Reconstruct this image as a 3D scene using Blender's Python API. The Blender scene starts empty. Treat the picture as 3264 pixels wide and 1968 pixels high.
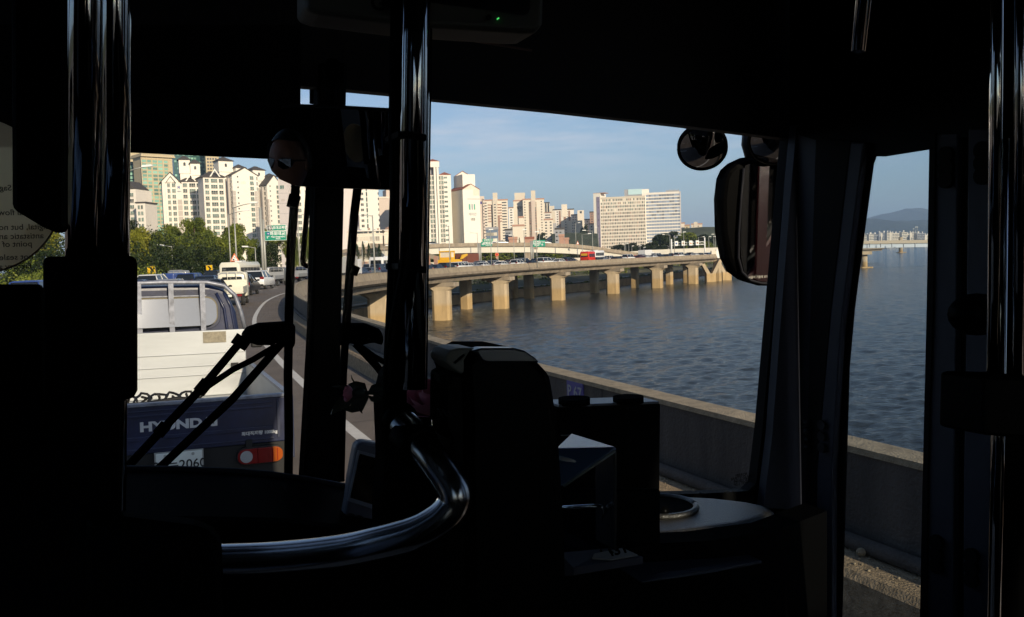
import bpy, bmesh, math, random
from mathutils import Vector, Matrix
R = math.radians
random.seed(7)
sc = bpy.context.scene
C = sc.collection
# ---------------------------------------------------------------- camera
F = 2700.0; CH = 2.19; IW, IH = 3264, 1968
PITCH, ROLL = 3.56, 1.9
cam_rot = Matrix.Rotation(R(90 - PITCH), 3, 'X') @ Matrix.Rotation(R(-ROLL), 3, 'Z')
CAM = Vector((0, 0, CH))
cd = bpy.data.cameras.new('camera'); cam = bpy.data.objects.new('camera', cd); C.objects.link(cam)
cam.matrix_world = Matrix.Translation(CAM) @ cam_rot.to_4x4()
cd.sensor_width = 36; cd.lens = 36 * F / IW; cd.clip_start = 0.05; cd.clip_end = 30000
sc.camera = cam
# ---------------------------------------------------------------- light
SUN_AZ, SUN_EL = 150.0, 19.5          # azimuth clockwise from +Y
w = bpy.data.worlds.new("World"); sc.world = w; w.use_nodes = True
nt = w.node_tree; nt.nodes.clear()
out = nt.nodes.new('ShaderNodeOutputWorld'); bg = nt.nodes.new('ShaderNodeBackground')
sky = nt.nodes.new('ShaderNodeTexSky'); sky.sky_type = 'NISHITA'; sky.sun_disc = False
sky.sun_elevation = R(SUN_EL); sky.sun_rotation = R(SUN_AZ); sky.air_density = 1.0; sky.dust_density = 0.7; sky.ozone_density = 4.5
# faint wispy cloud high in the sky
tc = nt.nodes.new('ShaderNodeTexCoord'); mp = nt.nodes.new('ShaderNodeMapping'); mp.inputs['Scale'].default_value = (2.2, 2.2, 17)
mp.inputs['Rotation'].default_value = (0, R(5), 0)
nz = nt.nodes.new('ShaderNodeTexNoise'); nz.inputs['Scale'].default_value = 3.0; nz.inputs['Detail'].default_value = 9; nz.inputs['Roughness'].default_value = .62
cr = nt.nodes.new('ShaderNodeValToRGB'); cr.color_ramp.elements[0].position = .44; cr.color_ramp.elements[1].position = .72
sep = nt.nodes.new('ShaderNodeSeparateXYZ')
band = nt.nodes.new('ShaderNodeMapRange'); band.inputs[1].default_value = .07; band.inputs[2].default_value = .13
band2 = nt.nodes.new('ShaderNodeMapRange'); band2.inputs[1].default_value = .26; band2.inputs[2].default_value = .16
mul = nt.nodes.new('ShaderNodeMath'); mul.operation = 'MULTIPLY'
mul1 = nt.nodes.new('ShaderNodeMath'); mul1.operation = 'MULTIPLY'
mul2 = nt.nodes.new('ShaderNodeMath'); mul2.operation = 'MULTIPLY'; mul2.inputs[1].default_value = .5
mix = nt.nodes.new('ShaderNodeMixRGB'); mix.inputs[2].default_value = (6.2, 6.0, 6.4, 1)
L = nt.links.new
L(tc.outputs['Generated'], mp.inputs[0]); L(mp.outputs[0], nz.inputs['Vector']); L(nz.outputs[0], cr.inputs[0])
L(tc.outputs['Generated'], sep.inputs[0]); L(sep.outputs[2], band.inputs[0]); L(sep.outputs[2], band2.inputs[0])
L(cr.outputs[0], mul.inputs[0]); L(band.outputs[0], mul.inputs[1]); L(mul.outputs[0], mul1.inputs[0]); L(band2.outputs[0], mul1.inputs[1])
L(mul1.outputs[0], mul2.inputs[0])
hsv = nt.nodes.new('ShaderNodeHueSaturation'); hsv.inputs['Saturation'].default_value = .84; hsv.inputs['Value'].default_value = .88
L(sky.outputs[0], hsv.inputs['Color'])
L(mul2.outputs[0], mix.inputs[0]); L(hsv.outputs[0], mix.inputs[1]); L(mix.outputs[0], bg.inputs[0]); L(bg.outputs[0], out.inputs[0])
bg.inputs[1].default_value = 0.10
sd = bpy.data.lights.new('sun', 'SUN'); sd.energy = 4.6; sd.angle = R(.5); sd.color = (1.0, .84, .63)
so = bpy.data.objects.new('sun', sd); C.objects.link(so)
ts = Vector((math.sin(R(SUN_AZ)) * math.cos(R(SUN_EL)), math.cos(R(SUN_AZ)) * math.cos(R(SUN_EL)), math.sin(R(SUN_EL))))
so.rotation_euler = ts.to_track_quat('Z', 'Y').to_euler()
sc.view_settings.view_transform = 'Standard'; sc.view_settings.look = 'None'
sc.view_settings.exposure = 0.5; sc.view_settings.gamma = 1
sc.cycles.max_bounces = 8; sc.cycles.transparent_max_bounces = 16; sc.cycles.caustics_reflective = False; sc.cycles.caustics_refractive = False
# ---------------------------------------------------------------- pixel -> world rays (photo pixels 3264x1968)
def ray(px, py):
    return (cam_rot @ Vector(((px - 1632) / F, -(py - 984) / F, -1))).normalized()
def P(px, py, d):                      # point at view depth d metres
    return CAM + cam_rot @ Vector(((px - 1632) / F * d, -(py - 984) / F * d, -d))
def plane(px, py, p0, n):
    r = ray(px, py); return CAM + r * ((p0 - CAM).dot(n) / r.dot(n))
def G(px, py, z): return plane(px, py, Vector((0, 0, z)), Vector((0, 0, 1)))
def YH(px): return 816 - (px - 1632) * math.tan(R(ROLL))
HB = 24.0
FW = Vector((-math.sin(R(HB)), math.cos(R(HB)), 0)); RT = Vector((math.cos(R(HB)), math.sin(R(HB)), 0)); UP = Vector((0, 0, 1))
K = IW / 2464
def bus(l, u, z): return RT * l + FW * u + UP * z
def bw(vx, vy, U=1.65): return plane(vx * K, vy * K, FW * U, FW)        # windscreen plane, coordinates of the 2464 view
def bs(vx, vy, S=1.5): return plane(vx * K, vy * K, RT * S, RT)          # bus side plane
def pv(vx, vy, d): return P(vx * K, vy * K, d)
# ---------------------------------------------------------------- mesh builder
class MB:
    def __init__(s): s.v = []; s.f = []; s.m = []; s.sm = []
    def add(s, vs, fs, m=0, sm=False):
        o = len(s.v); s.v += [tuple(v) for v in vs]
        for f in fs: s.f.append([i + o for i in f]); s.m.append(m); s.sm.append(sm)
        return s
    def box(s, x0, y0, z0, x1, y1, z1, m=0):
        vs = [(x, y, z) for z in (z0, z1) for y in (y0, y1) for x in (x0, x1)]
        return s.add(vs, [(0, 2, 3, 1), (4, 5, 7, 6), (0, 1, 5, 4), (2, 6, 7, 3), (0, 4, 6, 2), (1, 3, 7, 5)], m)
    def frustum(s, x0, y0, x1, y1, z0, X0, Y0, X1, Y1, z1, m=0):
        vs = [(x0, y0, z0), (x1, y0, z0), (x0, y1, z0), (x1, y1, z0), (X0, Y0, z1), (X1, Y0, z1), (X0, Y1, z1), (X1, Y1, z1)]
        return s.add(vs, [(0, 2, 3, 1), (4, 5, 7, 6), (0, 1, 5, 4), (2, 6, 7, 3), (0, 4, 6, 2), (1, 3, 7, 5)], m)
    def prism(s, poly, off, m=0):
        poly = [Vector(p) for p in poly]; off = Vector(off); n = len(poly)
        vs = poly + [p + off for p in poly]
        return s.add(vs, [tuple(range(n))[::-1], tuple(range(n, 2 * n))] + [(i, (i + 1) % n, (i + 1) % n + n, i + n) for i in range(n)], m)
    def tube(s, pts, r, n=10, m=0, sm=True, r2=None):
        pts = [Vector(p) for p in pts]; vs = []; k = len(pts); ref = None
        for i, p in enumerate(pts):
            t = (pts[min(i + 1, k - 1)] - pts[max(i - 1, 0)]).normalized()
            if ref is None: ref = t.orthogonal().normalized()
            a = (ref - t * ref.dot(t)).normalized(); ref = a; b = t.cross(a)
            rr = r[i] if isinstance(r, (list, tuple)) else (r if r2 is None else r + (r2 - r) * i / (k - 1))
            vs += [p + (a * math.cos(2 * math.pi * j / n) + b * math.sin(2 * math.pi * j / n)) * rr for j in range(n)]
        fs = [(i * n + j, i * n + (j + 1) % n, (i + 1) * n + (j + 1) % n, (i + 1) * n + j) for i in range(k - 1) for j in range(n)]
        s.add(vs, fs, m, sm)
        o = len(s.v) - k * n
        s.f.append([o + j for j in range(n)][::-1]); s.m.append(m); s.sm.append(False)
        s.f.append([o + (k - 1) * n + j for j in range(n)]); s.m.append(m); s.sm.append(False)
        return s
    def ball(s, c, r, nu=10, nv=7, m=0, sc3=(1, 1, 1)):
        c = Vector(c); vs = []
        for i in range(nv + 1):
            th = math.pi * i / nv
            for j in range(nu):
                ph = 2 * math.pi * j / nu
                vs.append(c + Vector((math.sin(th) * math.cos(ph) * sc3[0], math.sin(th) * math.sin(ph) * sc3[1], math.cos(th) * sc3[2])) * r)
        fs = [(i * nu + j, (i + 1) * nu + j, (i + 1) * nu + (j + 1) % nu, i * nu + (j + 1) % nu) for i in range(nv) for j in range(nu)]
        return s.add(vs, fs, m, True)
    def sweep(s, path, sec, m=0, closed=True, zf=None):
        """path: list of (x,y,z); sec: list of (right offset, dz)"""
        k = len(path); n = len(sec); vs = []
        for i in range(k):
            a = Vector(path[max(i - 1, 0)]); b = Vector(path[min(i + 1, k - 1)]); t = (b - a); t.z = 0; t.normalize()
            rt = Vector((t.y, -t.x, 0)); p = Vector(path[i])
            vs += [p + rt * o + UP * dz for o, dz in sec]
        rng = range(n) if closed else range(n - 1)
        fs = [(i * n + j, i * n + (j + 1) % n, (i + 1) * n + (j + 1) % n, (i + 1) * n + j) for i in range(k - 1) for j in rng]
        s.add(vs, fs, m)
        if closed:
            o = len(s.v) - k * n
            s.f.append([o + j for j in range(n)]); s.m.append(m); s.sm.append(False)
            s.f.append([o + (k - 1) * n + j for j in range(n)][::-1]); s.m.append(m); s.sm.append(False)
        return s
    def mesh(s, name, mats):
        me = bpy.data.meshes.new(name); me.from_pydata(s.v, [], s.f)
        for x in (mats if isinstance(mats, (list, tuple)) else [mats]): me.materials.append(x)
        for p, a, b in zip(me.polygons, s.m, s.sm): p.material_index = a; p.use_smooth = b
        bm = bmesh.new(); bm.from_mesh(me); bmesh.ops.recalc_face_normals(bm, faces=bm.faces); bm.to_mesh(me); bm.free()
        return me
    def build(s, name, mats, parent=None, bevel=0, seg=2, smooth=False):
        o = link(s.mesh(name, mats), name, parent)
        if smooth:
            for p in o.data.polygons: p.use_smooth = True
        if bevel:
            b = o.modifiers.new('bevel', 'BEVEL'); b.width = bevel; b.segments = seg; b.limit_method = 'ANGLE'; b.angle_limit = R(35)
            b.harden_normals = False
        return o
def link(me, name, parent=None, M=None):
    o = bpy.data.objects.new(name, me); C.objects.link(o)
    if parent: o.parent = parent
    if M is not None: o.matrix_local = M
    return o
def tag(o, label=None, cat=None, group=None, kind=None):
    if label: o['label'] = label
    if cat: o['category'] = cat
    if group: o['group'] = group
    if kind: o['kind'] = kind
    return o
def thing(name, label, cat, loc=(0, 0, 0), rz=0, group=None):
    o = bpy.data.objects.new(name, None); C.objects.link(o); o.location = loc; o.rotation_euler = (0, 0, rz)
    o.empty_display_size = .2
    return tag(o, label, cat, group)
def copy_tree(o, parent=None):
    c = o.copy(); C.objects.link(c); c.parent = parent
    for ch in list(o.children): copy_tree(ch, c)
    return c
# ---------------------------------------------------------------- materials
def mat(name, col, rough=.7, metal=0, noise=0, nscale=2.0, bump=0, bscale=20, spec=.5, rand=0, coords='Object', emis=None, trans=0, col2=None, nst=None):
    m = bpy.data.materials.new(name); m.use_nodes = True; t = m.node_tree; b = t.nodes['Principled BSDF']
    b.inputs['Base Color'].default_value = (*col, 1); b.inputs['Roughness'].default_value = rough; b.inputs['Metallic'].default_value = metal
    b.inputs['Specular IOR Level'].default_value = spec
    if emis: b.inputs['Emission Color'].default_value = (*emis[0], 1); b.inputs['Emission Strength'].default_value = emis[1]
    l = t.links.new
    src = None
    if noise or bump or col2:
        tc = t.nodes.new('ShaderNodeTexCoord')
    if noise or col2:
        n = t.nodes.new('ShaderNodeTexNoise'); n.inputs['Scale'].default_value = nscale; n.inputs['Detail'].default_value = 7; n.inputs['Roughness'].default_value = .65
        if nst:
            mp = t.nodes.new('ShaderNodeMapping'); mp.inputs['Scale'].default_value = nst; l(tc.outputs[coords], mp.inputs[0]); l(mp.outputs[0], n.inputs['Vector'])
        else: l(tc.outputs[coords], n.inputs['Vector'])
        r = t.nodes.new('ShaderNodeValToRGB'); r.color_ramp.elements[0].position = .3; r.color_ramp.elements[1].position = .7
        a = tuple(c * (1 - noise) for c in col); c2 = col2 or tuple(min(1, c * (1 + noise)) for c in col)
        r.color_ramp.elements[0].color = (*a, 1); r.color_ramp.elements[1].color = (*c2, 1)
        l(n.outputs[0], r.inputs[0]); src = r.outputs[0]
    if rand:
        oi = t.nodes.new('ShaderNodeObjectInfo'); mr = t.nodes.new('ShaderNodeMapRange'); mr.inputs[3].default_value = 1 - rand; mr.inputs[4].default_value = 1 + rand
        l(oi.outputs['Random'], mr.inputs[0]); mx = t.nodes.new('ShaderNodeMixRGB'); mx.blend_type = 'MULTIPLY'; mx.inputs[0].default_value = 1
        if src: l(src, mx.inputs[1])
        else: mx.inputs[1].default_value = (*col, 1)
        l(mr.outputs[0], mx.inputs[2]); src = mx.outputs[0]
    if src: l(src, b.inputs['Base Color'])
    if bump:
        n2 = t.nodes.new('ShaderNodeTexNoise'); n2.inputs['Scale'].default_value = bscale; n2.inputs['Detail'].default_value = 5
        l(tc.outputs[coords], n2.inputs['Vector']); bp = t.nodes.new('ShaderNodeBump'); bp.inputs['Strength'].default_value = bump
        bp.inputs['Distance'].default_value = .02; l(n2.outputs[0], bp.inputs['Height']); l(bp.outputs[0], b.inputs['Normal'])
    return m
def glassmat(name, tint=(.93, .95, .94), refl=.05, rough=0.0):
    m = bpy.data.materials.new(name); m.use_nodes = True; t = m.node_tree; t.nodes.clear()
    o = t.nodes.new('ShaderNodeOutputMaterial'); a = t.nodes.new('ShaderNodeBsdfTransparent'); g = t.nodes.new('ShaderNodeBsdfGlossy'); x = t.nodes.new('ShaderNodeMixShader')
    a.inputs[0].default_value = (*tint, 1); g.inputs['Roughness'].default_value = rough; g.inputs[0].default_value = (1, 1, 1, 1)
    fr = t.nodes.new('ShaderNodeFresnel'); fr.inputs[0].default_value = 1.45; mu = t.nodes.new('ShaderNodeMath'); mu.operation = 'MULTIPLY'; mu.inputs[1].default_value = refl / .04
    mu.use_clamp = True
    gm = t.nodes.new('ShaderNodeNewGeometry'); iv = t.nodes.new('ShaderNodeMath'); iv.operation = 'SUBTRACT'; iv.inputs[0].default_value = 1; t.links.new(gm.outputs['Backfacing'], iv.inputs[1])
    m2 = t.nodes.new('ShaderNodeMath'); m2.operation = 'MULTIPLY'; t.links.new(mu.outputs[0], m2.inputs[0]); t.links.new(iv.outputs[0], m2.inputs[1])
    t.links.new(fr.outputs[0], mu.inputs[0]); t.links.new(m2.outputs[0], x.inputs[0])
    t.links.new(a.outputs[0], x.inputs[1]); t.links.new(g.outputs[0], x.inputs[2]); t.links.new(x.outputs[0], o.inputs[0])
    return m
M = {}
M['conc'] = mat('concrete', (.30, .245, .18), .85, noise=.3, nscale=.9, nst=(1, 1, .2), bump=.3, bscale=6)
M['conc_rail'] = mat('shade toned parapet concrete', (.056, .047, .040), .9, noise=.5, nscale=2.2, nst=(1, 1, .16), bump=.6, bscale=40)  # inner face: stains and its shade both put into the dark colour
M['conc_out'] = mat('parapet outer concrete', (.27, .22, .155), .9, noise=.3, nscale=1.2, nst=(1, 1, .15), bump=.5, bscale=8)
M['rail_top'] = mat('weathered parapet top', (.27, .215, .14), .95, noise=.35, nscale=9, bump=.8, bscale=60)
M['debris'] = mat('gravelly ledge', (.26, .19, .115), .95, noise=.45, nscale=14, bump=1, bscale=70)
M['steel_white'] = mat('painted steel girder', (.60, .56, .47), .6, noise=.06, nscale=.3)
M['white'] = mat('white paint wall', (.72, .66, .58), .8, noise=.05, nscale=.15)
M['white2'] = mat('bright white wall', (.76, .71, .62), .8, noise=.04, nscale=.1)
M['taupe'] = mat('taupe paint wall', (.45, .40, .35), .8, noise=.04)
M['cream'] = mat('cream paint wall', (.70, .62, .50), .8, noise=.05, nscale=.15)
M['cream2'] = mat('ochre cream wall', (.60, .53, .42), .8, noise=.06, nscale=.12)
M['pink'] = mat('pinkish wall', (.56, .46, .38), .8, noise=.05)
M['pinkwhite'] = mat('pinkish white wall', (.62, .56, .53), .8, noise=.04)
M['tan'] = mat('tan stone cladding', (.50, .41, .25), .75, noise=.06)
M['brownwall'] = mat('reddish brown wall', (.29, .18, .13), .8, noise=.1)
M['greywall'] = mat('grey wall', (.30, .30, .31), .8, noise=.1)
M['greyroof'] = mat('dark slate roof', (.060, .052, .045), .8, noise=.2, nscale=1)
M['redroof'] = mat('red tile roof', (.25, .085, .05), .8, noise=.15)
M['salmon'] = mat('salmon roof tile', (.42, .24, .17), .8, noise=.1)
M['pane'] = mat('window glass', (.075, .12, .10), .12, rand=.85, spec=.7)
M['pane_dark'] = mat('dark window glass', (.045, .05, .05), .15, rand=.6, spec=.6)
M['pane_green'] = mat('green tower glass', (.20, .36, .27), .15, rand=.55, spec=.8)
M['pane_dgreen'] = mat('dark green glass', (.035, .10, .085), .12, rand=.8, spec=.9)
M['pane_blue'] = mat('blue window glass', (.17, .22, .30), .2, rand=.55, spec=.7)
M['pane_pale'] = mat('curtained window', (.50, .45, .36), .5, rand=.6)
M['frame'] = mat('window frame', (.66, .61, .53), .6)
M['railing'] = mat('balcony railing', (.45, .42, .36), .6)
M['asphalt'] = mat('asphalt', (.135, .108, .088), .93, noise=.22, nscale=.9, bump=.9, bscale=90, coords='Object')
M['patch'] = mat('fresh asphalt patch', (.06, .055, .052), .9, noise=.15, nscale=3)
M['paint'] = mat('worn road paint', (.56, .53, .48), .8, noise=.12, nscale=7)
M['ground'] = mat('ground soil and grass', (.07, .075, .035), .95, noise=.4, nscale=.08, col2=(.11, .10, .055))
M['path'] = mat('riverside path', (.33, .31, .27), .9)
M['post'] = mat('galvanised post', (.34, .34, .31), .5, metal=.2)
M['green'] = mat('green sign face', (.0, .25, .155), .5)
M['signwhite'] = mat('sign white', (.78, .78, .74), .5)
M['signback'] = mat('sign back metal', (.25, .25, .25), .5, metal=.5)
M['yellow'] = mat('chevron yellow', (.78, .48, .01), .5)
M['orange'] = mat('orange border', (.72, .17, .06), .5)
M['red'] = mat('red paint', (.42, .025, .015), .4)
M['orangepaint'] = mat('orange paint', (.70, .27, .02), .45)
M['sblue'] = mat('sign blue', (.02, .06, .25), .5)
M['black'] = mat('black rubber', (.012, .012, .012), .6, spec=.3)
M['tyre'] = mat('tyre', (.018, .018, .018), .85)
M['rim'] = mat('wheel rim', (.35, .35, .36), .35, metal=.8)
M['carglass'] = mat('car glass', (.012, .015, .018), .06, spec=.8)
M['tail'] = mat('tail light red', (.17, .004, .005), .25, spec=.4)
M['amber'] = mat('indicator amber', (.30, .06, .005), .25, spec=.4)
M['clearlamp'] = mat('clear lamp', (.34, .34, .34), .15, spec=.8)
M['plate'] = mat('number plate', (.66, .68, .62), .5)
M['plate_y'] = mat('yellow number plate', (.68, .45, .06), .5)
M['bark'] = mat('bark', (.09, .065, .045), .95, noise=.3, nscale=3)
# ================================================================ SETTING: water, land, roads
WZ = -7.81
def water_mat():
    m = bpy.data.materials.new('river water'); m.use_nodes = True; t = m.node_tree; b = t.nodes['Principled BSDF']; l = t.links.new
    b.inputs['Base Color'].default_value = (.018, .022, .022, 1); b.inputs['Roughness'].default_value = .12; b.inputs['IOR'].default_value = 1.33
    tc = t.nodes.new('ShaderNodeTexCoord')
    hs = []
    for sc_, st in (((1.6, 2.8, 1), .15), ((4.5, 8, 1), .05), ((.35, .7, 1), .16)):
        mp = t.nodes.new('ShaderNodeMapping'); mp.inputs['Scale'].default_value = sc_; mp.inputs['Rotation'].default_value = (0, 0, R(-12))
        n = t.nodes.new('ShaderNodeTexNoise'); n.inputs['Scale'].default_value = 1; n.inputs['Detail'].default_value = 5; n.inputs['Roughness'].default_value = .6
        l(tc.outputs['Object'], mp.inputs[0]); l(mp.outputs[0], n.inputs['Vector'])
        q = t.nodes.new('ShaderNodeMath'); q.operation = 'MULTIPLY'; q.inputs[1].default_value = st; l(n.outputs[0], q.inputs[0]); hs.append(q)
    a = t.nodes.new('ShaderNodeMath'); a.operation = 'ADD'; l(hs[0].outputs[0], a.inputs[0]); l(hs[1].outputs[0], a.inputs[1])
    a2 = t.nodes.new('ShaderNodeMath'); a2.operation = 'ADD'; l(a.outputs[0], a2.inputs[0]); l(hs[2].outputs[0], a2.inputs[1])
    bp = t.nodes.new('ShaderNodeBump'); bp.inputs['Strength'].default_value = 1; bp.inputs['Distance'].default_value = 1.0
    l(a2.outputs[0], bp.inputs['Height']); l(bp.outputs[0], b.inputs['Normal'])
    return m
M['water'] = water_mat()
import numpy as np
WP = WZ - .55
MB().add([(-600, -900, WP), (14000, -900, WP), (14000, 14000, WP), (-600, 14000, WP)], [(0, 1, 2, 3)]).build('water', M['water'])['kind'] = 'structure'
def waves():
    na, nr = 640, 1150; r = 9.0 * 1.0042 ** np.arange(nr); a = np.radians(np.linspace(-34, 36, na)); RR, AA = np.meshgrid(r, a, indexing='ij')
    X = RR * np.sin(AA); Y = RR * np.cos(AA); Z = np.zeros_like(X); sp_ = RR * .0042; rg = np.random.default_rng(5)
    patch = .78 + .42 * np.sin(X * .031 + 1.3 * np.sin(Y * .017)) * np.sin(Y * .026 + X * .011)
    for k in range(62):
        lam = .32 * 1.045 ** k; th = R(-62) + rg.normal(0, .75); kk = 2 * np.pi / lam; amp = lam * .0054 * (1 if lam < 1.6 else (1.6 / lam) ** .75) * rg.uniform(.6, 1.3)
        att = np.clip((lam / sp_ - 1.8) / 1.6, 0, 1)
        ph = kk * (X * np.cos(th) + Y * np.sin(th)) + rg.uniform(0, 6.28) + .8 * np.sin(X * .05 * rg.uniform(.5, 2) + k) ; Z += amp * att * np.sin(ph)
    Z = WZ + Z * patch
    co = np.stack([X, Y, Z], -1).reshape(-1, 3).astype(np.float32); i, j = np.meshgrid(np.arange(nr - 1), np.arange(na - 1), indexing='ij'); b = (i * na + j).ravel()
    f = np.stack([b, b + 1, b + na + 1, b + na], -1).astype(np.int32); me = bpy.data.meshes.new('river'); me.vertices.add(len(co)); me.vertices.foreach_set('co', co.ravel()); me.loops.add(f.size); me.loops.foreach_set('vertex_index', f.ravel())
    me.polygons.add(len(f)); me.polygons.foreach_set('loop_start', np.arange(0, f.size, 4, dtype=np.int32)); me.polygons.foreach_set('use_smooth', np.ones(len(f), bool)); me.update(calc_edges=True); me.materials.append(M['water']); link(me, 'river')['kind'] = 'structure'
waves()
SH = [(-16, -400), (-16, 20), (-27, 60), (-30, 100), (-26, 140), (-18, 171), (0, 200), (21, 229), (40, 266), (63, 310), (105, 375), (135, 470), (175, 690), (290, 1190), (380, 1700)]
def land(name, edge, z0, z1, setback, m):
    vs = []; fs = []; n = len(edge)
    for i, (x, y) in enumerate(edge): vs += [(x, y, z0), (x - setback, y + setback * .5, z0 + .15), (x - setback - 30, y + setback * .5 + 18, z1), (-3500, y + 200 if i < n - 1 else 9000, z1)]
    for i in range(n - 1):
        for j in range(3): fs.append((4 * i + j, 4 * i + 4 + j, 4 * i + 5 + j, 4 * i + 1 + j))
    return MB().add(vs, fs).build(name, m)
land('ground', SH, -5.75, -.6, 7, M['ground'])['kind'] = 'structure'
MB().add([(-12000, -3000, -9), (-590, -3000, -9), (-590, 15000, -9), (-12000, 15000, -9), ], [(0, 1, 2, 3)]).build('far_ground', M['ground'])['kind'] = 'structure'
# revetment wall along the bank
rv = MB()
shp = [(x, y, WZ - 1) for x, y in SH]
M['revet'] = mat('stained revetment', (.32, .235, .14), .9, noise=.35, nscale=.35, bump=.5, bscale=3)
rv.sweep(shp, [(.25, 0), (.25, 3.05), (-.45, 3.05), (-.45, 0)])
tag(rv.build('retaining_wall', M['revet']), 'low stained concrete wall along the river bank behind the bridge piers', 'wall')
pt = MB().sweep([(x, y, -5.62) for x, y in SH], [(-2.2, .05), (-2.2, .12), (-4.6, .12), (-4.6, .05)])
pt.build('path', M['path'])['kind'] = 'structure'
# ---- road centre path: this is the white edge line of our carriageway
EP = [(35, -72.6), (18.5, -35.6), (10.4, -17.4), (2.27, .96), (-1.8, 10.1), (-3.57, 14.6), (-5.9, 20.7), (-9.15, 30), (-11.95, 39.8), (-14.9, 52), (-17.1, 65), (-18.5, 82), (-18.2, 100), (-15.6, 120), (-11.1, 138), (-2.1, 161), (10, 184), (24.6, 207), (39.6, 230), (53.4, 250), (69, 274), (95, 312), (140, 378), (205, 470)]
def catmull(pts, n=8):
    o = []
    for i in range(len(pts) - 1):
        p0, p1, p2, p3 = (Vector(pts[max(0, min(len(pts) - 1, j))]) for j in (i - 1, i, i + 1, i + 2))
        for k in range(n):
            t = k / n
            o.append(.5 * ((2 * p1) + (-p0 + p2) * t + (2 * p0 - 5 * p1 + 4 * p2 - p3) * t * t + (-p0 + 3 * p1 - 3 * p2 + p3) * t ** 3))
    o.append(Vector(pts[-1])); return o
def rz_(y): t = max(0, min(1, (y - 50) / 70)); return -.3 * t * t * (3 - 2 * t)
PATH = [Vector((p.x, p.y, rz_(p.y))) for p in catmull(EP)]
def frame_at(i):
    a = PATH[max(i - 1, 0)]; b = PATH[min(i + 1, len(PATH) - 1)]; t = (b - a); t.z = 0; t.normalize(); return t, Vector((t.y, -t.x, 0))
def offp(off, i): t, r = frame_at(i); return PATH[i] + r * off
def on_path(px, off, ymin=60, py=845):
    """point on the line 'off' metres right of the edge line seen in photo column px (beyond ymin)"""
    best = None
    for i in range(len(PATH) - 1):
        a = offp(off, i); b = offp(off, i + 1)
        if a.y < ymin: continue
        # column ray at that image row: direction in plan
        r = ray(px, py); c1 = a.x * r.y - a.y * r.x; c2 = b.x * r.y - b.y * r.x
        if c1 * c2 <= 0:
            t = c1 / (c1 - c2) if c1 != c2 else 0
            return a + (b - a) * t, math.atan2(-(b - a).x, (b - a).y)
    return None, 0
def head_at(x, y):
    i = min(range(len(PATH)), key=lambda k: (PATH[k].x - x) ** 2 + (PATH[k].y - y) ** 2); t, r = frame_at(i); return math.atan2(-t.x, t.y), PATH[i].z
MB().sweep(PATH, [(1.22, 0), (-21, 0), (-21, -.5), (1.22, -.5)]).build('road', M['asphalt'])['kind'] = 'structure'
mk = MB(); mk.sweep(PATH, [(.08, .004), (-.08, .004)], closed=False)
for lane in (-3.5, -7, -10.5, -14):
    i = 20
    while i < len(PATH) - 3:
        seg = [offp(lane, k) for k in (i, i + 1)]
        mk.sweep(seg, [(.07, .004), (-.07, .004)], closed=False); i += 3
mk.sweep([offp(-17.8, k) for k in range(len(PATH))], [(.08, .004), (-.08, .004)], closed=False)
mk.build('road_markings', M['paint'])['kind'] = 'structure'
pa = MB()
pa.add([bus(.9, 19.2, .003), bus(2.05, 18.9, .003), bus(2.1, 15.8, .003), bus(.9, 15.9, .003)], [(0, 1, 2, 3)])
pa.add([bus(-.6, 42, .003), bus(.9, 42, .003), bus(.9, 40, .003), bus(-.6, 40, .003)], [(0, 1, 2, 3)])
pa.build('road_patch', M['patch'])['kind'] = 'structure'
gr = MB()
for k in range(11):
    c = bus(3.1 + k * .045, 10.9 - k * .01, .006); gr.prism([c, c + RT * .028, c + RT * .028 + FW * .12, c + FW * .12], (0, 0, .006))
tag(gr.build('drain_grate', M['black']), 'small dark slotted drain grate in the road shoulder near the parapet', 'drain')
ex = MB()
for y0, wd in ((14.6, 1.5), (11.3, 1.6)):
    ex.add([bus(2.6, y0, .0035), bus(4.0, y0 + .05, .0035), bus(4.0, y0 + .08, .0035), bus(2.6, y0 + .03, .0035)], [(0, 1, 2, 3)])
ex.build('road_crack', M['patch'])['kind'] = 'structure'
# ---- parapet
i0 = 0
via = thing('viaduct', 'curving concrete elevated riverside road with octagonal piers standing in the water', 'bridge')
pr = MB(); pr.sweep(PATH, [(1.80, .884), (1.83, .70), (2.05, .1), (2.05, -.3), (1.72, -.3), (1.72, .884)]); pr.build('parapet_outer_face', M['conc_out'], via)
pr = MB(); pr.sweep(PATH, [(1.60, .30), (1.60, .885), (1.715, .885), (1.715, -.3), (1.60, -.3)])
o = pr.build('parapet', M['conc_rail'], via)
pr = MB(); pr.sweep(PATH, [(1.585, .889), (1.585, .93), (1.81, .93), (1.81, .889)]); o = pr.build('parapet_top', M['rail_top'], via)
b = o.modifiers.new('d', 'DISPLACE') if False else None
pr = MB(); pr.sweep(PATH, [(1.225, -.45), (1.225, .26), (1.26, .30), (1.597, .30), (1.597, -.45)]); pr.build('ledge', M['debris'], via)
cp = MB(); cp.tube([offp(1.53, k) + UP * .35 for k in range(10, 96)], .05, 8); cp.build('conduit', M['conc_rail'], via)
pb = MB()
for k in range(700):
    i = random.randint(22, 40); t, r = frame_at(i); p = PATH[i] + r * (1.27 + random.random() ** .5 * .22) + t * random.uniform(-2, 2) + UP * .305; s = random.uniform(.004, .012)
    pb.ball(p, s, 5, 3, sc3=(1, 1, .7))
tag(pb.build('gravel', M['rail_top']), kind='stuff')
rock = MB().ball(bus(3.93, 3.75, .33), .03, 7, 5, sc3=(1.1, .8, .9)); tag(rock.build('stone', M['rail_top']), 'single pale stone lying on the gravelly ledge seen through the door window', 'stone')
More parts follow.
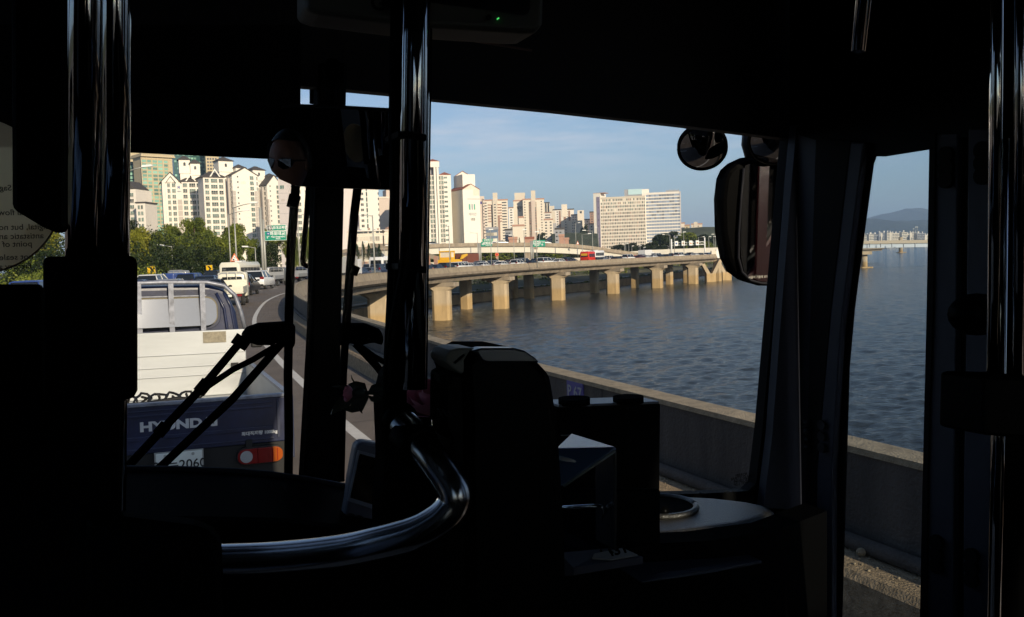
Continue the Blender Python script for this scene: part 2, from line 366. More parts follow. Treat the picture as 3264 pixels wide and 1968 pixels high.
# girder body below the deck (from where the river begins)
gi = [k for k in range(len(PATH)) if PATH[k].y > -60]
gp = [PATH[k] for k in gi]
for k in range(26, 80, 3):
    t_, r_ = frame_at(k); p_ = PATH[k] + r_ * 1.5975; MB().prism([p_ - t_ * .012 + UP * .31, p_ + t_ * .012 + UP * .31, p_ + t_ * .012 + UP * .932, p_ - t_ * .012 + UP * .932], -r_ * .001).build('expansion_joint', M['black'], via)
g1 = MB(); g1.sweep(gp, [(2.12, -.35), (2.12, .08), (2.053, .08), (1.9, -.5), (-20.5, -.5), (-20.5, -.75), (.9, -.75), (1.75, -.62)])
M['girder'] = mat('formwork streaked concrete', (.235, .19, .14), .85, noise=.25, nscale=.8, bump=.4, bscale=3)
g1.build('deck_edge', M['girder'], via)
g2 = MB(); g2.sweep(gp, [(1.2, -.755), (.75, -1.42), (-6.2, -1.42), (-6.8, -.755)]); g2.build('girder', M['conc'], via)
g3 = MB(); g3.sweep(gp, [(-9, -.755), (-9.4, -1.42), (-16, -1.42), (-16.6, -.755)]); g3.build('girder', M['conc'], via)
def octo(mb, cx, cy, w, d, z0, z1, rot, W2=None, D2=None, m=0):
    c = .28
    def ring(w, d, z):
        return [Matrix.Rotation(rot, 3, 'Z') @ Vector((x * w / 2, y * d / 2, 0)) + Vector((cx, cy, z)) for x, y in ((1, 1 - c), (1 - c, 1), (-1 + c, 1), (-1, 1 - c), (-1, -1 + c), (-1 + c, -1), (1 - c, -1), (1, -1 + c))]
    a = ring(w, d, z0); b = ring(W2 or w, D2 or d, z1)
    mb.add(a + b, [tuple(range(8))[::-1], tuple(range(8, 16))] + [(i, (i + 1) % 8, (i + 1) % 8 + 8, i + 8) for i in range(8)], m)
def pier_mat():
    m = mat('pier concrete', (.42, .33, .215), .85, noise=.22, nscale=1.0, nst=(1, 1, .22), bump=.3, bscale=4)
    t = m.node_tree; b = t.nodes['Principled BSDF']; src = b.inputs['Base Color'].links[0].from_socket
    tc = t.nodes.new('ShaderNodeTexCoord'); sp = t.nodes.new('ShaderNodeSeparateXYZ'); t.links.new(tc.outputs['Object'], sp.inputs[0])
    mr = t.nodes.new('ShaderNodeMapRange'); mr.inputs[1].default_value = WZ + 2.9; mr.inputs[2].default_value = WZ + 2.2; t.links.new(sp.outputs[2], mr.inputs[0])
    mx = t.nodes.new('ShaderNodeMixRGB'); mx.blend_type = 'MULTIPLY'; mx.inputs[2].default_value = (.98, .86, .62, 1); t.links.new(mr.outputs[0], mx.inputs[0]); t.links.new(src, mx.inputs[1]); t.links.new(mx.outputs[0], b.inputs['Base Color'])
    return m
M['pier'] = pier_mat()
for k, (px, yb) in enumerate(((1212, 1062), (1411, 1022), (1597, 985), (1779, 958), (1954, 937), (2095, 919), (2209, 906))):
    p = G(px, yb, WZ); hd, z = head_at(p.x, p.y); a = math.atan2(p.x, p.y)
    rot = hd
    cx, cy = p.x + 1.0 * math.sin(a), p.y + 1.0 * math.cos(a)
    m = MB(); octo(m, cx, cy, 2.9, 2.5, WZ - 1, z - 2.75, rot * .5 - a * .5); octo(m, cx, cy, 2.9, 2.5, z - 2.752, z - 2.1, rot * .5 - a * .5, 5.2, 2.7)
    m.build('pier', M['pier'], via)
    m = MB(); c_, s_ = math.cos(rot), math.sin(rot)
    m.add([Matrix.Rotation(rot, 3, 'Z') @ Vector(v) + Vector((cx, cy, z)) for v in [(x, y, zz) for zz in (-2.098, -1.43) for y in (-1.15, 1.15) for x in (-3.4, 2.6)]], [(0, 2, 3, 1), (4, 5, 7, 6), (0, 1, 5, 4), (2, 6, 7, 3), (0, 4, 6, 2), (1, 3, 7, 5)])
    m.build('pier_cap', M['conc'], via)
for px, yb, w_ in ((1486, 987, 2.0), (1637, 951, 1.9), (1687, 952, 2.0), (1897, 935, 2.0), (2026, 918, 1.9), (2136, 907, 1.9), (2191, 902, 1.9), (2290, 897, 2.2), (1265, 985, 2.0)):
    p = G(px, yb, WZ); hd, z = head_at(p.x, p.y)
    m = MB(); octo(m, p.x, p.y + 1, w_, 1.8, WZ - 1, z - .78, hd); m.build('pier', M['pier'], via)
for px, yb in ((2268, 899), (2318, 894)):
    p = G(px, yb, WZ); hd, z = head_at(p.x, p.y); m = MB(); rt = Vector((1, .15, 0)).normalized()
    m.prism([p - rt * 1.5 + UP * -1, p + rt * 1.5 + UP * -1, p + rt * 1.5 + UP * 2.6, p - rt * 1.5 + UP * 2.6], (-.2, 2, 0))
    for s in (-1, 1):
        b0 = p + UP * 2.6 + rt * s * .9; t0 = p + rt * s * 3.2 + UP * (z - .8 - WZ)
        m.prism([b0 - rt * .6, b0 + rt * .6, t0 + rt * .55, t0 - rt * .55], (-.2, 2, 0))
    m.build('pier', M['pier'], via)
for px, off in ((1290, 0), (1560, 0), (1835, 0), (2040, 0), (2200, 0)):
    p, h = on_path(px, 2.0, 90)
# ---- small blue number plate on the parapet
q = plane(1387 * K * 1.0, 945 * K, RT * 4.05, RT)
q = plane(1387 * K, 945 * K, RT * 4.055, RT)
pl = MB(); d = FW; pl.prism([q - d * .17 - UP * .115, q + d * .17 - UP * .115, q + d * .17 + UP * .115, q - d * .17 + UP * .115], RT * -.02)
def txt(s, size, m, parent, Mx, name='lettering', ext=.002, bold=0):
    cu = bpy.data.curves.new(name, 'FONT'); cu.body = s; cu.size = size; cu.align_x = 'CENTER'; cu.align_y = 'CENTER'; cu.extrude = ext; cu.offset = bold
    cu.resolution_u = 3
    t = bpy.data.objects.new(name, cu); C.objects.link(t); dg = bpy.context.evaluated_depsgraph_get()
    me = bpy.data.meshes.new_from_object(t.evaluated_get(dg)); bpy.data.objects.remove(t); bpy.data.curves.remove(cu)
    me.materials.clear(); me.materials.append(m)
    o = link(me, name, parent); o.matrix_local = Mx; return o
def face_mat(c, right, up):
    right = Vector(right).normalized(); up = Vector(up).normalized(); n = right.cross(up)
    return Matrix(((right.x, up.x, n.x, c[0]), (right.y, up.y, n.y, c[1]), (right.z, up.z, n.z, c[2]), (0, 0, 0, 1)))
M['plateblue'] = mat('blue number plate', (.07, .06, .22), .5)
s1 = tag(pl.build('number_sign', M['plateblue']), 'small blue plate reading P 67 fixed to the concrete parapet', 'sign')
txt('P 67', .17, M['greywall'], s1, face_mat(q - RT * .024, -FW, UP), bold=.002)
# ================================================================ flyover
fly = thing('flyover', 'long pale steel box girder flyover rising over the riverside road', 'bridge')
FP = []
for px, yt, d in ((1150, 800, 250), (1215, 786, 262), (1280, 782, 272), (1340, 780, 280), (1420, 777, 284), (1500, 775, 286), (1600, 774, 288), (1700, 774, 290), (1770, 776, 292), (1840, 780, 296), (1900, 787, 300), (1960, 796, 306), (2048, 807.5, 318), (2130, 812, 335)):
    FP.append(P(px, yt, d))
FP = catmull(FP, 4)
m = MB(); m.sweep(FP, [(0, 0), (0, -1.0), (-.3, -1.0), (-.3, 0)]); m.sweep(FP, [(-9, 0), (-9, -1.0), (-9.3, -1.0), (-9.3, 0)]); m.build('parapet', M['conc'], fly)
m = MB(); m.sweep(FP, [(.15, -1.003), (.15, -1.35), (-9.4, -1.35), (-9.4, -1.003)]); m.build('deck', M['girder'], fly)
m = MB(); m.sweep(FP, [(-.35, -1.353), (-.35, -3.35), (-8.5, -3.35), (-8.6, -1.353)]); m.build('girder', M['steel_white'], fly)
for px in (1390, 1492, 1700, 1769, 1845):
    i = min(range(len(FP)), key=lambda k: abs((cam_rot.transposed() @ (FP[k] - CAM)).x / -(cam_rot.transposed() @ (FP[k] - CAM)).z * F + 1632 - px))
    q = FP[i]; m = MB().box(q.x - .14, q.y + .2, q.z - 3.36, q.x + .14, q.y + 1.6, q.z - 1.36); m.build('splice_joint', M['greywall'], fly)
for px in (1688,):
    q = P(px, 850, 291); m = MB().box(q.x - 1.6, q.y, -6, q.x + 1.6, q.y + 3, 4.2); m.box(q.x - 2.6, q.y - .2, 4.2, q.x + 3, q.y + 3.2, 5.0); m.build('pier', M['conc'], fly)
rp = MB(); RP = [P(x, y, 250) for x, y in ((1180, 776), (1240, 779), (1300, 790), (1345, 803), (1390, 818), (1420, 832))]
rp.sweep(RP, [(0, 0), (0, -1.1), (-7, -1.1), (-7, 0), (-6.8, 0), (-6.8, -.8), (-.2, -.8), (-.2, 0)])
tag(rp.build('ramp_bridge', M['girder']), 'narrow dark concrete ramp descending beneath the pale flyover', 'bridge')
bk = MB(); bk.sweep([P(x, y, 262) for x, y in ((1330, 838), (1500, 834), (1700, 828), (1900, 820), (2100, 813))], [(0, 0), (0, -1.4), (-.4, -1.4), (-.4, 0)])
tag(bk.build('barrier_wall', M['cream2']), 'long pale concrete barrier behind the queue of cars on the bridge', 'wall')
fb = MB(); fb.sweep([P(x, y, 330) for x, y in ((1990, 804), (2080, 797), (2180, 793), (2300, 789))], [(0, 0), (0, -1.9), (-.4, -1.9), (-.4, 0)])
tag(fb.build('ramp_wall', M['steel_white']), 'pale ramp wall beside the trees at the far end of the bridge', 'wall')
# ================================================================ far river bridge, far shore, mountains
rb = thing('river_bridge', 'distant pale blue girder bridge crossing the river seen through the door window', 'bridge')
BP = [P(2560, 774, 356), P(2745, 768.5, 360), P(2960, 765, 366), P(3300, 759, 380)]
M['palesteel'] = mat('pale blue steel', (.42, .47, .52), .5)
M['fardeck'] = mat('pale deck concrete', (.40, .34, .26), .8)
m = MB(); m.sweep(BP, [(0, 0), (0, -1.35), (-12, -1.35), (-12, 0)]); m.build('deck', M['fardeck'], rb)
m = MB(); m.sweep(BP, [(-.6, -1.353), (-.6, -3.1), (-11, -3.1), (-11, -1.353)]); m.build('girder', M['palesteel'], rb)
for x in (2710, 2774, 2809, 2845, 2882, 2919): q = P(x, 780, 359.5); MB().box(q.x - .08, q.y + .4, q.z - 1.2, q.x + .08, q.y + .9, q.z + .55).build('stiffener', M['greywall'], rb)
q = G(2768, 855, WZ); m = MB(); m.tube([(q.x, q.y + 4, WZ - 1), (q.x, q.y + 4, 1.4 - 3.6)], 1.25, 20, sm=True); m.box(q.x - 2, q.y + 1, -2.2, q.x + 2, q.y + 7, -.9); m.build('pier', M['pier'], rb)
m = MB(); octo(m, q.x, q.y + 4, 5.6, 6, WZ - 1, WZ + .45, 0); m.build('pier_base', M['pier'], rb)
rb2 = thing('far_pier', 'lone pier of a farther bridge seen under the pale blue girder', 'pier'); q = G(2877, 806, WZ)
MB().tube([(q.x, q.y + 4, WZ - 1), (q.x, q.y + 4, 8)], 2.0, 14).build('shaft', M['pier'], rb2); m = MB(); octo(m, q.x + .5, q.y + 4, 8, 8, WZ - 1, WZ + .7, 0); m.build('footing', M['pier'], rb2)
for k, x in enumerate((2912, 2919, 2924)):
    q = P(x, 770, 395); lp = thing('lamp_post', ('left', 'middle', 'right')[k] + ' one of the three thin lamp posts on the distant river bridge', 'lamp post', q, group='lamp posts on the distant bridge')
    MB().tube([(0, 0, -1), (0, 0, 6.6 - (.8 if k == 0 else 0))], .09, 6).build('pole', M['post'], lp); MB().box(-.3, -.1, 6.6 - (.8 if k == 0 else 0), .3, .1, 6.75 - (.8 if k == 0 else 0)).build('lamp_head', M['signwhite'], lp)
# far shore
s = MB(); pts = [(430, 1180), (520, 1300), (760, 1900), (1100, 2100), (2600, 2400), (2600, 6000), (-400, 6000), (330, 1600)]
s.prism([(x, y, WZ - 2) for x, y in pts], (0, 0, 3.6)); s.build('far_shore', mat('far bank greenery', (.03, .045, .02), .95, noise=.3, nscale=.02))['kind'] = 'structure'
def mountain(name, d, pts, m):
    vs = []; fs = []; n = len(pts)
    for px, py in pts:
        top = P(px, py, d); 
        for k, (f, b) in enumerate(((0, -.28), (.45, -.16), (.8, -.06), (1, 0), (.7, .1), (0, .3))):
            q = Vector((top.x, top.y * (1 + b), WZ + (top.z - WZ) * f + (random.uniform(-6, 6) if 0 < f < 1 else 0))); vs.append(q)
    for i in range(n - 1):
        for j in range(5): fs.append((6 * i + j, 6 * i + 6 + j, 6 * i + 7 + j, 6 * i + 1 + j))
    MB().add(vs, fs).build(name, m, smooth=True)['kind'] = 'structure'
M['hill'] = mat('wooded hill', (.045, .06, .035), .95, noise=.3, nscale=.004)
random.seed(3)
def ridge(base, n=40):
    o = []
    for i in range(n):
        t = i / (n - 1) * (len(base) - 1); k = min(int(t), len(base) - 2); f = t - k
        o.append((base[k][0] + (base[k + 1][0] - base[k][0]) * f, base[k][1] + (base[k + 1][1] - base[k][1]) * f + random.uniform(-1, 1)))
    return o
mountain('mountain', 8500, ridge([(2300, 775), (2500, 745), (2640, 715), (2752, 699), (2800, 686), (2850, 676), (2890, 665), (2935, 664), (2965, 671), (3050, 690), (3200, 720), (3500, 760)]), M['hill'])
mountain('hill', 5600, ridge([(2400, 775), (2600, 735), (2700, 712), (2752, 699), (2790, 697), (2840, 706), (2900, 703), (2965, 700), (3100, 715), (3400, 755)]), M['hill'])
# ================================================================ buildings
_wc = {}
def window_mesh(w, h, style, pane):
    w = round(w, 1); h = round(h, 1); key = (w, h, style, pane.name)
    if key in _wc: return _wc[key], w, h
    m = MB(); f = min(.14, h * .09)
    if style == 'dark':
        m.box(-w / 2, -.03, -h / 2, w / 2, .1, h / 2, 0)
    elif style == 'strip':
        m.box(-w / 2, -.03, -h / 2, w / 2, .1, h / 2, 0); m.box(-.06, -.08, -h / 2, .06, -.031, h / 2, 1)
    else:
        m.box(-w / 2, -.02, -h / 2, w / 2, .1, h / 2, 0)
        m.box(-w / 2 - f, -.12, h / 2, w / 2 + f, .05, h / 2 + f, 1); m.box(-w / 2 - f, -.12, -h / 2 - f, w / 2 + f, .05, -h / 2, 1)
        m.box(-w / 2 - f, -.12, -h / 2, -w / 2, .05, h / 2, 1); m.box(w / 2, -.12, -h / 2, w / 2 + f, .05, h / 2, 1)
        n = 1 if w < 2.2 else 2 if w < 4 else 3
        for k in range(n):
            x = -w / 2 + w * (k + 1) / (n + 1) + .12; m.box(x - .05, -.07, -h / 2, x + .05, -.021, h / 2, 1)
        if style == 'balcony':
            m.box(-w / 2, -.35, -h / 2 - .02, w / 2, -.125, -h / 2 + .08, 2); m.box(-w / 2, -.35, -h / 2 + .78, w / 2, -.28, -h / 2 + .86, 2)
            k = -w / 2
            while k <= w / 2 + .01: m.box(k - .03, -.33, -h / 2 + .08, k + .03, -.28, -h / 2 + .78, 2); k += w / max(3, round(w / .35))
    _wc[key] = (m.mesh('window', [pane, M['frame'], M['railing']])); return _wc[key], w, h
class Bld:
    """front wall runs from photo column xa at depth da to xb at depth db; everything else is in its local metres"""
    def __init__(s, name, label, xa, da, xb, db, ytop, depth, wall, zb=-6, cat='building', group=None, yref=None):
        ym = yref or ytop
        az = math.atan2((xa + xb) / 2 - 1632, F); Wp = (xb - xa) / F * da; db = db - Wp * math.tan(az)   # db == da faces the viewer squarely
        A = P(xa, ym, da); B = P(xb, ym, db); A.z = B.z = 0
        s.x = (B - A); s.W = s.x.length; s.x.normalize(); s.n = Vector((s.x.y, -s.x.x, 0)); s.A = A; s.zb = zb
        T = plane((xa + xb) / 2, ytop, A, s.n); s.H = T.z - zb; s.D = depth; s.depth = depth
        s.root = thing(name, label, cat, (A.x, A.y, zb), math.atan2(s.x.y, s.x.x), group)
        s.wins = []; s.wall = wall
        if wall: s.box('wall', 0, 0, 0, s.W, depth, s.H, wall)
    def L(s, px, py):
        q = plane(px, py, s.A, s.n); d = q - s.A; return d.dot(s.x), q.z - s.zb
    def lx(s, px, py): return s.L(px, py)[0]
    def lz(s, px, py): return s.L(px, py)[1]
    def box(s, part, x0, y0, z0, x1, y1, z1, m): return MB().box(x0, y0, z0, x1, y1, z1).build(part, m, s.root)
    def pbox(s, part, pxa, pya, pxb, pyb, y0, y1, m):
        x0, z1 = s.L(pxa, pya); x1, z0 = s.L(pxb, pyb); return s.box(part, min(x0, x1), y0, min(z0, z1), max(x0, x1), y1, max(z0, z1), m)
    def win(s, xs, z0, dz, n, w, h, face='front', style='plain', pane=None, skip=()):
        pane = pane or M['pane']
        for r in range(n):
            for c, x in enumerate(xs):
                if (r, c) in skip: continue
                ww = w[c] if isinstance(w, (list, tuple)) else w
                z = z0 - r * dz
                if z < 1.5: continue
                if face == 'front': mx = Matrix.Translation((x, 0, z))
                elif face == 'left': mx = Matrix.Translation((0, x, z)) @ Matrix.Rotation(R(-90), 4, 'Z')
                elif face == 'right': mx = Matrix.Translation((s.W, x, z)) @ Matrix.Rotation(R(90), 4, 'Z')
                else: mx = face @ Matrix.Translation((x, 0, z))
                s.wins.append((mx, ww, h, style, pane))
    def bands(s, z0, dz, n, x0=0, x1=None, m=None, t=.12, hh=.25, name='floor_band'):
        b = MB(); x1 = s.W if x1 is None else x1
        for r in range(n):
            z = z0 - r * dz
            if z > .5: b.box(x0, -t, z - hh / 2, x1, .05, z + hh / 2)
        b.build(name, m or M['white2'], s.root)
    def done(s, limit=100):
        for mx, w, h, st, pane in s.wins[:limit]:
            me, _, _ = window_mesh(w, h, st, pane); link(me, 'window', s.root, mx)
        rest = s.wins[limit:]
        if rest:
            mats = []; bm = bmesh.new(); 
            for mx, w, h, st, pane in rest:
                me, _, _ = window_mesh(w, h, st, pane)
                idx = []
                for q in me.materials:
                    if q not in mats: mats.append(q)
                    idx.append(mats.index(q))
                nf = len(bm.faces); tmp = me.copy(); tmp.transform(mx); bm.from_mesh(tmp); bm.faces.ensure_lookup_table()
                for f in bm.faces[nf:]: f.material_index = idx[f.material_index]
                bpy.data.meshes.remove(tmp)
            me = bpy.data.meshes.new('windows'); bm.to_mesh(me); bm.free()
            for q in mats: me.materials.append(q)
            o = link(me, 'window', s.root); o['kind'] = 'stuff'
        return s
    def hip(s, x0, y0, x1, y1, z, h, m, over=.4, part='roof', par=None):
        x0 -= over; y0 -= over; x1 += over; y1 += over
        w_ = min(x1 - x0, y1 - y0) / 2 * .98
        mb = MB(); mb.box(x0, y0, z - .25, x1, y1, z); mb.frustum(x0, y0, x1, y1, z + .002, x0 + w_, y0 + w_, x1 - w_, y1 - w_, z + h); return mb.build(part, m, s.root)
    def gable(s, x0, x1, y0, y1, z, h, mroof, mwall, over=.5):
        """gable end faces the front"""
        xm = (x0 + x1) / 2
        if mwall: MB().prism([(x0, y0, z), (x1, y0, z), (xm, y0, z + h)], (0, y1 - y0, 0)).build('gable', mwall, s.root)
        k = h / (xm - x0); t = .35
        mb = MB()
        for sg, xe in ((-1, x0), (1, x1)):
            e = xe + sg * over; ze = z - over * k
            mb.prism([(e, y0 - over, ze + .02), (xm, y0 - over, z + h + .02), (xm, y0 - over, z + h + .02 + t), (e, y0 - over, ze + .02 + t)], (0, y1 - y0 + over * 2, 0))
        return mb.build('roof', mroof, s.root)
    def tower(s, x0, y0, x1, y1, z0, z1, wall, roof, rh, arch=True):
        s.box('tower', x0, y0, z0, x1, y1, z1 - (z1 - z0) * .52, wall)
        s.box('tower_top', x0 - .35, y0 - .35, z1 - (z1 - z0) * .52 + .003, x1 + .35, y1 + .35, z1, wall)
        s.hip(x0, y0, x1, y1, z1 + .26, rh, roof, .9)
        if arch:
            a = MB(); xm = (x0 + x1) / 2; zz = z1 - 1.8
            pts = [(xm - .55, y0 - .42, zz - 1.2), (xm + .55, y0 - .42, zz - 1.2)] + [(xm + .55 * math.cos(R(t)), y0 - .42, zz + .55 * math.sin(R(t))) for t in range(0, 181, 30)]
            a.prism(pts, (0, .08, 0)); a.build('arched_window', M['pane_dark'], s.root)
# ---- 1 tan and green glass tower (far left)
b = Bld('glass_tower', 'curved tan stone tower with pale green glass strips behind the slate roofed flats', 452, 715, 548, 722, 500, 20, M['tan'])
H = b.H; cols = [b.lx(x, 600) for x in (463, 480, 497, 515, 533)]
b.win(cols, H - 4.2, 3.05, 30, [3.9, 3.2, 4.0, 3.8, 3.2], 2.1, style='dark', pane=M['pane_green'])
b.bands(H - 2.4, 3.05, 31, m=M['tan'], hh=.5, t=.25); mb = MB()
for x in (455, 472, 489, 506, 524, 541): q = b.lx(x, 600); mb.box(q - .35, -.4, 0, q + .35, 0, H)
mb.build('mullion', M['tan'], b.root); mb = MB(); mb.box(-1.5, -2.0, H - .5, b.W + 2, 24, H + .6); mb.box(-1, -1.2, H + .601, b.W + 1.4, 22, H + 2.2); mb.build('roof', M['tan'], b.root)
r = MB(); 
for k in range(18): x = -1 + (b.W + 2.4) * k / 17; r.tube([(x, -1.8, H + .6), (x, -1.8, H + 3)], .12, 5)
r.box(-1, -1.9, H + 2.4, b.W + 1.4, -1.7, H + 2.7); r.build('railing', M['railing'], b.root)
b.win([6, 14, 21], H - 4.2, 3.05, 16, 3, 2.0, 'right', 'dark', M['pane_dark']); b.done()
b = Bld('glass_tower', 'recessed dark green glass tower wing beside the tan stone tower', 392, 735, 452, 738, 516, 20, M['pane_dgreen'])
b.win([b.lx(x, 600) for x in (418, 430, 446)], b.H - 4, 3.3, 26, [3.2, 3.0, 3.2], 2.2, style='dark', pane=M['pane_green']); b.bands(b.H - 2.2, 3.3, 27, m=M['pane_dgreen'], hh=.35); b.done(78)
b = Bld('tower_block', 'plain tan rooftop block rising behind the glass towers at the window edge', 385, 790, 477, 795, 455, 25, M['tan']); b.box('cornice', -.5, -.6, b.H - .6, b.W + .5, 5, b.H + .5, M['cream'])
b.win([b.lx(x, 500) for x in (402, 410)], b.H - 14, 3.3, 3, 2.0, 1.8, style='dark', pane=M['pane_dark']); b.done()
b = Bld('glass_tower', 'dark green glass tower rising above the slate roofed towers', 548, 800, 651, 805, 425, 30, M['pane_dgreen'])
random.seed(5); xs = [1.6 + 2.6 * k for k in range(11)]
sk = [(r_, c) for r_ in range(30) for c in range(11) if random.random() < .52]
b.win(xs, b.H - 4, 3.3, 30, 1.9, 1.8, style='dark', pane=M['pane_green'], skip=set(sk)); b.bands(b.H - 2.3, 3.3, 28, m=M['pane_dgreen'], hh=.3); b.box('parapet', -.3, -.3, b.H, b.W + .3, 30, b.H + 1.2, M['pane_dgreen']); b.done()
b = Bld('tower_block', 'beige tower with a grid of small square windows next to dark green glass', 651, 790, 693, 790, 425, 24, M['tan'])
b.win([b.lx(x, 500) for x in (662, 670.5, 679, 687.5)], b.H - 2.2, 3.1, 26, 1.55, 1.7, style='dark', pane=M['pane_dark']); b.box('glass_side', b.W + .02, 1, 0, b.W + .9, 4, b.H - 1, M['pane_dgreen']); b.box('parapet', -.3, -.3, b.H, b.W + .3, 24, b.H + 1, M['tan']); b.done()
# ---- 2 left edge white block
b = Bld('apartment_block', 'low white flats at the left window edge partly behind trees', 385, 400, 432, 396, 603, 14, M['white'])
b.win([b.lx(x, 650) for x in (408, 421)], b.H - 2.8, 2.85, 11, [1.2, 2.0], 1.6, style='balcony'); b.bands(b.H - 1.2, 2.85, 12)
MB().prism([(-2, -.5, b.H), (b.W + .4, -.5, b.H), (b.W * .4, -.5, b.H + 4)], (0, 12, 0)).build('roof', M['greyroof'], b.root); b.done()
b = Bld('apartment_block', 'narrow low white flats stepping down in front of the tan tower', 433, 392, 462, 390, 648, 12, M['white'])
b.win([b.lx(x, 680) for x in (444, 454)], b.H - 1.9, 2.85, 9, 1.0, 1.7); b.box('roof', -.3, -.5, b.H, b.W + .5, 12, b.H + .6, M['greyroof']); b.done()
# ---- 3 slate roofed white flats, left wing with gable + right wing + twin towers
b = Bld('apartment_block', 'white flats with slate roof and blue corner emblem left of the twin towers', 519, 422, 650, 422, 580, 10, M['white'], yref=640)
H = b.H; lx = lambda x, y=640: b.lx(x, y)
b.win([lx(540), lx(556)], H - 1.7, 2.85, 11, [1.25, 1.6], 1.75, style='balcony')
b.win([lx(592), lx(616), lx(635)], H - 1.7, 2.85, 11, [1.9, 3.0, 1.7], 1.75, style='balcony', pane=M['pane'])
b.bands(H - .2 - 2.85 * 3, 2.85, 9, hh=.22); mb = MB()
for x in (531, 548, 564, 603, 627, 645): mb.box(lx(x) - .3, -.35, 0, lx(x) + .3, 0, H - .3)
mb.build('pilaster', M['white2'], b.root)
b.box('accent_panel', lx(566), -.1, 0, lx(581), .05, H - 9, M['taupe'])
x1 = lx(576); b.gable(-.3, x1, 0, 12, H, 4.6, M['greyroof'], M['white2'], .8)
b.gable(lx(534), lx(560), -.6, 6, H - .2, 2.6, M['greyroof'], M['white2'], .5)
b.hip(lx(577), 0, b.W, 12, H + .3, 3.2, M['greyroof'], .7); mb = MB(); xm = lx(611)
for sg in (-1, 1): mb.prism([(xm + sg * 2.6, -1.0, H + .2), (xm + sg * 1.9, -1.0, H + .2), (xm, -1.0, H + 3.2), (xm, -1.0, H + 4.1)], (0, .4, 0))
mb.build('dormer_frame', M['white2'], b.root)
txt('H', 1.7, M['sblue'], b.root, face_mat((lx(572), -.15, H - 3.0), (1, 0, 0), (0, 0, 1)), 'emblem', bold=.05); txt('=', 2.2, M['sblue'], b.root, face_mat((lx(572), -.17, H - 2.6), (1, 0, 0), (0, 0, 1)), 'emblem')
txt('강변한신', .65, M['pane_blue'], b.root, face_mat((lx(572), -.15, H - 4.9), (1, 0, 0), (0, 0, 1)), 'lettering', bold=.02)
b.tower(lx(575, 550), 3, lx(606, 550), 9, H - 2, lz if False else b.lz(590, 508), M['white2'], M['greyroof'], 2.2)
b.tower(lx(611, 560), 1.5, lx(637, 560), 7, H - 2, b.lz(625, 521), M['white2'], M['greyroof'], 2.1)
b.done()
b = Bld('apartment_block', 'white flats with slate roof and white triangular dormer, right of the twin stair towers', 651, 404, 718, 406, 566, 10, M['white'], yref=640)
H = b.H; b.win([b.lx(x, 640) for x in (662, 685, 707)], H - 1.6, 2.8, 14, [1.7, 2.9, 1.9], 1.7, style='balcony'); b.bands(H - .15 - 2.8 * 3, 2.8, 12, hh=.22); mb = MB()
for x in (672, 698, 717): q = b.lx(x, 640); mb.box(q - .3, -.35, 0, q + .3, 0, H - .3)
mb.build('pilaster', M['white2'], b.root); b.hip(0, 0, b.W, 12, H + .3, 3.2, M['greyroof'], .8); mb = MB(); xm = b.lx(683, 560)
for sg in (-1, 1): mb.prism([(xm + sg * 2.6, -1.2, H + .2), (xm + sg * 1.9, -1.2, H + .2), (xm, -1.2, H + 3.2), (xm, -1.2, H + 4.1)], (0, .4, 0))
mb.build('dormer_frame', M['white2'], b.root); b.done()
# ---- 4 tall slim gabled blocks "102", "101"
def slim(label, xa, xb, side, d, ye, ya, no, shade=False):
    b = Bld('apartment_block', label, xa, d, xb, d + 5, ye, 22, M['white2'], yref=640); H = b.H; W = b.W
    b.win([b.lx(xa + (xb - xa) * .22, 640)], H - .8, 2.75, 15, .7, .8, style='dark', pane=M['pane_dark'])
    b.win([b.lx(xa + (xb - xa) * .76, 640)], H - 1.2, 2.75, 17, 1.9, 1.8, style='balcony'); b.win([b.lx(xa + (xb - xa) * .965, 640)], H - 1.4, 2.75, 17, .6, 1.7, style='plain')
    b.bands(H - 8, 2.75, 14, hh=.16, t=.04); b.box('accent_panel', W * .85, -.03, 0, W - .02, .05, H - 8, M['taupe']); b.box('accent_panel', -.03, -.03, 0, W * .12, 2, H - 8, M['taupe'])
    b.gable(0, W, 0, 20, H, b.lz((xa + xb) / 2, ya) - H, M['greyroof'], M['white2'], .5)
    b.win([2 + 3 * k for k in range(6)], H - 2, 2.75, 16, 1.6, 1.6, 'left', 'plain', M['pane_dark'])
    for k in range(5): b.box('stair_shaft', -1.1, 3 + 4 * k, 0, 0, 4.2 + 4 * k, H - 1.5, M['taupe'])
    if no: txt(no, 1.9, M['cream'], b.root, face_mat((W * .42, -.05, H - 3.9), (1, 0, 0), (0, 0, 1)), bold=.04)
    zt = b.lz(xa, ye - 50)
    b.tower(-3.6, 7, 3.4, 13, H - 3, zt, M['white2'], M['greyroof'], 2.2); b.tower(4.2, 4, 8.8, 9, H - 2, zt - 3.6, M['white2'], M['greyroof'], 1.9)
    b.done(); return b
slim('tall narrow white gabled block numbered 102 with twin slate capped towers', 743, 825, 0, 440, 560, 536, '102')
slim('tall narrow white gabled block half hidden by the rear-view mirror, left side in shade', 853, 898, 0, 470, 590, 560, None)
b = Bld('apartment_block', 'flat shade-toned pinkish white end wall with green panes just left of the wiper', 889, 386, 918, 384, 560, 8, M['pinkwhite'], yref=640)  # pinkish wall colour stands for the shade on this end
b.bands(b.H - 8, 4.6, 8, hh=.12, t=.03, m=M['greywall']); b.win([b.lx(901, 640)], b.H - 5.2, 3.0, 1, 2.0, 1.6); txt('101', 1.5, M['taupe'], b.root, face_mat((b.W * .45, -.06, b.lz(901, 639)), (1, 0, 0), (0, 0, 1)), bold=.03); b.done()
b = Bld('apartment_block', 'bright white block with green balcony windows between the wiper and the windscreen post', 919, 388, 1000, 390, 560, 12, M['white2'], yref=640)
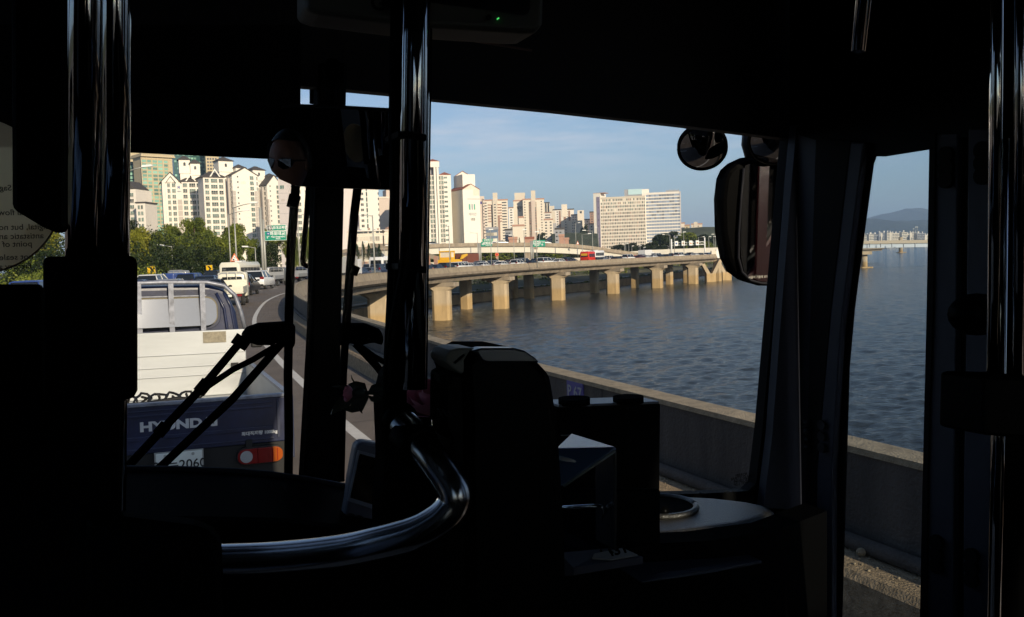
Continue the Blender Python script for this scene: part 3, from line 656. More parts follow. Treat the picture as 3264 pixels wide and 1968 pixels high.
b.win([b.lx(x, 660) for x in (931, 951, 981)], b.H - 2, 2.8, 18, [1.2, 2.6, 1.9], 1.6, style='balcony'); b.bands(b.H - .5, 2.8, 18); b.done()
# ---- 6 blank wall block right of the post
b = Bld('apartment_block', 'tall block with plain pinkish white wall just right of the windscreen post', 1083, 440, 1144, 440, 560, 10, M['pinkwhite'], yref=680); b.box('parapet', 0, 0, b.H, b.W, 10, b.H + .5, M['white2']); b.done()
b = Bld('apartment_block', 'bright cream block with two columns of windows behind the low curved office', 1144, 436, 1209, 436, 540, 16, M['white2'], yref=680)
b.win([b.lx(1155, 660)], b.H - 1.5, 2.75, 20, 1.4, 1.3, style='strip', pane=M['pane_dark']); b.win([b.lx(1170, 660)], b.H - 1.7, 2.75, 20, .7, 2.2, style='dark'); b.win([b.lx(1207, 660)], b.H - 1.5, 2.75, 18, .5, 1.2, style='dark', pane=M['pane_dark']); b.done()
b = Bld('tower_block', 'plain pinkish beige block beside the central pole', 1209, 560, 1252, 562, 629, 20, M['pink'], yref=680); b.box('cornice', -.3, -.4, b.H - .7, b.W - 2, 6, b.H + .3, M['cream']); b.box('rooftop_block', b.W * .62, 2, b.H, b.W + 4, 12, b.H + 5, M['pink']); b.done()
b = Bld('office_building', 'low curved beige office with long strip windows and cluttered roof', 1108, 300, 1247, 300, 735, 14, M['cream'], yref=760)
b.win([b.lx(x, 760) for x in (1120, 1139, 1153, 1166, 1181, 1204, 1216)], b.lz(1160, 741), 3, 1, [1.4, 2.4, 1.2, 1.5, 1.2, 1.0, .9], .9, style='dark', pane=M['pane_dark'])
b.win([b.lx(x, 760) for x in (1134, 1160, 1186, 1203)], b.lz(1160, 762), 3, 3, [1.6, 3.2, 1.7, 1.4], 1.5, style='plain', pane=M['pane_pale']); b.bands(b.lz(1160, 750), 1.6, 4, hh=.1, t=.05, m=M['pink'])
for k in range(14): q = random.uniform(0, b.W); b.box('roof_clutter', q, 2, b.H, q + random.uniform(.2, 1.1), 3, b.H + random.uniform(.3, 1.6), random.choice([M['white'], M['greywall'], M['brownwall'], M['sblue']]))
b.box('cornice', -.2, -.5, b.H - .3, b.W + .2, 13, b.H + .1, M['white']); b.done()
# ---- 9 tall white block right of the pole with red roofs
b = Bld('apartment_block', 'tall bright white flats with green balconies and red roofs just right of the central pole', 1330, 494, 1441, 496, 559, 12, M['white2'], yref=680)
H = b.H; b.win([b.lx(1349, 680), b.lx(1424, 680)], H - 1.5, 2.8, 18, [1.9, 1.8], 1.1, style='strip', pane=M['pane'])
b.win([b.lx(1375, 680), b.lx(1384, 680), b.lx(1405, 680), b.lx(1414, 680)], H - 1.7, 2.8, 18, [1.2, 1.2, 1.2, 1.2], 2.0, style='balcony', pane=M['pane']); b.bands(H - .2, 2.8, 18, b.lx(1369, 680), b.lx(1418, 680), hh=.4, t=.45)
mb = MB(); 
for x in (1390, 1399): q = b.lx(x, 680); mb.box(q - .6, -1.2, 0, q + .6, 0, b.lz(1390, 530))
mb.build('pilaster', M['white2'], b.root); q = b.lx(1394.5, 680); b.box('stair_window', q - .5, -.6, 3, q + .5, .1, b.lz(1392, 528), M['pane_dark'])
b.box('tower', b.lx(1366, 600), 2, H - 6, b.lx(1396, 600), 9, b.lz(1380, 533), M['greywall']); b.box('tower_top', b.lx(1365, 600), -1.3, b.lz(1380, 534), b.lx(1402, 600), 9, b.lz(1390, 516), M['white2'])
b.hip(b.lx(1365, 600), 0, b.lx(1402, 600), 9, b.lz(1390, 516) + .27, 1.7, M['redroof'], .3); b.hip(b.lx(1402, 600), 0, b.W, 12, H + .3, 1.7, M['redroof'], .2); b.hip(b.lx(1330, 600), 0, b.lx(1376, 600), 12, H + .3, 1.4, M['redroof'], .2)
b.box('left_wing', -2, -1.0, 0, b.lx(1368, 680), -.02, b.lz(1360, 517), M['white2']); b.win([b.lx(1362, 680)], b.lz(1360, 530), 2.8, 20, .9, .9, face=Matrix.Translation((0, -1.0, 0)), style='dark'); b.done(100)
# ---- 10 block 103
b = Bld('apartment_block', 'white block with blank lit end wall painted with green stripes and the number 103', 1477, 496, 1531, 501, 605, 20, M['white2'], yref=680)
H = b.H; W = b.W; b.gable(0, W, 0, 20, H, b.lz(1500, 588) - H, M['redroof'], M['cream'], .2); b.box('accent_panel', W * .62, -.04, b.lz(1510, 624), W - .02, .1, H, M['cream']); b.box('accent_panel', W * .25, -.04, b.lz(1500, 636), W - .02, .1, b.lz(1500, 634), M['greywall'])
for k, (x0, x1, mm) in enumerate(((.325, .43, 'pane_green'), (.445, .475, 'signwhite'), (.49, .565, 'greywall'), (.58, .60, 'signwhite'), (.62, .71, 'pane_green'))): b.box('stripe', W * x0, -.05, b.lz(1505, 669), W * x1, .1, b.lz(1505, 651), mat('painted green stripe', (.15, .38, .28), .8) if mm == 'pane_green' else M[mm])
txt('래미안', 1.9, M['greywall'], b.root, face_mat((W * .54, -.05, b.lz(1505, 684)), (1, 0, 0), (0, 0, 1)), bold=.03); txt('103', 2.1, M['greyroof'], b.root, face_mat((W * .54, -.05, b.lz(1505, 700)), (1, 0, 0), (0, 0, 1)), bold=.05)
b.done()
b = Bld('apartment_block', 'shaded grey-white flank with stacked balconies left of the block numbered 103', 1434, 520, 1477, 500, 603, 8, M['pinkwhite'], yref=680)
H = b.H; b.win([b.lx(x, 680) for x in (1441, 1449, 1463)], H - 1.5, 2.8, 18, [1.6, 1.3, 1.0], 1.3, style='dark', pane=M['pane_dark']); b.win([b.lx(1470.5, 680)], H - 1.5, 2.8, 18, 2.6, 1.7, style='balcony'); b.bands(H - 2.6, 2.8, 18, b.lx(1467, 680), b.lx(1477, 680), hh=.4, t=.6)
b.box('tower', b.lx(1443, 620), 1, H - 3, b.lx(1443, 620) + 14, 9, b.lz(1446, 562), M['white2']); b.done()
b = Bld('stair_tower', 'white gabled lift tower rising behind the red roof of the block numbered 103', 1452, 530, 1500, 530, 562, 9, M['white2'], yref=600, zb=10); b.gable(0, b.W, 0, 8, b.H, b.lz(1475, 547) - b.H, M['redroof'], M['white2'], .2); b.box('ledge', -.15, -.15, b.lz(1475, 579), b.W + .15, .1, b.lz(1475, 578), M['greywall']); b.box('opening', b.W * .72, -.05, b.lz(1489, 571), b.W * .80, .1, b.lz(1489, 566), M['pane_dark']); b.done()
# ---- distant blocks
b = Bld('apartment_block', 'thin pinkish brown block just right of the block numbered 103', 1531, 700, 1545, 702, 626, 20, M['pink'], yref=680); b.box('blue_panel', b.W * .05, -.1, b.lz(1538, 651), b.W * .4, .1, b.lz(1538, 643), M['plateblue']); b.box('recess_shade', b.W * .42, -.1, 0, b.W * .6, .1, b.H - 2, M['greyroof']); b.win([b.W * .8], b.H - 3, 2.8, 30, .9, 1, style='dark', pane=M['pane_dark']); b.done()  # raised dark strip, shade of a recess put into its colour
def far_block(label, xa, xb, yt, d, wall, cols, rise, wins=(1.6, 1.2), rows=18, roof='salmon', tower=None, side=None, zb=-4, dd=0, name='apartment_block', extra=None, pane='pane_dark', grp='hillside flats'):
    b = Bld(name, label, xa, d, xb, d + dd, yt, 14, M[wall], zb=zb, yref=700); ym = 700
    b.win([b.lx(x, ym) for x in cols], b.H - 2.2, rise, rows, wins[0], wins[1], style='dark', pane=M[pane])
    if roof: b.box('roof', -.3, -.3, b.H, b.W + .3, 14.3, b.H + 1.3, M[roof])
    if tower:
        for (ta, tb, tt, mm) in tower: b.box('tower', b.lx(ta, 640), -.4, b.H - 8, b.lx(tb, 640), 6, b.lz((ta + tb) / 2, tt), M[mm])
    if side: b.box('recess', b.lx(side[0], ym), -.15, 2, b.lx(side[1], ym), .1, b.H - .5, M[side[2]])
    if extra: extra(b)
    b.done(); return b
def ex1(b):
    b.box('stair_tower', b.lx(1571, 680), -1.2, 0, b.lx(1586, 680), 0, b.H + 1, M['cream2']); b.box('recess_shade', b.lx(1566, 680), -.2, 0, b.lx(1570, 680), .1, b.H - 4, M['greyroof']); b.win([b.lx(1578, 680)], b.H - 4, 2.8, 18, 2, .9, face=Matrix.Translation((0, -1.2, 0)), style='dark', pane=M['pane_dark'])  # dark strip left of the stair tower paints a shaded recess
    for x0, x1 in ((1556, 1566), (1586, 1600)): b.bands(b.H - 4, 2.8, 7, b.lx(x0, 680), b.lx(x1, 680), m=M['salmon'], hh=.7, t=1.0, name='balcony')
    b.box('brown_bay', b.lx(1588, 740), -.5, 0, b.lx(1595, 740), 0, b.lz(1590, 688), M['brownwall'])
far_block('cream flats with a lift tower and brown bays behind the left green sign', 1545, 1620, 640, 860, 'cream', (1549, 1605, 1612), 2.8, (2.4, 1.1), 20, tower=[(1571, 1586, 615, 'cream2')], extra=ex1)
far_block('distant white flats with blue stripes between the two cream towers', 1622, 1640, 664, 1000, 'white2', (1630,), 3, (2.5, 1.2), 8, roof='brownwall')
def ex2(b):
    b.box('penthouse', b.lx(1640, 630), .5, b.H, b.lx(1674, 630), 8, b.lz(1655, 615), M['cream2'])
    txt('현진', 3.6, M['greyroof'], b.root, face_mat((b.lx(1657, 664), -.1, b.lz(1657, 664)), (1, 0, 0), (0, 0, 1)), bold=.15); txt('101', 2.2, M['greyroof'], b.root, face_mat((b.lx(1657, 664), -.1, b.lz(1657, 673)), (1, 0, 0), (0, 0, 1)), bold=.1)
far_block('cream end wall with dark writing and a wide rooftop block', 1638, 1668, 642, 905, 'cream', (), 2.8, rows=0, extra=ex2)
def ex3(b):
    b.box('stair_tower', b.lx(1694, 680), -1.2, 0, b.lx(1706, 680), 0, b.lz(1700, 640), M['pink'])
    for x0, x1 in ((1687, 1693), (1703, 1711)): b.box('brown_bay', b.lx(x0, 700), -.3, 0, b.lx(x1, 700), .02, b.H - 2.5, M['brownwall'])
    b.win([b.lx(1690, 700), b.lx(1708, 700)], b.H - 3, 2.75, 21, 1.2, 1.4, face=Matrix.Translation((0, -.35, 0)), style='dark', pane=M['pane'])
far_block('tall cream flats with two brown bays and a slim lift tower, middle of the skyline', 1668, 1736, 637, 895, 'cream', (1674, 1727), 2.75, (1.3, 1.1), 20, tower=[(1693, 1707, 608, 'cream2')], extra=ex3)
far_block('small ochre block with dark roof peeping over the cream flats', 1735, 1753, 648, 1100, 'cream2', (1741, 1749), 3, (2, 4), 4, roof='greyroof')
far_block('ochre box shaped lift tower above the hillside flats', 1750, 1768, 657, 1150, 'cream2', (), 3, rows=0, roof=None)
far_block('cream flats stepping down the hill in front of the tall brown bayed tower', 1734, 1762, 702, 800, 'cream', (1740, 1755), 2.7, (1.8, 1.2), 12)
far_block('white flats with dark red roof on the hillside', 1735, 1758, 680, 960, 'white', (1746,), 3, (6, 1.2), 6, roof='brownwall')
far_block('plain ochre end wall of a hillside block', 1758, 1770, 674, 930, 'cream2', (), 3, rows=0, roof=None)
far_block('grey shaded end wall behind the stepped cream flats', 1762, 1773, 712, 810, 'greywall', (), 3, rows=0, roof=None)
def ex4(b):
    for x0, x1 in ((1782, 1788), (1797, 1804), (1812, 1818)): b.box('brown_bay', b.lx(x0, 700), -.3, 0, b.lx(x1, 700), .02, b.H - 1, M['brownwall'])
far_block('white flats with reddish brown bays and an ochre lift tower on the hill', 1763, 1830, 670, 1000, 'white', (1777, 1808), 2.8, (1.6, 1.2), 12, roof='greyroof', tower=[(1789, 1807, 652, 'cream')], extra=ex4)
far_block('small white flats with flat dark roof right of the brown bayed block', 1821, 1842, 687, 980, 'white', (1827, 1834), 2.8, (1.4, 1.2), 8, roof='greyroof')
far_block('square ochre lift tower with a small emblem near the big office slab', 1841, 1862, 671, 960, 'cream', (1852,), 9, (2.4, 2.4), 1, roof=None)
far_block('long low white hillside flats under a dark roof left of the office slab', 1846, 1882, 702, 1010, 'white', (1852, 1862, 1872), 3, (1.6, 1.2), 5, roof='greyroof')
far_block('ochre block with plain lit wall in the middle of the hillside', 1788, 1812, 702, 900, 'cream2', (1803,), 2.8, (1.4, 1.1), 10, roof=None)
far_block('tan block with small windows beside the ochre lift tower', 1812, 1856, 704, 880, 'cream2', (1825, 1832), 2.8, (1.3, 1.1), 9, roof=None)
far_block('dark brick tower partly behind the left edge of the office slab', 1880, 1897, 678, 1000, 'brownwall', (1887,), 2.8, (1.5, 1.1), 9, roof='greyroof')
far_block('small pale villa with pinkish wall below the dark brick tower', 1877, 1897, 716, 850, 'cream', (1885,), 3, (1.5, 1.2), 4)
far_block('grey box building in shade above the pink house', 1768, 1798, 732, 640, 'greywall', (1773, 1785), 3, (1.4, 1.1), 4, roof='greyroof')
far_block('salmon pink house beside the flyover', 1780, 1796, 754, 500, 'salmon', (), 3, rows=0, roof='salmon', name='house')
far_block('low pink house with little bushes in front, right of the taller pink house', 1797, 1811, 765, 500, 'salmon', (), 3, rows=0, roof='salmon', name='house')
far_block('plain cream hall behind the flyover between the signs', 1633, 1670, 722, 620, 'cream', (), 3, rows=0)
far_block('cream annexe on top of the plain cream hall', 1653, 1669, 695, 700, 'cream', (), 3, rows=0)
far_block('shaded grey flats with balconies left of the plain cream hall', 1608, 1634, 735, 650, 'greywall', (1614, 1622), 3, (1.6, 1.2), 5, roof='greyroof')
far_block('low building with orange tiled roof below the cream hall', 1620, 1646, 764, 420, 'salmon', (), 3, rows=0, roof='salmon', name='house')
far_block('brick red low wall building at the foot of the brown bayed tower', 1670, 1700, 762, 520, 'salmon', (), 3, rows=0, roof='redroof', name='house')
far_block('pale glasshouse like building behind the left lamp posts', 1548, 1586, 733, 420, 'pane_blue', (1556, 1566, 1576), 3, (2.2, 1.6), 5, roof='greywall', pane='pane_pale', name='office_building')
# dark wooded hillside under the far flats
hs = MB(); pts = [(1755, 738), (1800, 742), (1860, 735), (1905, 742)]
def slope(name, label, pts, d, m, depth=60, zb=-4):
    mb = MB(); top = [P(x, y, d) for x, y in pts]; vs = []; n = len(top)
    for q in top: vs += [(q.x, q.y - 25, zb), (q.x, q.y - 8, zb + (q.z - zb) * .7), (q.x, q.y, q.z), (q.x * 1.05, q.y + depth, q.z - 1)]
    mb.add(vs, [(4 * i + j, 4 * i + 4 + j, 4 * i + 5 + j, 4 * i + 1 + j) for i in range(n - 1) for j in range(3)]); o = mb.build(name, m); o['kind'] = 'structure'; return o
M['wood'] = mat('dark wooded slope', (.030, .038, .022), .95, noise=.5, nscale=.15, bump=1, bscale=1)
slope('hillside', '', [(1330, 800), (1450, 795), (1560, 791), (1760, 791), (1860, 800)], 395, M['wood'], depth=150); slope('hillside', '', [(1758, 746), (1800, 744), (1850, 742), (1905, 745)], 760, M['wood']); slope('hillside', '', [(2165, 730), (2200, 727), (2240, 724), (2290, 724), (2350, 735), (2500, 760)], 900, M['wood'])
far_block('cream houses on the low ridge right of the office slab', 2171, 2182, 713, 980, 'cream', (), 3, rows=0, name='house'); far_block('tall orange brown house on the low ridge', 2182, 2198, 720, 960, 'tan', (2189,), 3, (1.5, 1.2), 3, name='house')
far_block('wide pale flat roofed house on the dark ridge', 2203, 2238, 716, 1000, 'cream2', (2212, 2225), 3, (1.5, 1.2), 3, name='house', tower=[(2210, 2222, 708, 'cream2')]); far_block('small red brick house at the right end of the dark ridge', 2286, 2300, 702, 1000, 'brownwall', (), 3, rows=0, roof='brownwall', name='house')
# ---- office slab (two halves)
b = Bld('office_slab', 'large pale office slab with a grid of square windows and purple grey shaded side', 1915, 830, 2057, 830, 628, 30, M['cream'], yref=700)
H = b.H; W = b.W; rows = 15; dz = (b.lz(1985, 634) - b.lz(1985, 783)) / 14; zt = b.lz(1985, 637)
xs = [W * (k + .6) / 26 for k in range(26)]
random.seed(11)
for r_ in range(rows):
    for k, x in enumerate(xs):
        pr_ = random.random()
        b.win([x], zt - r_ * dz, dz, 1, 1.15 if k % 2 else 1.0, 1.9, style='dark', pane=M['pane'] if (k + r_ % 2) % 2 and pr_ < .8 or pr_ < .15 else M['pane_pale'] if pr_ < .9 else M['brownwall'])
b.bands(zt + dz * .5, dz, rows + 1, m=M['white'], hh=.5, t=.12); b.box('parapet', -.2, -.35, b.lz(1985, 632), W, 30, H + .3, M['cream2'])
for x in range(14): b.box('pilaster', W * x / 13 - .15, -.38, 0, W * x / 13 + .15, 0, b.lz(1985, 632), M['white'])
b.done()
b = Bld('office_wing', 'pale office wing with long rows of blue windows, right half of the slab', 2058, 830, 2170, 830, 613, 28, M['white'], yref=700)
H = b.H; W = b.W; dz2 = (b.lz(2110, 621) - b.lz(2110, 740)) / 11.5; zt = b.lz(2110, 623)
for r_ in range(15): b.win([W * (k + .75) / 13.5 for k in range(13)], zt - r_ * dz2, dz2, 1, W / 15.5, 1.95, style='strip', pane=M['pane_blue'])
b.bands(zt + dz2 * .5, dz2, 16, m=M['white2'], hh=.9, t=.2); b.box('edge_pier', W - .5, -.5, 0, W + .3, 1, H, M['pinkwhite']); b.box('edge_pier', -.6, -.6, 0, .4, 1, H, M['white2'])
b.box('rooftop_plant', b.lx(2122, 608), 4, H, b.lx(2165, 608), 9, b.lz(2140, 606), M['greywall'])
for k in range(7): q = random.uniform(b.lx(2125, 608), W); b.box('antenna', q, 3.9, H, q + .15, 4.1, H + random.uniform(2, 4.2), M['railing'])
b.done()
b = Bld('end_wall', 'white end wall with painted purple grey shade at the left of the office slab', 1893, 832, 1915, 830, 617, 20, M['white2'], yref=700); b.box('shade_panel', b.W * .45, -.3, 0, b.W * .92, .1, b.lz(1909, 628), mat('purple grey painted shade', (.22, .19, .26), .8)); b.win([b.W * .7], b.H - 8, 6, 8, .5, 1.2, face=Matrix.Translation((0, -.3, 0)), style='dark', pane=M['pane_dark']); b.box('cap', 0, -.02, b.H, b.W + 5, 12, b.lz(1905, 616) + .2, M['salmon']); b.done()  # purple grey panel: the slab's shaded side put into a colour
b = Bld('rooftop_hall', 'pale blue rooftop hall on top of the office slab', 1990, 850, 2046, 850, 604, 12, M['greywall'], yref=610, zb=20); b.box('blue_screen', b.lx(2002, 610), -.5, b.lz(2020, 621), b.W, .2, b.H + .1, mat('pale blue screen', (.42, .58, .60), .6)); b.box('white_annexe', b.W, 1, 0, b.W + 7, 8, b.H - .3, M['white2']); b.done()
# ---- far shore flats
random.seed(21)
xs = 2728
k = 0
while xs < 2975:
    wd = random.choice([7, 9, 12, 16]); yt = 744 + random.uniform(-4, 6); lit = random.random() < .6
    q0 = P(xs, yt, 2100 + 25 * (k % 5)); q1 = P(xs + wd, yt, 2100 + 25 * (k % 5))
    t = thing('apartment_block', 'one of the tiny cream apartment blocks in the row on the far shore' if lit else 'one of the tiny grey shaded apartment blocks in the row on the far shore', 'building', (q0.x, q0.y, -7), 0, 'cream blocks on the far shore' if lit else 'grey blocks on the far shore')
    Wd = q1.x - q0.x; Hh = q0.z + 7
    MB().box(0, 0, 0, Wd * .93, 14, Hh).build('wall', M['cream'] if lit else M['greywall'], t); MB().box(Wd * .3, 2, Hh, Wd * .55, 8, Hh + 4).build('lift_tower', M['white'], t)  # blocks in shade get grey walls, the shade put into the colour
    if wd > 8:
        mb = MB()
        for r_ in range(int(Hh / 4)): mb.box(1, -.3, 3 + 4 * r_, Wd * .9, .1, 4.6 + 4 * r_)
        mb.build('window_band', M['pane_dark'], t)
    xs += wd * random.uniform(.75, 1.1); k += 1
# ================================================================ vegetation
def leafmat(name, a, b_, c, sc_=.6):
    m = bpy.data.materials.new(name); m.use_nodes = True; t = m.node_tree; p = t.nodes['Principled BSDF']; l = t.links.new
    p.inputs['Roughness'].default_value = .55; p.inputs['Specular IOR Level'].default_value = .3
    tc = t.nodes.new('ShaderNodeTexCoord'); n = t.nodes.new('ShaderNodeTexNoise'); n.inputs['Scale'].default_value = sc_; n.inputs['Detail'].default_value = 3
    l(tc.outputs['Object'], n.inputs['Vector']); r = t.nodes.new('ShaderNodeValToRGB'); e = r.color_ramp.elements; e[0].position = .35; e[0].color = (*a, 1); e[1].position = .68; e[1].color = (*c, 1)
    q = e.new(.52); q.color = (*b_, 1); l(n.outputs[0], r.inputs[0])
    g = t.nodes.new('ShaderNodeNewGeometry'); h = t.nodes.new('ShaderNodeMapRange'); h.inputs[3].default_value = .6; h.inputs[4].default_value = 1.45; l(g.outputs['Random Per Island'], h.inputs[0])
    x = t.nodes.new('ShaderNodeMixRGB'); x.blend_type = 'MULTIPLY'; x.inputs[0].default_value = 1; l(r.outputs[0], x.inputs[1]); l(h.outputs[0], x.inputs[2]); l(x.outputs[0], p.inputs['Base Color'])
    tr = t.nodes.new('ShaderNodeBsdfTranslucent'); l(x.outputs[0], tr.inputs[0]); ms = t.nodes.new('ShaderNodeMixShader'); ms.inputs[0].default_value = .25
    o = t.nodes['Material Output']; l(p.outputs[0], ms.inputs[1]); l(tr.outputs[0], ms.inputs[2]); l(ms.outputs[0], o.inputs[0]); return m
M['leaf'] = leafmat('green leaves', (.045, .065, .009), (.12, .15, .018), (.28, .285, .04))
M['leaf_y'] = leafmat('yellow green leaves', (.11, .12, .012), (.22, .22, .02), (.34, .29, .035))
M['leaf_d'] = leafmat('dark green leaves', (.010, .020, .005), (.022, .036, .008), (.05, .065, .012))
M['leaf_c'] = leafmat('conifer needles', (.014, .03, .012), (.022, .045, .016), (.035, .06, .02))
def leaf(m, c, s, rnd):
    a = Vector((rnd.gauss(0, 1), rnd.gauss(0, 1), rnd.gauss(0, .8))).normalized(); u = a.orthogonal().normalized(); v = a.cross(u)
    an = rnd.uniform(0, 6.28); u2 = u * math.cos(an) + v * math.sin(an); v2 = a.cross(u2); s *= rnd.uniform(.6, 1.3)
    m.v += [tuple(c - u2 * s), tuple(c - v2 * s * .55 + a * s * .15), tuple(c + u2 * s), tuple(c + v2 * s * .55 + a * s * .15)]
    k = len(m.v); m.f.append([k - 4, k - 3, k - 2, k - 1]); m.m.append(0); m.sm.append(False)
def crown(seed, lobes, n, ls, w=1, h=1, cone=False):
    """unit-ish crown: radius 1, height about 2, sitting on z=0"""
    rnd = random.Random(seed); m = MB(); L_ = []
    for k in range(lobes):
        if cone:
            z = rnd.uniform(.05, 1.9); rr = (1 - z / 2.05) * .9; a = rnd.uniform(0, 6.28); q = rnd.uniform(.3, .8) * rr; L_.append((Vector((q * math.cos(a), q * math.sin(a), z)), .12 + rr * .35))
        else:
            a = rnd.uniform(0, 6.28); z = rnd.uniform(.3, 1.65); rr = math.sin(math.pi * min(1, (z + .15) / 2.1)) ** .6 * .72; q = rr * rnd.uniform(.45, 1); L_.append((Vector((q * math.cos(a), q * math.sin(a), z)), rnd.uniform(.2, .36)))
    for _ in range(n):
        c, r_ = rnd.choice(L_); d = Vector((rnd.gauss(0, 1), rnd.gauss(0, 1), rnd.gauss(.25, 1))).normalized(); rad = r_ * (rnd.uniform(.75, 1.08) if rnd.random() < .8 else rnd.uniform(.2, .8))
        leaf(m, c + Vector((d.x * rad, d.y * rad, d.z * rad * .85)), ls, rnd)
    return m
def trunk_mb(seed, h0=-1.2):
    rnd = random.Random(seed); m = MB(); m.tube([(0, 0, 0), (.02, .01, .4), (0, .03, .7), (.03, 0, .92)], [.09, .07, .05, .02], 8)
    for k in range(7):
        a = k * 2.4 + rnd.uniform(0, 1); z = rnd.uniform(.5, .75); m.tube([(0, 0, z), (.28 * math.cos(a), .28 * math.sin(a), z + .08), (.55 * math.cos(a), .55 * math.sin(a), z + .15)], [.035, .022, .008], 5)
    return m
_cr = {}
def crown_mesh(kind, mt):
    k = (kind, mt)
    if k not in _cr:
        if kind < 4: mm = crown(40 + kind, 48, 9000, .052)
        elif kind == 4: mm = crown(77, 60, 3200, .05, cone=True)
        else: mm = crown(90 + kind, 30, 2400, .085)
        _cr[k] = mm.mesh('crown', M[mt])
    return _cr[k]
_tk = [trunk_mb(i).mesh('trunk', M['bark']) for i in range(3)]
rt_ = random.Random(4)
def tree(px, ytop, ybase, wpx, d, label, kind=0, mt='leaf', group=None, name='leafy_tree', zb=None, cat='tree'):
    """crown spans ytop..ybase at depth d and is wpx wide"""
    top = P(px, ytop, d); bot = P(px, ybase, d); h = (top.z - bot.z); rad = wpx / 2 / F * d
    z0 = zb if zb is not None else min(bot.z - 2, -3)
    t = thing(name, label, cat, (top.x, top.y, z0), rt_.uniform(0, 6.28), group)
    c = link(crown_mesh(kind, mt), 'crown', t); c.location = (0, 0, bot.z - z0); c.scale = (rad, rad, h / 2)
    k = link(_tk[kind % 3], 'trunk', t); k.scale = (rad, rad, bot.z - z0 + h * .85); return t
TG = 'trees along the left side of the road'
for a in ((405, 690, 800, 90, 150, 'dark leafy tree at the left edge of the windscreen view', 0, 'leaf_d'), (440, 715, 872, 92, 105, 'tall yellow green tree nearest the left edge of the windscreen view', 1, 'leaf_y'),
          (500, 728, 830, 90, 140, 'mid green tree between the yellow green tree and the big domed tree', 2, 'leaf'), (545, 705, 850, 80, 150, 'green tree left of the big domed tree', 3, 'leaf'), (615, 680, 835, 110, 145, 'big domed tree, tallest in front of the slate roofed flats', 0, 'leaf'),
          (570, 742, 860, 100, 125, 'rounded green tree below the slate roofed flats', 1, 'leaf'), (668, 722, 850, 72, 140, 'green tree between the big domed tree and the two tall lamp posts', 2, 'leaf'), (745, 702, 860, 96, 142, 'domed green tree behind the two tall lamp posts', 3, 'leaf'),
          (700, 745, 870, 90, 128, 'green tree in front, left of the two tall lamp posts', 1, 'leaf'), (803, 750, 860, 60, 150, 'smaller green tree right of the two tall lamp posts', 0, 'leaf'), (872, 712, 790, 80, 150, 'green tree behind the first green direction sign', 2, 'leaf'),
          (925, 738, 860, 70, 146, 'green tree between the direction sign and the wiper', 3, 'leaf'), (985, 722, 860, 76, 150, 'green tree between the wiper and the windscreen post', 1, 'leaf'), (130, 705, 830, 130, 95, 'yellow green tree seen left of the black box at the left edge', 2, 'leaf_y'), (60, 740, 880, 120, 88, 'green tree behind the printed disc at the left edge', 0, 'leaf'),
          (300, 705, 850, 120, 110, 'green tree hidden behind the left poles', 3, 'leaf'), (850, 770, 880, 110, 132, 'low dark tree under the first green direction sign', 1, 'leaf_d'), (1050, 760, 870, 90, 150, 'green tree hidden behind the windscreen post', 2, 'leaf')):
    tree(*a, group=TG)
# conifers in front of the curved office
for i, (px, yt) in enumerate(((1118, 790), (1137, 778), (1156, 770), (1175, 776), (1192, 772), (1208, 778))):
    tree(px, yt, 822, 26, 185, ('first', 'second', 'third', 'fourth', 'fifth', 'sixth')[i] + ' from the left of the dark conifers in front of the curved office', 4, 'leaf_c', 'conifers in front of the curved office', 'conifer')
# trees behind flyover / beside the office slab
TB = 'trees seen under and beyond the flyover'
for i, (px, yt, yb, wp, d, mt, lab) in enumerate(((1395, 806, 850, 60, 330, 'leaf', 'round green tree under the flyover, left of the yellow excavator'), (1440, 808, 850, 70, 340, 'leaf', 'green tree under the flyover behind the yellow excavator'), (1500, 806, 850, 70, 340, 'leaf_d', 'dark tree under the flyover behind the brown container'), (1555, 805, 850, 70, 340, 'leaf', 'green tree under the flyover below the left green sign'),
                (1610, 806, 850, 70, 335, 'leaf', 'light green tree under the flyover right of the round orange sign'), (1660, 808, 850, 60, 340, 'leaf_d', 'dark tree under the flyover left of its pier'), (1740, 808, 850, 80, 340, 'leaf', 'green tree under the flyover right of its pier'), (1800, 812, 850, 80, 340, 'leaf', 'green tree under the flyover near its right end'), (1850, 812, 850, 60, 335, 'leaf_d', 'dark tree under the flyover behind the red bus'),
                (1725, 742, 790, 30, 520, 'leaf_c', 'dark pointed tree beside the brown bayed tower'), (1860, 712, 790, 26, 800, 'leaf_d', 'dark cypress on the hillside left of the office slab'),
                (1975, 782, 812, 60, 420, 'leaf_d', 'low dark tree at the foot of the office slab, leftmost'), (2010, 776, 812, 50, 420, 'leaf_d', 'dark tree at the foot of the office slab, middle'), (2035, 780, 812, 40, 430, 'leaf_d', 'dark tree at the foot of the office slab, rightmost'),
                (2105, 745, 812, 56, 430, 'leaf_d', 'tall dark tree left of the sign gantry in front of the office wing'), (2135, 736, 805, 60, 440, 'leaf_d', 'big dark tree directly behind the sign gantry, left'), (2075, 768, 815, 50, 425, 'leaf_d', 'small dark tree between office slab and gantry'),
                (2190, 740, 800, 66, 450, 'leaf', 'green tree behind the middle of the sign gantry'), (2235, 748, 800, 60, 450, 'leaf_d', 'dark tree behind the right end of the sign gantry'), (2280, 746, 800, 60, 450, 'leaf_d', 'dark tree right of the sign gantry beside the big mirror'), (2160, 765, 812, 60, 430, 'leaf_d', 'low dark tree behind the gantry signs'), (2320, 760, 800, 60, 450, 'leaf_d', 'dark tree hidden behind the big mirror'), (2240, 770, 810, 70, 430, 'leaf', 'green low tree behind the rightmost gantry sign'))):
    tree(px, yt - 5 - (6 if yt > 800 else 0), yb, wp * 1.35, d, lab, 5 + i % 3, mt, TB, zb=-5)
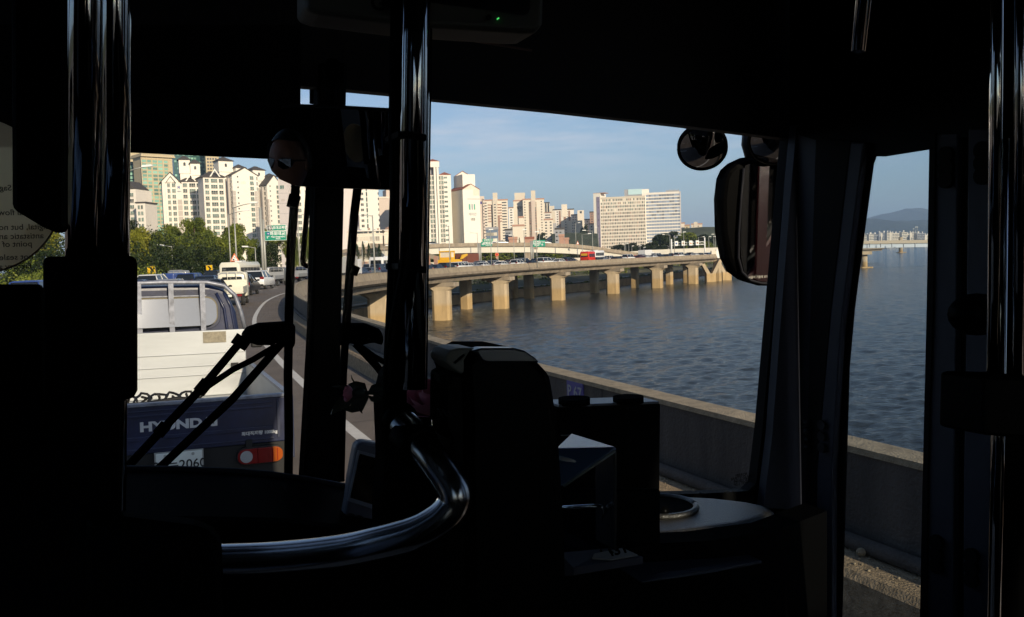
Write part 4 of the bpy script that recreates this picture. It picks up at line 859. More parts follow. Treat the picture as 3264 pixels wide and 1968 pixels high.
for px, yt in ((1643, 757), (1655, 757)): tree(px, yt, 776, 9, 480, 'small dark cone shaped shrub on the left beside the cream hall' if px < 1650 else 'small dark cone shaped shrub on the right beside the cream hall', 4, 'leaf_c', 'two cone shrubs', 'conifer', zb=0)
# undergrowth (uncountable)
def thicket(name, pts, n, ls, mt, seed):
    """pts: list of (x,y,z,r) blobs"""
    rnd = random.Random(seed); m = MB()
    for _ in range(n):
        x, y, z, r_ = rnd.choice(pts); d = Vector((rnd.gauss(0, 1), rnd.gauss(0, 1), abs(rnd.gauss(0, .8)))).normalized(); k = r_ * (rnd.uniform(.82, 1.05) if rnd.random() < .85 else rnd.uniform(.3, .8))
        leaf(m, Vector((x, y, z)) + d * k, ls, rnd)
    o = m.build(name, M[mt]); return tag(o, {'leaf_d': 'dark dense undergrowth', 'leaf': 'green bushes'}.get(mt, 'bushes'), 'bushes', kind='stuff')
rnd = random.Random(9); B = []
for k in range(210):
    px = rnd.uniform(60, 1010); d = rnd.uniform(84, 125); q = P(px, 850, d); hd, z = head_at(q.x, q.y)
    i = min(range(len(PATH)), key=lambda kk: (PATH[kk] - q).length); 
    if (offp(-21, i) - q).length < 3 or (q - PATH[i]).length < 23: q = offp(-rnd.uniform(25, 33), i)
    B.append((q.x, q.y, rnd.uniform(-1.2, 1.6 + (3.6 if px > 440 else 0) * rnd.random()), rnd.uniform(1.6, 3.2)))
thicket('undergrowth', B, 62000, .17, 'leaf_d', 2).__setitem__('label', 'dark green undergrowth on the bank behind the queue of cars')  # shade below the trees is put into the dark leaf colour
B = [(P(px, 870, d).x, P(px, 870, d).y, rnd.uniform(-1, 1.0), rnd.uniform(1.2, 2.2)) for px, d in [(rnd.uniform(-60, 460), rnd.uniform(62, 85)) for _ in range(40)]]
thicket('bushes', B, 16000, .12, 'leaf', 3).__setitem__('label', 'sunlit weeds and bushes at the left edge beside the road')
B = []
for i in range(9, 13): 
    for k in range(22): t = rnd.random(); x = SH[i][0] * (1 - t) + SH[i + 1][0] * t; y = SH[i][1] * (1 - t) + SH[i + 1][1] * t if i + 1 < len(SH) else SH[i][1]
for (xa, ya), (xb, yb) in zip(SH[2:10], SH[3:11]):
    n = int(math.hypot(xb - xa, yb - ya) / 3)
    for k in range(n): t = (k + rnd.random()) / n; B.append((xa + (xb - xa) * t - rnd.uniform(9, 22), ya + (yb - ya) * t + rnd.uniform(3, 12), rnd.uniform(-6, -2.5), rnd.uniform(1.5, 3.2)))
thicket('bank_bushes', B, 30000, .2, 'leaf', 5).__setitem__('label', 'dark bushes on the far river bank behind the bridge piers')
B = []
for (xa, ya), (xb, yb) in zip(SH[5:10], SH[6:11]):
    n = int(math.hypot(xb - xa, yb - ya) / 2)
    for k in range(n): t = (k + rnd.random()) / n; B.append((xa + (xb - xa) * t - rnd.uniform(.3, 2.5), ya + (yb - ya) * t + rnd.uniform(0, 1), -5.9, rnd.uniform(.3, .9)))
thicket('ground_cover', B, 14000, .12, 'leaf', 6).__setitem__('label', 'low green plants spilling over the river wall')
# ================================================================ fence below the conifers, retaining wall
q0, q1 = P(1095, 832, 178), P(1262, 828, 184)
t = thing('noise_fence', 'dark brown slatted fence below the conifers', 'fence'); mb = MB(); mb.prism([(q0.x, q0.y, -1.2), (q1.x, q1.y, -1.2), (q1.x, q1.y, 2.0), (q0.x, q0.y, 2.0)], (0, .3, 0)); mb.build('panel', M['brownwall'], t)
for k in range(14): f = k / 13; x = q0.x + (q1.x - q0.x) * f; y = q0.y + (q1.y - q0.y) * f; MB().box(x - .06, y - .12, -1.2, x + .06, y - .02, 2.15).build('post', M['cream2'], t)
# ================================================================ lamp posts, signs
def lamp(px, ytop, d, arm, label, group, zb=-.5, yarm=None, double=False, r=.11, armz=.35):
    q = P(px, ytop, d); h = q.z - zb
    t = thing('lamp_post', label, 'lamp post', (q.x, q.y, zb), 0, group)
    MB().tube([(0, 0, 0), (0, 0, h)], r, 8, r2=r * .6).build('pole', M['post'], t)
    L_ = arm / F * d
    for s in ((1, -1) if double else (1,)):
        a = MB(); a.tube([(0, 0, h - .1), (L_ * .5 * s, 0, h + armz * .6), (L_ * .9 * s, 0, h + armz)], r * .45, 6); a.build('arm', M['post'], t)
        x = L_ * s; w_ = .45 * (1 if x > 0 else -1); hm = MB(); hm.prism([(x - w_, -.16, h + armz - .05), (x + w_, -.16, h + armz), (x + w_ * .9, -.16, h + armz + .16), (x - w_ * .8, -.16, h + armz + .14)], (0, .32, 0)); hm.build('lamp_head', M['signwhite'], t)
    return t
lamp(727, 683, 108, 57, 'tall lamp post with right pointing arm, left of the two tall ones', 'lamp posts beside the queue'); lamp(745, 660, 98, 64, 'tallest lamp post with right pointing arm, right of the two tall ones', 'lamp posts beside the queue')
lamp(547, 785, 110, -34, 'short lamp post with left arm in front of the dark trees', 'short lamp posts in the trees', zb=1.0, r=.09, armz=.1); lamp(813, 789, 120, -31, 'short lamp post with left arm near the first green sign', 'short lamp posts in the trees', zb=1.5, r=.09, armz=.1)
q = lamp(395, 548, 70, 75, 'lamp post hidden behind the left pole with its arm across the glass tower', 'lamp posts beside the queue', r=.1)
lamp(948, 690, 120, 30, 'slim lamp post directly right of the wiper blade', 'lamp posts beside the queue'); lamp(1187, 687, 118, -44, 'pale lamp post with left arm in front of the curved office', 'lamp posts beside the queue', r=.13, armz=.1); lamp(1153, 779, 160, 12, 'thin short pole in front of the conifers', 'lamp posts beside the queue', r=.09)
lamp(1247, 790, 150, -10, 'leaning thin pole beside the central pole', 'lamp posts beside the queue', r=.08)
LG = 'lamp posts along the bridge'
for i, (px, yt, d, arm, yb, lab) in enumerate(((1430, 722, 136, 0, -.3, 'bare slim pole in front of the yellow excavator'), (1521, 743, 215, -28, -.3, 'lamp post with left arm left of the left green sign'), (1563, 735, 155, 0, -.3, 'tall slim lamp post right of the left green sign'), (1586, 772, 190, -10, -.3, 'short post above the round orange sign'), (1637, 752, 200, -10, -.3, 'slim post between the two green signs, left'), (1670, 735, 170, 0, -.3, 'tall slim post between the two green signs, right'),
        (1709, 742, 165, 0, -.3, 'tall slim post directly in front of the right green sign'), (1719, 730, 300, 0, 2, 'thin post on the flyover behind the right green sign'), (1834, 712, 300, 12, 3.3, 'tall lamp post on the descending flyover'), (1855, 748, 215, 24, -.3, 'lamp post with right arm above the red bus'), (1888, 736, 205, -26, -.3, 'lamp post with left arm above the white bus'), (1906, 726, 320, -6, 2, 'thin lamp post in front of the purple side of the office slab'),
        (1990, 778, 360, -4, -.5, 'short thin lamp post at the foot of the slab, leftmost of four'), (1994, 776, 380, 4, -.5, 'short thin lamp post at the foot of the slab, second of four'), (2004, 778, 370, -4, -.5, 'short thin lamp post at the foot of the slab, third of four'), (2014, 786, 380, 3, -.5, 'short thin lamp post at the foot of the slab, last of four'), (2040, 785, 370, 0, -.5, 'short thin pole left of the white box van'), (2052, 790, 360, 3, -.5, 'short thin pole above the white box van'),
        (2135, 749, 300, -20, -.5, 'lamp post with left arm left of the gantry'), (2149, 752, 310, 18, -.5, 'thin lamp post with right arm just right of the gantry leg'), (2179, 742, 240, 0, -.3, 'slim pole crossing the gantry beam'), (2226, 757, 330, 17, -.5, 'lamp post with right arm behind the rightmost gantry sign'), (2259, 756, 330, 4, -.5, 'short hooked lamp post right of the gantry'), (2275, 755, 340, 0, -.5, 'thin pole left of the last armed lamp post'), (2280, 756, 345, 0, -.5, 'second thin pole left of the last armed lamp post'), (2292, 748, 280, -20, -.5, 'last lamp post with left arm beside the big mirror'))):
    lamp(px, yt, d, arm if arm else 2, lab, LG, zb=yb, r=.09 if d < 250 else .12, armz=.1)
def signboard(name, label, x0, y0, x1, y1, d, faces, posts, zb=-.5, cat='sign', grp=None):
    c = P((x0 + x1) / 2, (y0 + y1) / 2, d); w_ = (x1 - x0) / F * d; h = (y1 - y0) / F * d
    t = thing(name, label, cat, (c.x, c.y, zb), 0, grp); z = c.z - zb
    for (part, fx0, fz0, fx1, fz1, m, dy) in faces:
        MB().box(w_ * (fx0 - .5), dy, z + h * (fz0 - .5), w_ * (fx1 - .5), dy + .05, z + h * (fz1 - .5)).build(part, M[m], t, bevel=0)
    for (ppx, pytop, r) in posts:
        q = P(ppx, pytop, d); MB().tube([(q.x - c.x, .3, 0), (q.x - c.x, .3, q.z - zb)], r, 8).build('post', M['post'], t)
    return t, w_, h, z
def T(t, w_, h, z, s, fx, fz, size, m='signwhite', bold=.01, dy=-.02): return txt(s, size, M[m], t, face_mat((w_ * (fx - .5), dy, z + h * (fz - .5)), (1, 0, 0), (0, 0, 1)), bold=bold)
D1 = 105
t, w_, h, z = signboard('direction_sign', 'green direction sign with white Korean text and 11A panel on a tall double post', 843, 718, 912, 767, D1, [('lower_border', .0, .0, 1, .615, 'signwhite', 0), ('lower_panel', .015, .02, .985, .595, 'green', -.004), ('upper_border', .13, .635, 1, 1, 'signwhite', 0), ('upper_panel', .145, .655, .985, .98, 'green', -.004), ('number_panel', .15, .665, .34, .97, 'black', -.008), ('blue_shield', .10, .36, .24, .55, 'sblue', -.008)], [(828, 662, .17), (837, 700, .15)])
T(t, w_, h, z, '11A', .245, .815, .52, bold=.02); T(t, w_, h, z, '마포대교북단', .66, .815, .40, bold=.01); T(t, w_, h, z, '마포대교', .60, .44, .52, bold=.015); T(t, w_, h, z, 'Mapodaegyo(Br)', .62, .24, .26, bold=.006); T(t, w_, h, z, '여의도', .62, .10, .22, bold=.005); T(t, w_, h, z, '46', .17, .455, .2)
T(t, w_, h, z, '↖', .17, .22, .5, bold=.03)
for k in (730, 752): q = P(840, k, D1); MB().tube([(P(826, k, D1).x - t.location.x, .25, q.z + .5), (P(916, k, D1).x - t.location.x, .12, q.z + .5)], .05, 6).build('crossbar', M['post'], t)
t, w_, h, z = signboard('direction_sign', 'left green direction sign in front of the white flyover girder', 1533, 762, 1571, 786, 235, [('panel', 0, 0, .93, .62, 'green', 0), ('upper_panel', .12, .64, 1, 1, 'green', 0)], [(1526, 775, .2), (1531, 775, .2)]); T(t, w_, h, z, '양화대교', .58, .40, .75, bold=.02); T(t, w_, h, z, 'Yanghwa', .58, .18, .42); T(t, w_, h, z, '강변북로', .58, .82, .6); T(t, w_, h, z, '↖', .15, .3, .8, bold=.03)
t, w_, h, z = signboard('direction_sign', 'right green direction sign in front of the white flyover girder', 1699, 766, 1738, 787, 235, [('panel', 0, 0, 1, 1, 'green', 0)], [(1692, 768, .2), (1697, 768, .2)]); T(t, w_, h, z, '강변북로', .3, .75, .6); T(t, w_, h, z, '일산 Ilsan', .72, .72, .5); T(t, w_, h, z, '서강대교', .3, .45, .6, bold=.02); T(t, w_, h, z, 'Seogang', .3, .22, .4); T(t, w_, h, z, '↓', .75, .3, .8, bold=.03)
for i, (x0, y0, x1, y1, d, lab) in enumerate(((472, 849, 500, 876, 86, 'larger yellow chevron sign on the left behind the white car'), (659, 846, 681, 868, 108, 'smaller yellow chevron sign left of the cream minibus'))):
    t, w_, h, z = signboard('chevron_sign', lab, x0, y0, x1, y1, d, [('back', -.03, -.03, 1.03, 1.03, 'signback', .004), ('panel', 0, 0, 1, 1, 'yellow', 0)], [((x0 + x1) / 2, y1, .06)], grp='yellow chevron signs')
    m = MB(); m.prism([Vector((w_ * (a - .5), -.006, z + h * (b_ - .5))) for a, b_ in ((.22, .9), (.50, .9), (.82, .5), (.50, .1), (.22, .1), (.52, .5))], (0, .004, 0)); m.build('arrow', M['black'], t); t.rotation_euler = (0, R(-3), R(-12))
def tri(px0, y0, px1, y1, d, lab, inner='signwhite', pic=True):
    c = P((px0 + px1) / 2, y1, d); w_ = (px1 - px0) / F * d; h = (y1 - y0) / F * d; t = thing('warning_sign', lab, 'sign', (c.x, c.y, -.5), 0); z = c.z + .5
    MB().prism([(-w_ / 2, 0, z), (w_ / 2, 0, z), (0, 0, z + h)], (0, .04, 0)).build('border', M['orange'], t, bevel=.02); MB().prism([(-w_ * .33, -.01, z + h * .11), (w_ * .33, -.01, z + h * .11), (0, -.01, z + h * .77)], (0, .008, 0)).build('panel', M[inner], t)
    MB().tube([(0, .1, 0), (0, .1, z)], .05, 8).build('post', M['post'], t)
    if pic: MB().prism([(-w_ * .2, -.02, z + h * .14), (-w_ * .02, -.02, z + h * .14), (-w_ * .02, -.02, z + h * .32), (-w_ * .2, -.02, z + h * .26)], (0, .008, 0)).build('pictogram', M['black'], t); MB().tube([(-w_ * .03, -.02, z + h * .5), (w_ * .05, -.02, z + h * .46), (w_ * .12, -.02, z + h * .36)], .018, 6).build('pictogram', M['black'], t)
    return t
tri(733, 807, 763, 834, 92, 'orange bordered white triangle sign above the cream minibus'); tri(1118, 812, 1138, 830, 150, 'orange bordered triangle sign beside the right wiper', pic=False); tri(1837, 768, 1846, 780, 290, 'tiny pale triangle sign on the flyover', pic=False)
q = P(1584, 812, 190); t = thing('round_sign', 'round orange sign with a red rim on a post behind the bridge traffic', 'sign', (q.x, q.y, -.3)); z = q.z + .3
MB().tube([(0, 0, z), (0, .06, z)], .42, 20).build('disc', M['orange'], t); MB().tube([(0, -.01, z), (0, -.002, z)], .26, 16).build('disc_centre', M['red'], t); MB().prism([(-.4, .0, z - .5), (.4, 0, z - .5), (0, 0, z - 1.15)], (0, .05, 0)).build('triangle', M['salmon'], t); MB().tube([(0, .1, 0), (0, .1, z)], .05, 8).build('post', M['post'], t)
q = P(1855, 805, 210); t = thing('round_sign', 'round white speed sign on the lamp post left of the red bus', 'sign', (q.x + .1, q.y - .4, -.3)); z = q.z + .3
MB().tube([(0, 0, z), (0, .05, z)], .36, 18).build('disc', M['salmon'], t); MB().tube([(0, -.01, z), (0, -.002, z)], .26, 16).build('disc_centre', M['signwhite'], t); MB().box(-.35, 0, z - 1.3, .35, .05, z - .5).build('plate', M['signwhite'], t); MB().tube([(0, .08, 0), (0, .08, z)], .05, 8).build('post', M['post'], t)
q = P(1221, 739, 170); t = thing('traffic_mirror', 'round black backed sign high on a post in front of the beige block', 'sign', (q.x, q.y, -.5)); z = q.z + .5; MB().tube([(0, 0, z), (0, .06, z)], .32, 20).build('disc', M['greyroof'], t); MB().tube([(0, .1, z - 3.2), (0, .1, z + .2)], .06, 8).build('post', M['post'], t); MB().box(-.14, 0, z - 2.8, .16, .06, z - .8).build('plate', M['greyroof'], t); t.location.z += 0
MB().tube([(0.02, .1, 0), (0.02, .1, z - 3.2)], .06, 8).build('post', M['post'], t)
# lane gantry
g = thing('lane_gantry', 'white lattice sign gantry with four square lane signs', 'sign gantry'); d = 300
a, b_ = P(2140, 770, d), P(2246, 765, d); gz = (a.z + b_.z) / 2 - .6
for q in (a, b_): MB().tube([(q.x, q.y, -.5), (q.x, q.y, q.z + .8)], .24, 8).build('leg', M['signwhite'], g)
for dz_ in (0, -.95): MB().tube([(a.x, a.y, gz + dz_), (b_.x, b_.y, gz + dz_)], .10, 6).build('beam', M['signwhite'], g)
m = MB()
for k in range(12): x0 = a.x + (b_.x - a.x) * k / 12; x1 = a.x + (b_.x - a.x) * (k + 1) / 12; m.tube([(x0, a.y, gz - (.95 if k % 2 else 0)), (x1, a.y, gz - (0 if k % 2 else .95))], .05, 5)
m.build('lattice', M['signwhite'], g)
for k, (px, mm, lab) in enumerate(((2156, 'sblue', 'lane_sign'), (2178, 'salmon', 'lane_sign'), (2202, 'orange', 'lane_sign'), (2223, 'salmon', 'lane_sign'))):
    q = P(px, 774, d - 1); s_ = MB(); s_.box(q.x - .58, q.y, gz - 1.15, q.x + .58, q.y + .15, gz + .55); o = s_.build('lane_sign', M['signwhite'], g, bevel=.05)
    if k == 2: MB().prism([(q.x - .36, q.y - .02, gz - .65), (q.x + .36, q.y - .02, gz - .65), (q.x, q.y - .02, gz - .02)], (0, .01, 0)).build('symbol', M[mm], o)
    else: MB().tube([(q.x, q.y - .02, gz - .3), (q.x, q.y - .01, gz - .3)], .33, 16).build('symbol', M[mm], o)
q = P(2278, 787, 262); t = thing('barrier_box', 'pale cabinet standing by the road at the far end of the bridge', 'cabinet', (q.x, q.y, -.6)); MB().box(-1, 0, 0, .5, 1.4, 2.3).build('body', M['cream'], t); MB().box(.55, .1, 0, 1.7, 1.3, 2.6).build('cover', M['signwhite'], t)
# ================================================================ vehicles
def paint(name, c, rough=.28, metal=.0): return mat(name, c, rough, metal, spec=.6)
CC = {'white': paint('white car paint', (.66, .66, .65)), 'black': paint('black car paint', (.012, .013, .016)), 'navy': paint('navy car paint', (.018, .028, .06)), 'silver': paint('silver car paint', (.36, .37, .38), .3, .4), 'grey': paint('grey car paint', (.12, .125, .13), .3, .2),
      'cream': paint('cream paint', (.66, .63, .52)), 'red': paint('red vehicle paint', (.55, .03, .015)), 'blue': paint('blue vehicle paint', (.03, .06, .22)), 'dred': paint('dark red paint', (.13, .02, .02)), 'yellow': paint('excavator yellow', (.72, .40, .02), .45), 'rust': paint('brown container paint', (.17, .055, .03), .6), 'lightgrey': paint('pale grey paint', (.42, .41, .38), .5)}
SH_ = {
 'sedan': dict(L=4.7, W=1.82, low=[(-2.35, .42), (-2.36, .75), (-2.25, 1.0), (-1.65, 1.06), (1.1, .98), (2.0, .82), (2.33, .62), (2.35, .35), (2.2, .26), (-2.25, .3)], cab=[(-1.85, 1.0), (-1.15, 1.43), (.15, 1.46), (1.15, .97)], roof=(-1.05, .15), lamp=(.68, .95, .50)),
 'suv': dict(L=4.6, W=1.88, low=[(-2.3, .48), (-2.32, .9), (-2.2, 1.12), (1.0, 1.08), (1.9, .98), (2.26, .8), (2.3, .4), (2.1, .3), (-2.2, .36)], cab=[(-2.18, 1.1), (-1.85, 1.64), (.1, 1.68), (1.05, 1.07)], roof=(-1.95, .2), lamp=(.92, 1.16, .36)),
 'van': dict(L=4.8, W=1.9, low=[(-2.4, .45), (-2.42, 1.0), (-2.35, 1.18), (1.5, 1.15), (2.2, .95), (2.4, .7), (2.4, .35), (-2.3, .35)], cab=[(-2.34, 1.15), (-2.15, 1.85), (.9, 1.88), (1.7, 1.13)], roof=(-2.2, 1.0), lamp=(1.0, 1.35, .22)),
}
_cars = {}
def wheel_parts(root, xs, ys, r, w_=.2):
    for y in ys:
        for x in xs:
            s = 1 if x > 0 else -1; o = MB().tube([(x - w_ / 2 * s, y, r), (x + w_ / 2 * s, y, r)], r, 16).build('wheel', M['tyre'], root)
            MB().tube([(x + (w_ / 2 + .002) * s, y, r), (x + (w_ / 2 + .012) * s, y, r)], r * .62, 12).build('rim', M['rim'], o)
def make_car(kind, col):
    S = SH_[kind]; W = S['W'] / 2; t = bpy.data.objects.new('car', None); C.objects.link(t); cm = CC[col]
    m = MB(); m.prism([(-W, y, z) for y, z in S['low']], (2 * W, 0, 0)); m.build('body', cm, t, bevel=.09, seg=2, smooth=True)
    cb = S['cab']; wt = W - .27; m = MB(); wl = W - .04
    ws = [wl, wt, wt, wl - .02]
    vs = [(-ws[i], y, z) for i, (y, z) in enumerate(cb)] + [(ws[i], y, z) for i, (y, z) in enumerate(cb)]
    m.add(vs, [(0, 1, 2, 3), (7, 6, 5, 4), (0, 4, 5, 1), (1, 5, 6, 2), (2, 6, 7, 3), (0, 3, 7, 4)]); g = m.build('window', M['carglass'], t)
    y0, y1 = cb[1][0], cb[2][0]; zt = max(cb[1][1], cb[2][1]); m = MB(); m.frustum(-wt - .03, y0 - .06, wt + .03, y1 + .05, zt - .045, -wt + .08, y0 + .12, wt - .08, y1 - .1, zt + .035)
    for sx in (-1, 1):
        for a, b_ in ((0, 1), (3, 2)):
            p0 = Vector((sx * ws[a], cb[a][0], cb[a][1])); p1 = Vector((sx * ws[b_], cb[b_][0], cb[b_][1])); m.tube([p0, p1], .05, 5)
        pm = (cb[0][0] + cb[3][0]) / 2 - .1; m.tube([(sx * wl, pm, cb[0][1]), (sx * wt, pm + .05, zt - .02)], .035, 5)
    m.build('roof', cm, t)
    z0, z1, wd = S['lamp']; yr = -S['L'] / 2 - .03
    for sx in (-1, 1):
        x1 = sx * (W - .02); x0 = sx * (W - wd); m = MB(); m.prism([(x0, yr, z0 + .06), (x1, yr + .03, z0), (x1, yr + .03, z1), (x0, yr, z1 - .02)], (0, .1, 0)); m.build('tail_light', M['tail'], t)
        m = MB(); m.ball((sx * (W + .09), cb[3][0] - .35, cb[3][1] + .08), .1, 6, 4, sc3=(1.1, .6, .8)); m.build('side_mirror', M['black'], t)
    MB().box(-.26, yr - .012, z0 - .12, .26, yr + .05, z0 + .01).build('number_plate', M['plate'], t)
    MB().box(-W + .08, yr - .01, .34, W - .08, yr + .12, .50).build('bumper', M['black'], t)
    wheel_parts(t, (-W + .12, W - .12), (-S['L'] * .29, S['L'] * .30), .33); return t
def make_truck(col, bed='silver', cover=None):
    """small forward-cab truck: cab at front, bed behind; origin on the ground at centre"""
    t = bpy.data.objects.new('truck', None); C.objects.link(t); W = .84; cm = CC[col]
    m = MB(); m.prism([(-W, y, z) for y, z in [(.75, .45), (.72, 1.85), (1.0, 1.97), (1.7, 1.95), (2.25, 1.3), (2.42, .9), (2.4, .4)]], (2 * W, 0, 0)); m.build('cab', cm, t, bevel=.1, smooth=True)
    m = MB(); m.prism([(-.6, .66, 1.25), (.6, .66, 1.25), (.55, .66, 1.68), (-.55, .66, 1.68)], (0, .06, 0)); m.build('rear_window', M['carglass'], t)
    m = MB(); m.box(-W, -2.45, .74, W, .6, .82); m.box(-W, -2.45, .82, -W + .04, .6, 1.14); m.box(W - .04, -2.45, .82, W, .6, 1.14); m.box(-W, -2.45, .80, W, -2.41, 1.14); m.box(-W, .56, .82, W, .6, 1.5); m.build('bed', CC[bed], t)
    m = MB()
    for x in (-.25, .25): m.tube([(x, .54, 1.5), (x, .54, 1.98)], .022, 6)
    m.tube([(-W + .05, .54, 1.5), (-W + .1, .54, 1.9), (-W + .3, .54, 2.0), (W - .3, .54, 2.0), (W - .1, .54, 1.9), (W - .05, .54, 1.5)], .025, 6); m.build('guard_frame', cm if col == 'cream' else M['post'], t)
    m = MB(); m.box(-.35, -2.2, .45, .35, 2, .72); m.box(-W + .05, -2.44, .55, W - .05, -2.38, .73); m.build('chassis', M['black'], t)
    for sx in (-1, 1): MB().box(min(sx * .45, sx * .75), -2.475, .58, max(sx * .45, sx * .75), -2.44, .7).build('tail_light', M['tail'], t); MB().ball((sx * (W + .2), 1.9, 1.4), .14, 6, 5, sc3=(.7, .5, 1.3)).build('side_mirror', M['black'], t)
    MB().box(-.2, -2.48, .56, .2, -2.445, .7).build('number_plate', M['plate'], t)
    wheel_parts(t, (-W + .12, W - .12), (-1.35, 1.5), .3)
    if cover: m = MB(); m.box(-.75, -2.2, 1.14, .75, .4, 1.75); m.build('cargo', CC[cover], t, bevel=.15); m = MB(); 
    return t
def make_bus(col, L_=7, W=2.05, H=2.65, stripe=None, low=None):
    t = bpy.data.objects.new('bus', None); C.objects.link(t); w2 = W / 2; m = MB(); m.prism([(x, -L_ / 2, z) for x, z in ((-w2, .4), (-w2, H - .3), (-w2 + .22, H), (w2 - .22, H), (w2, H - .3), (w2, .4))], (0, L_, 0)); m.build('body', CC[col], t, bevel=.08, smooth=True)
    m = MB(); m.prism([(-w2 + .22, -L_ / 2 - .02, H - 1.25), (w2 - .22, -L_ / 2 - .02, H - 1.25), (w2 - .3, -L_ / 2 - .02, H - .5), (-w2 + .3, -L_ / 2 - .02, H - .5)], (0, .05, 0)); m.build('rear_window', M['carglass'], t, bevel=.02)
    n = int(L_ / 1.1)
    for sx in (-1, 1):
        for k in range(n): y = -L_ / 2 + .35 + k * (L_ - .6) / n; x = sx * (w2 + .005); MB().box(x - .02, y, H - 1.3, x + .02, y + (L_ - .6) / n - .12, H - .55).build('window', M['carglass'], t)
        MB().box(min(sx * (w2 - .3), sx * (w2 - .1)), -L_ / 2 - .03, .8, max(sx * (w2 - .3), sx * (w2 - .1)), -L_ / 2 + .05, 1.2).build('tail_light', M['tail'], t)
    if low: MB().box(-w2 - .012, -L_ / 2 - .025, .45, w2 + .012, L_ / 2, 1.0).build('lower_panel', CC[low], t)
    MB().box(-.25, -L_ / 2 - .04, .62, .25, -L_ / 2, .76).build('number_plate', M['plate_y'], t); MB().box(-.35, -L_ * .1, H, .35, L_ * .12, H + .14).build('roof_vent', CC['white'], t, bevel=.04)
    wheel_parts(t, (-w2 + .14, w2 - .14), (-L_ * .28, L_ * .33), .4); return t
def place(kind, col, pos, hd, label, cat=None, group=None, name=None, **kw):
    key = (kind, col, tuple(sorted(kw.items())))
    if key in _cars: o = copy_tree(_cars[key])
    else:
        o = make_car(kind, col) if kind in SH_ else make_truck(col, **kw) if kind == 'truck' else make_bus(col, **kw); _cars[key] = o
    o.location = pos; o.rotation_euler = (0, 0, hd); o.name = name or {'truck': 'small_truck', 'sedan': 'sedan_car', 'suv': 'suv_car', 'van': 'van'}.get(kind, 'minibus')
    tag(o, label, cat or {'truck': 'truck', 'van': 'van', 'bus': 'bus'}.get(kind, 'car'), group); return o
LG2 = 'queue of vehicles ahead on the left'
def at(px, d, off=0): 
    q = P(px, 880, d); hd, z = head_at(q.x, q.y); return Vector((q.x, q.y, z)), hd
for kind, col, px, d, lab, kw in (('truck', 'cream', 736, 47, 'small cream truck with a barred rear guard frame, nearest in the next lane', dict(bed='cream')), ('sedan', 'black', 772, 62, 'black sedan just right of the small cream truck with a red tail light', {}), ('suv', 'white', 826, 78, 'white hatchback suv seen from behind, right of the black sedan', {}),
                          ('truck', 'grey', 876, 92, 'dark small truck with a pale bed in front of the white suv', dict(bed='silver')), ('sedan', 'black', 902, 104, 'black sedan beside the wiper blade, ahead of the dark small truck', {}), ('bus', 'cream', 768, 88, 'cream minibus with a wide dark rear window and a roof vent', {}),
                          ('suv', 'white', 492, 68, 'white suv under the larger yellow chevron sign', {}), ('truck', 'silver', 556, 78, 'truck carrying a blue tarpaulin load in the far lane', dict(bed='silver', cover='blue')), ('suv', 'blue', 612, 74, 'white and blue taxi like car with a roof lamp left of the navy car', {}), ('sedan', 'navy', 664, 66, 'dark navy sedan with lit tail light behind the black car', {}),
                          ('sedan', 'silver', 542, 50, 'silver sedan roof just above the blue truck frame', {}), ('sedan', 'black', 665, 45, 'black sedan left of the small cream truck', {}), ('van', 'black', 697, 100, 'black van partly hidden left of the cream minibus', {}), ('sedan', 'navy', 432, 52, 'dark blue car roof by the black box at the left', {}), 
                          ('truck', 'navy', 955, 108, 'dark pickup truck between the wiper and the windscreen post', dict(bed='silver')), ('sedan', 'white', 976, 128, 'white car far ahead beside the windscreen post', {}), ('truck', 'white', 832, 112, 'white box truck cab behind the white suv', dict(bed='lightgrey')), ('truck', 'blue', 862, 124, 'blue truck with an open frame body behind the white suv', dict(bed='blue')), ('sedan', 'silver', 915, 130, 'silver car far ahead right of the direction sign post', {}),
                          ('suv', 'navy', 1128, 128, 'dark suv right of the right wiper behind the parapet', {}), ('sedan', 'navy', 1150, 122, 'dark sedan right of the right wiper', {}), ('sedan', 'grey', 1182, 126, 'grey sedan with red tail lights in front of the pale lamp post', {}), ('van', 'navy', 1215, 132, 'dark van right of the pale lamp post', {}), ('van', 'silver', 1190, 150, 'silver van roof behind the grey sedan', {})):
    pos, hd = at(px, d); o_ = place(kind, col, pos, hd, lab, group=LG2, **kw)
    if px == 736: o_.scale = (.94, .94, .91)
pos, hd = at(113, 47); place('suv', 'blue', pos + Vector((0, 0, .0)), hd, 'blue vehicle roof glimpsed below the printed disc at the left edge', group=LG2)
pos, hd = at(1239, 138); place('bus', 'white', pos, hd, 'white bus with red lower panels beside the central pole', name='city_bus', low='red', L_=9, W=2.4, H=3.0)
# white tail of the taxi: lamp
# big grey lorry beside the post
pos, hd = at(1095, 112); t = thing('lorry', 'grey lorry with green band and low tailboard left of the right wiper', 'truck', pos, hd); MB().box(-1.15, -4, 1.0, 1.15, 2.6, 3.1).build('cargo_box', CC['lightgrey'], t); MB().box(-1.17, -4.05, 1.15, 1.17, -4.002, 1.35).build('band', M['green'], t)
for k in range(7): MB().box(-1.1 + k * .32, -4.06, 1.36, -.95 + k * .32, -4.003, 1.56).build('mark', M['orange'], t)
MB().box(-1.1, 2.7, .7, 1.1, 4.6, 2.7).build('cab', CC['white'], t, bevel=.12); MB().box(-.9, -3.9, .45, .9, 2.6, .98).build('chassis', M['black'], t); wheel_parts(t, (-.95, .95), (-2.8, 3.6), .45, .28)
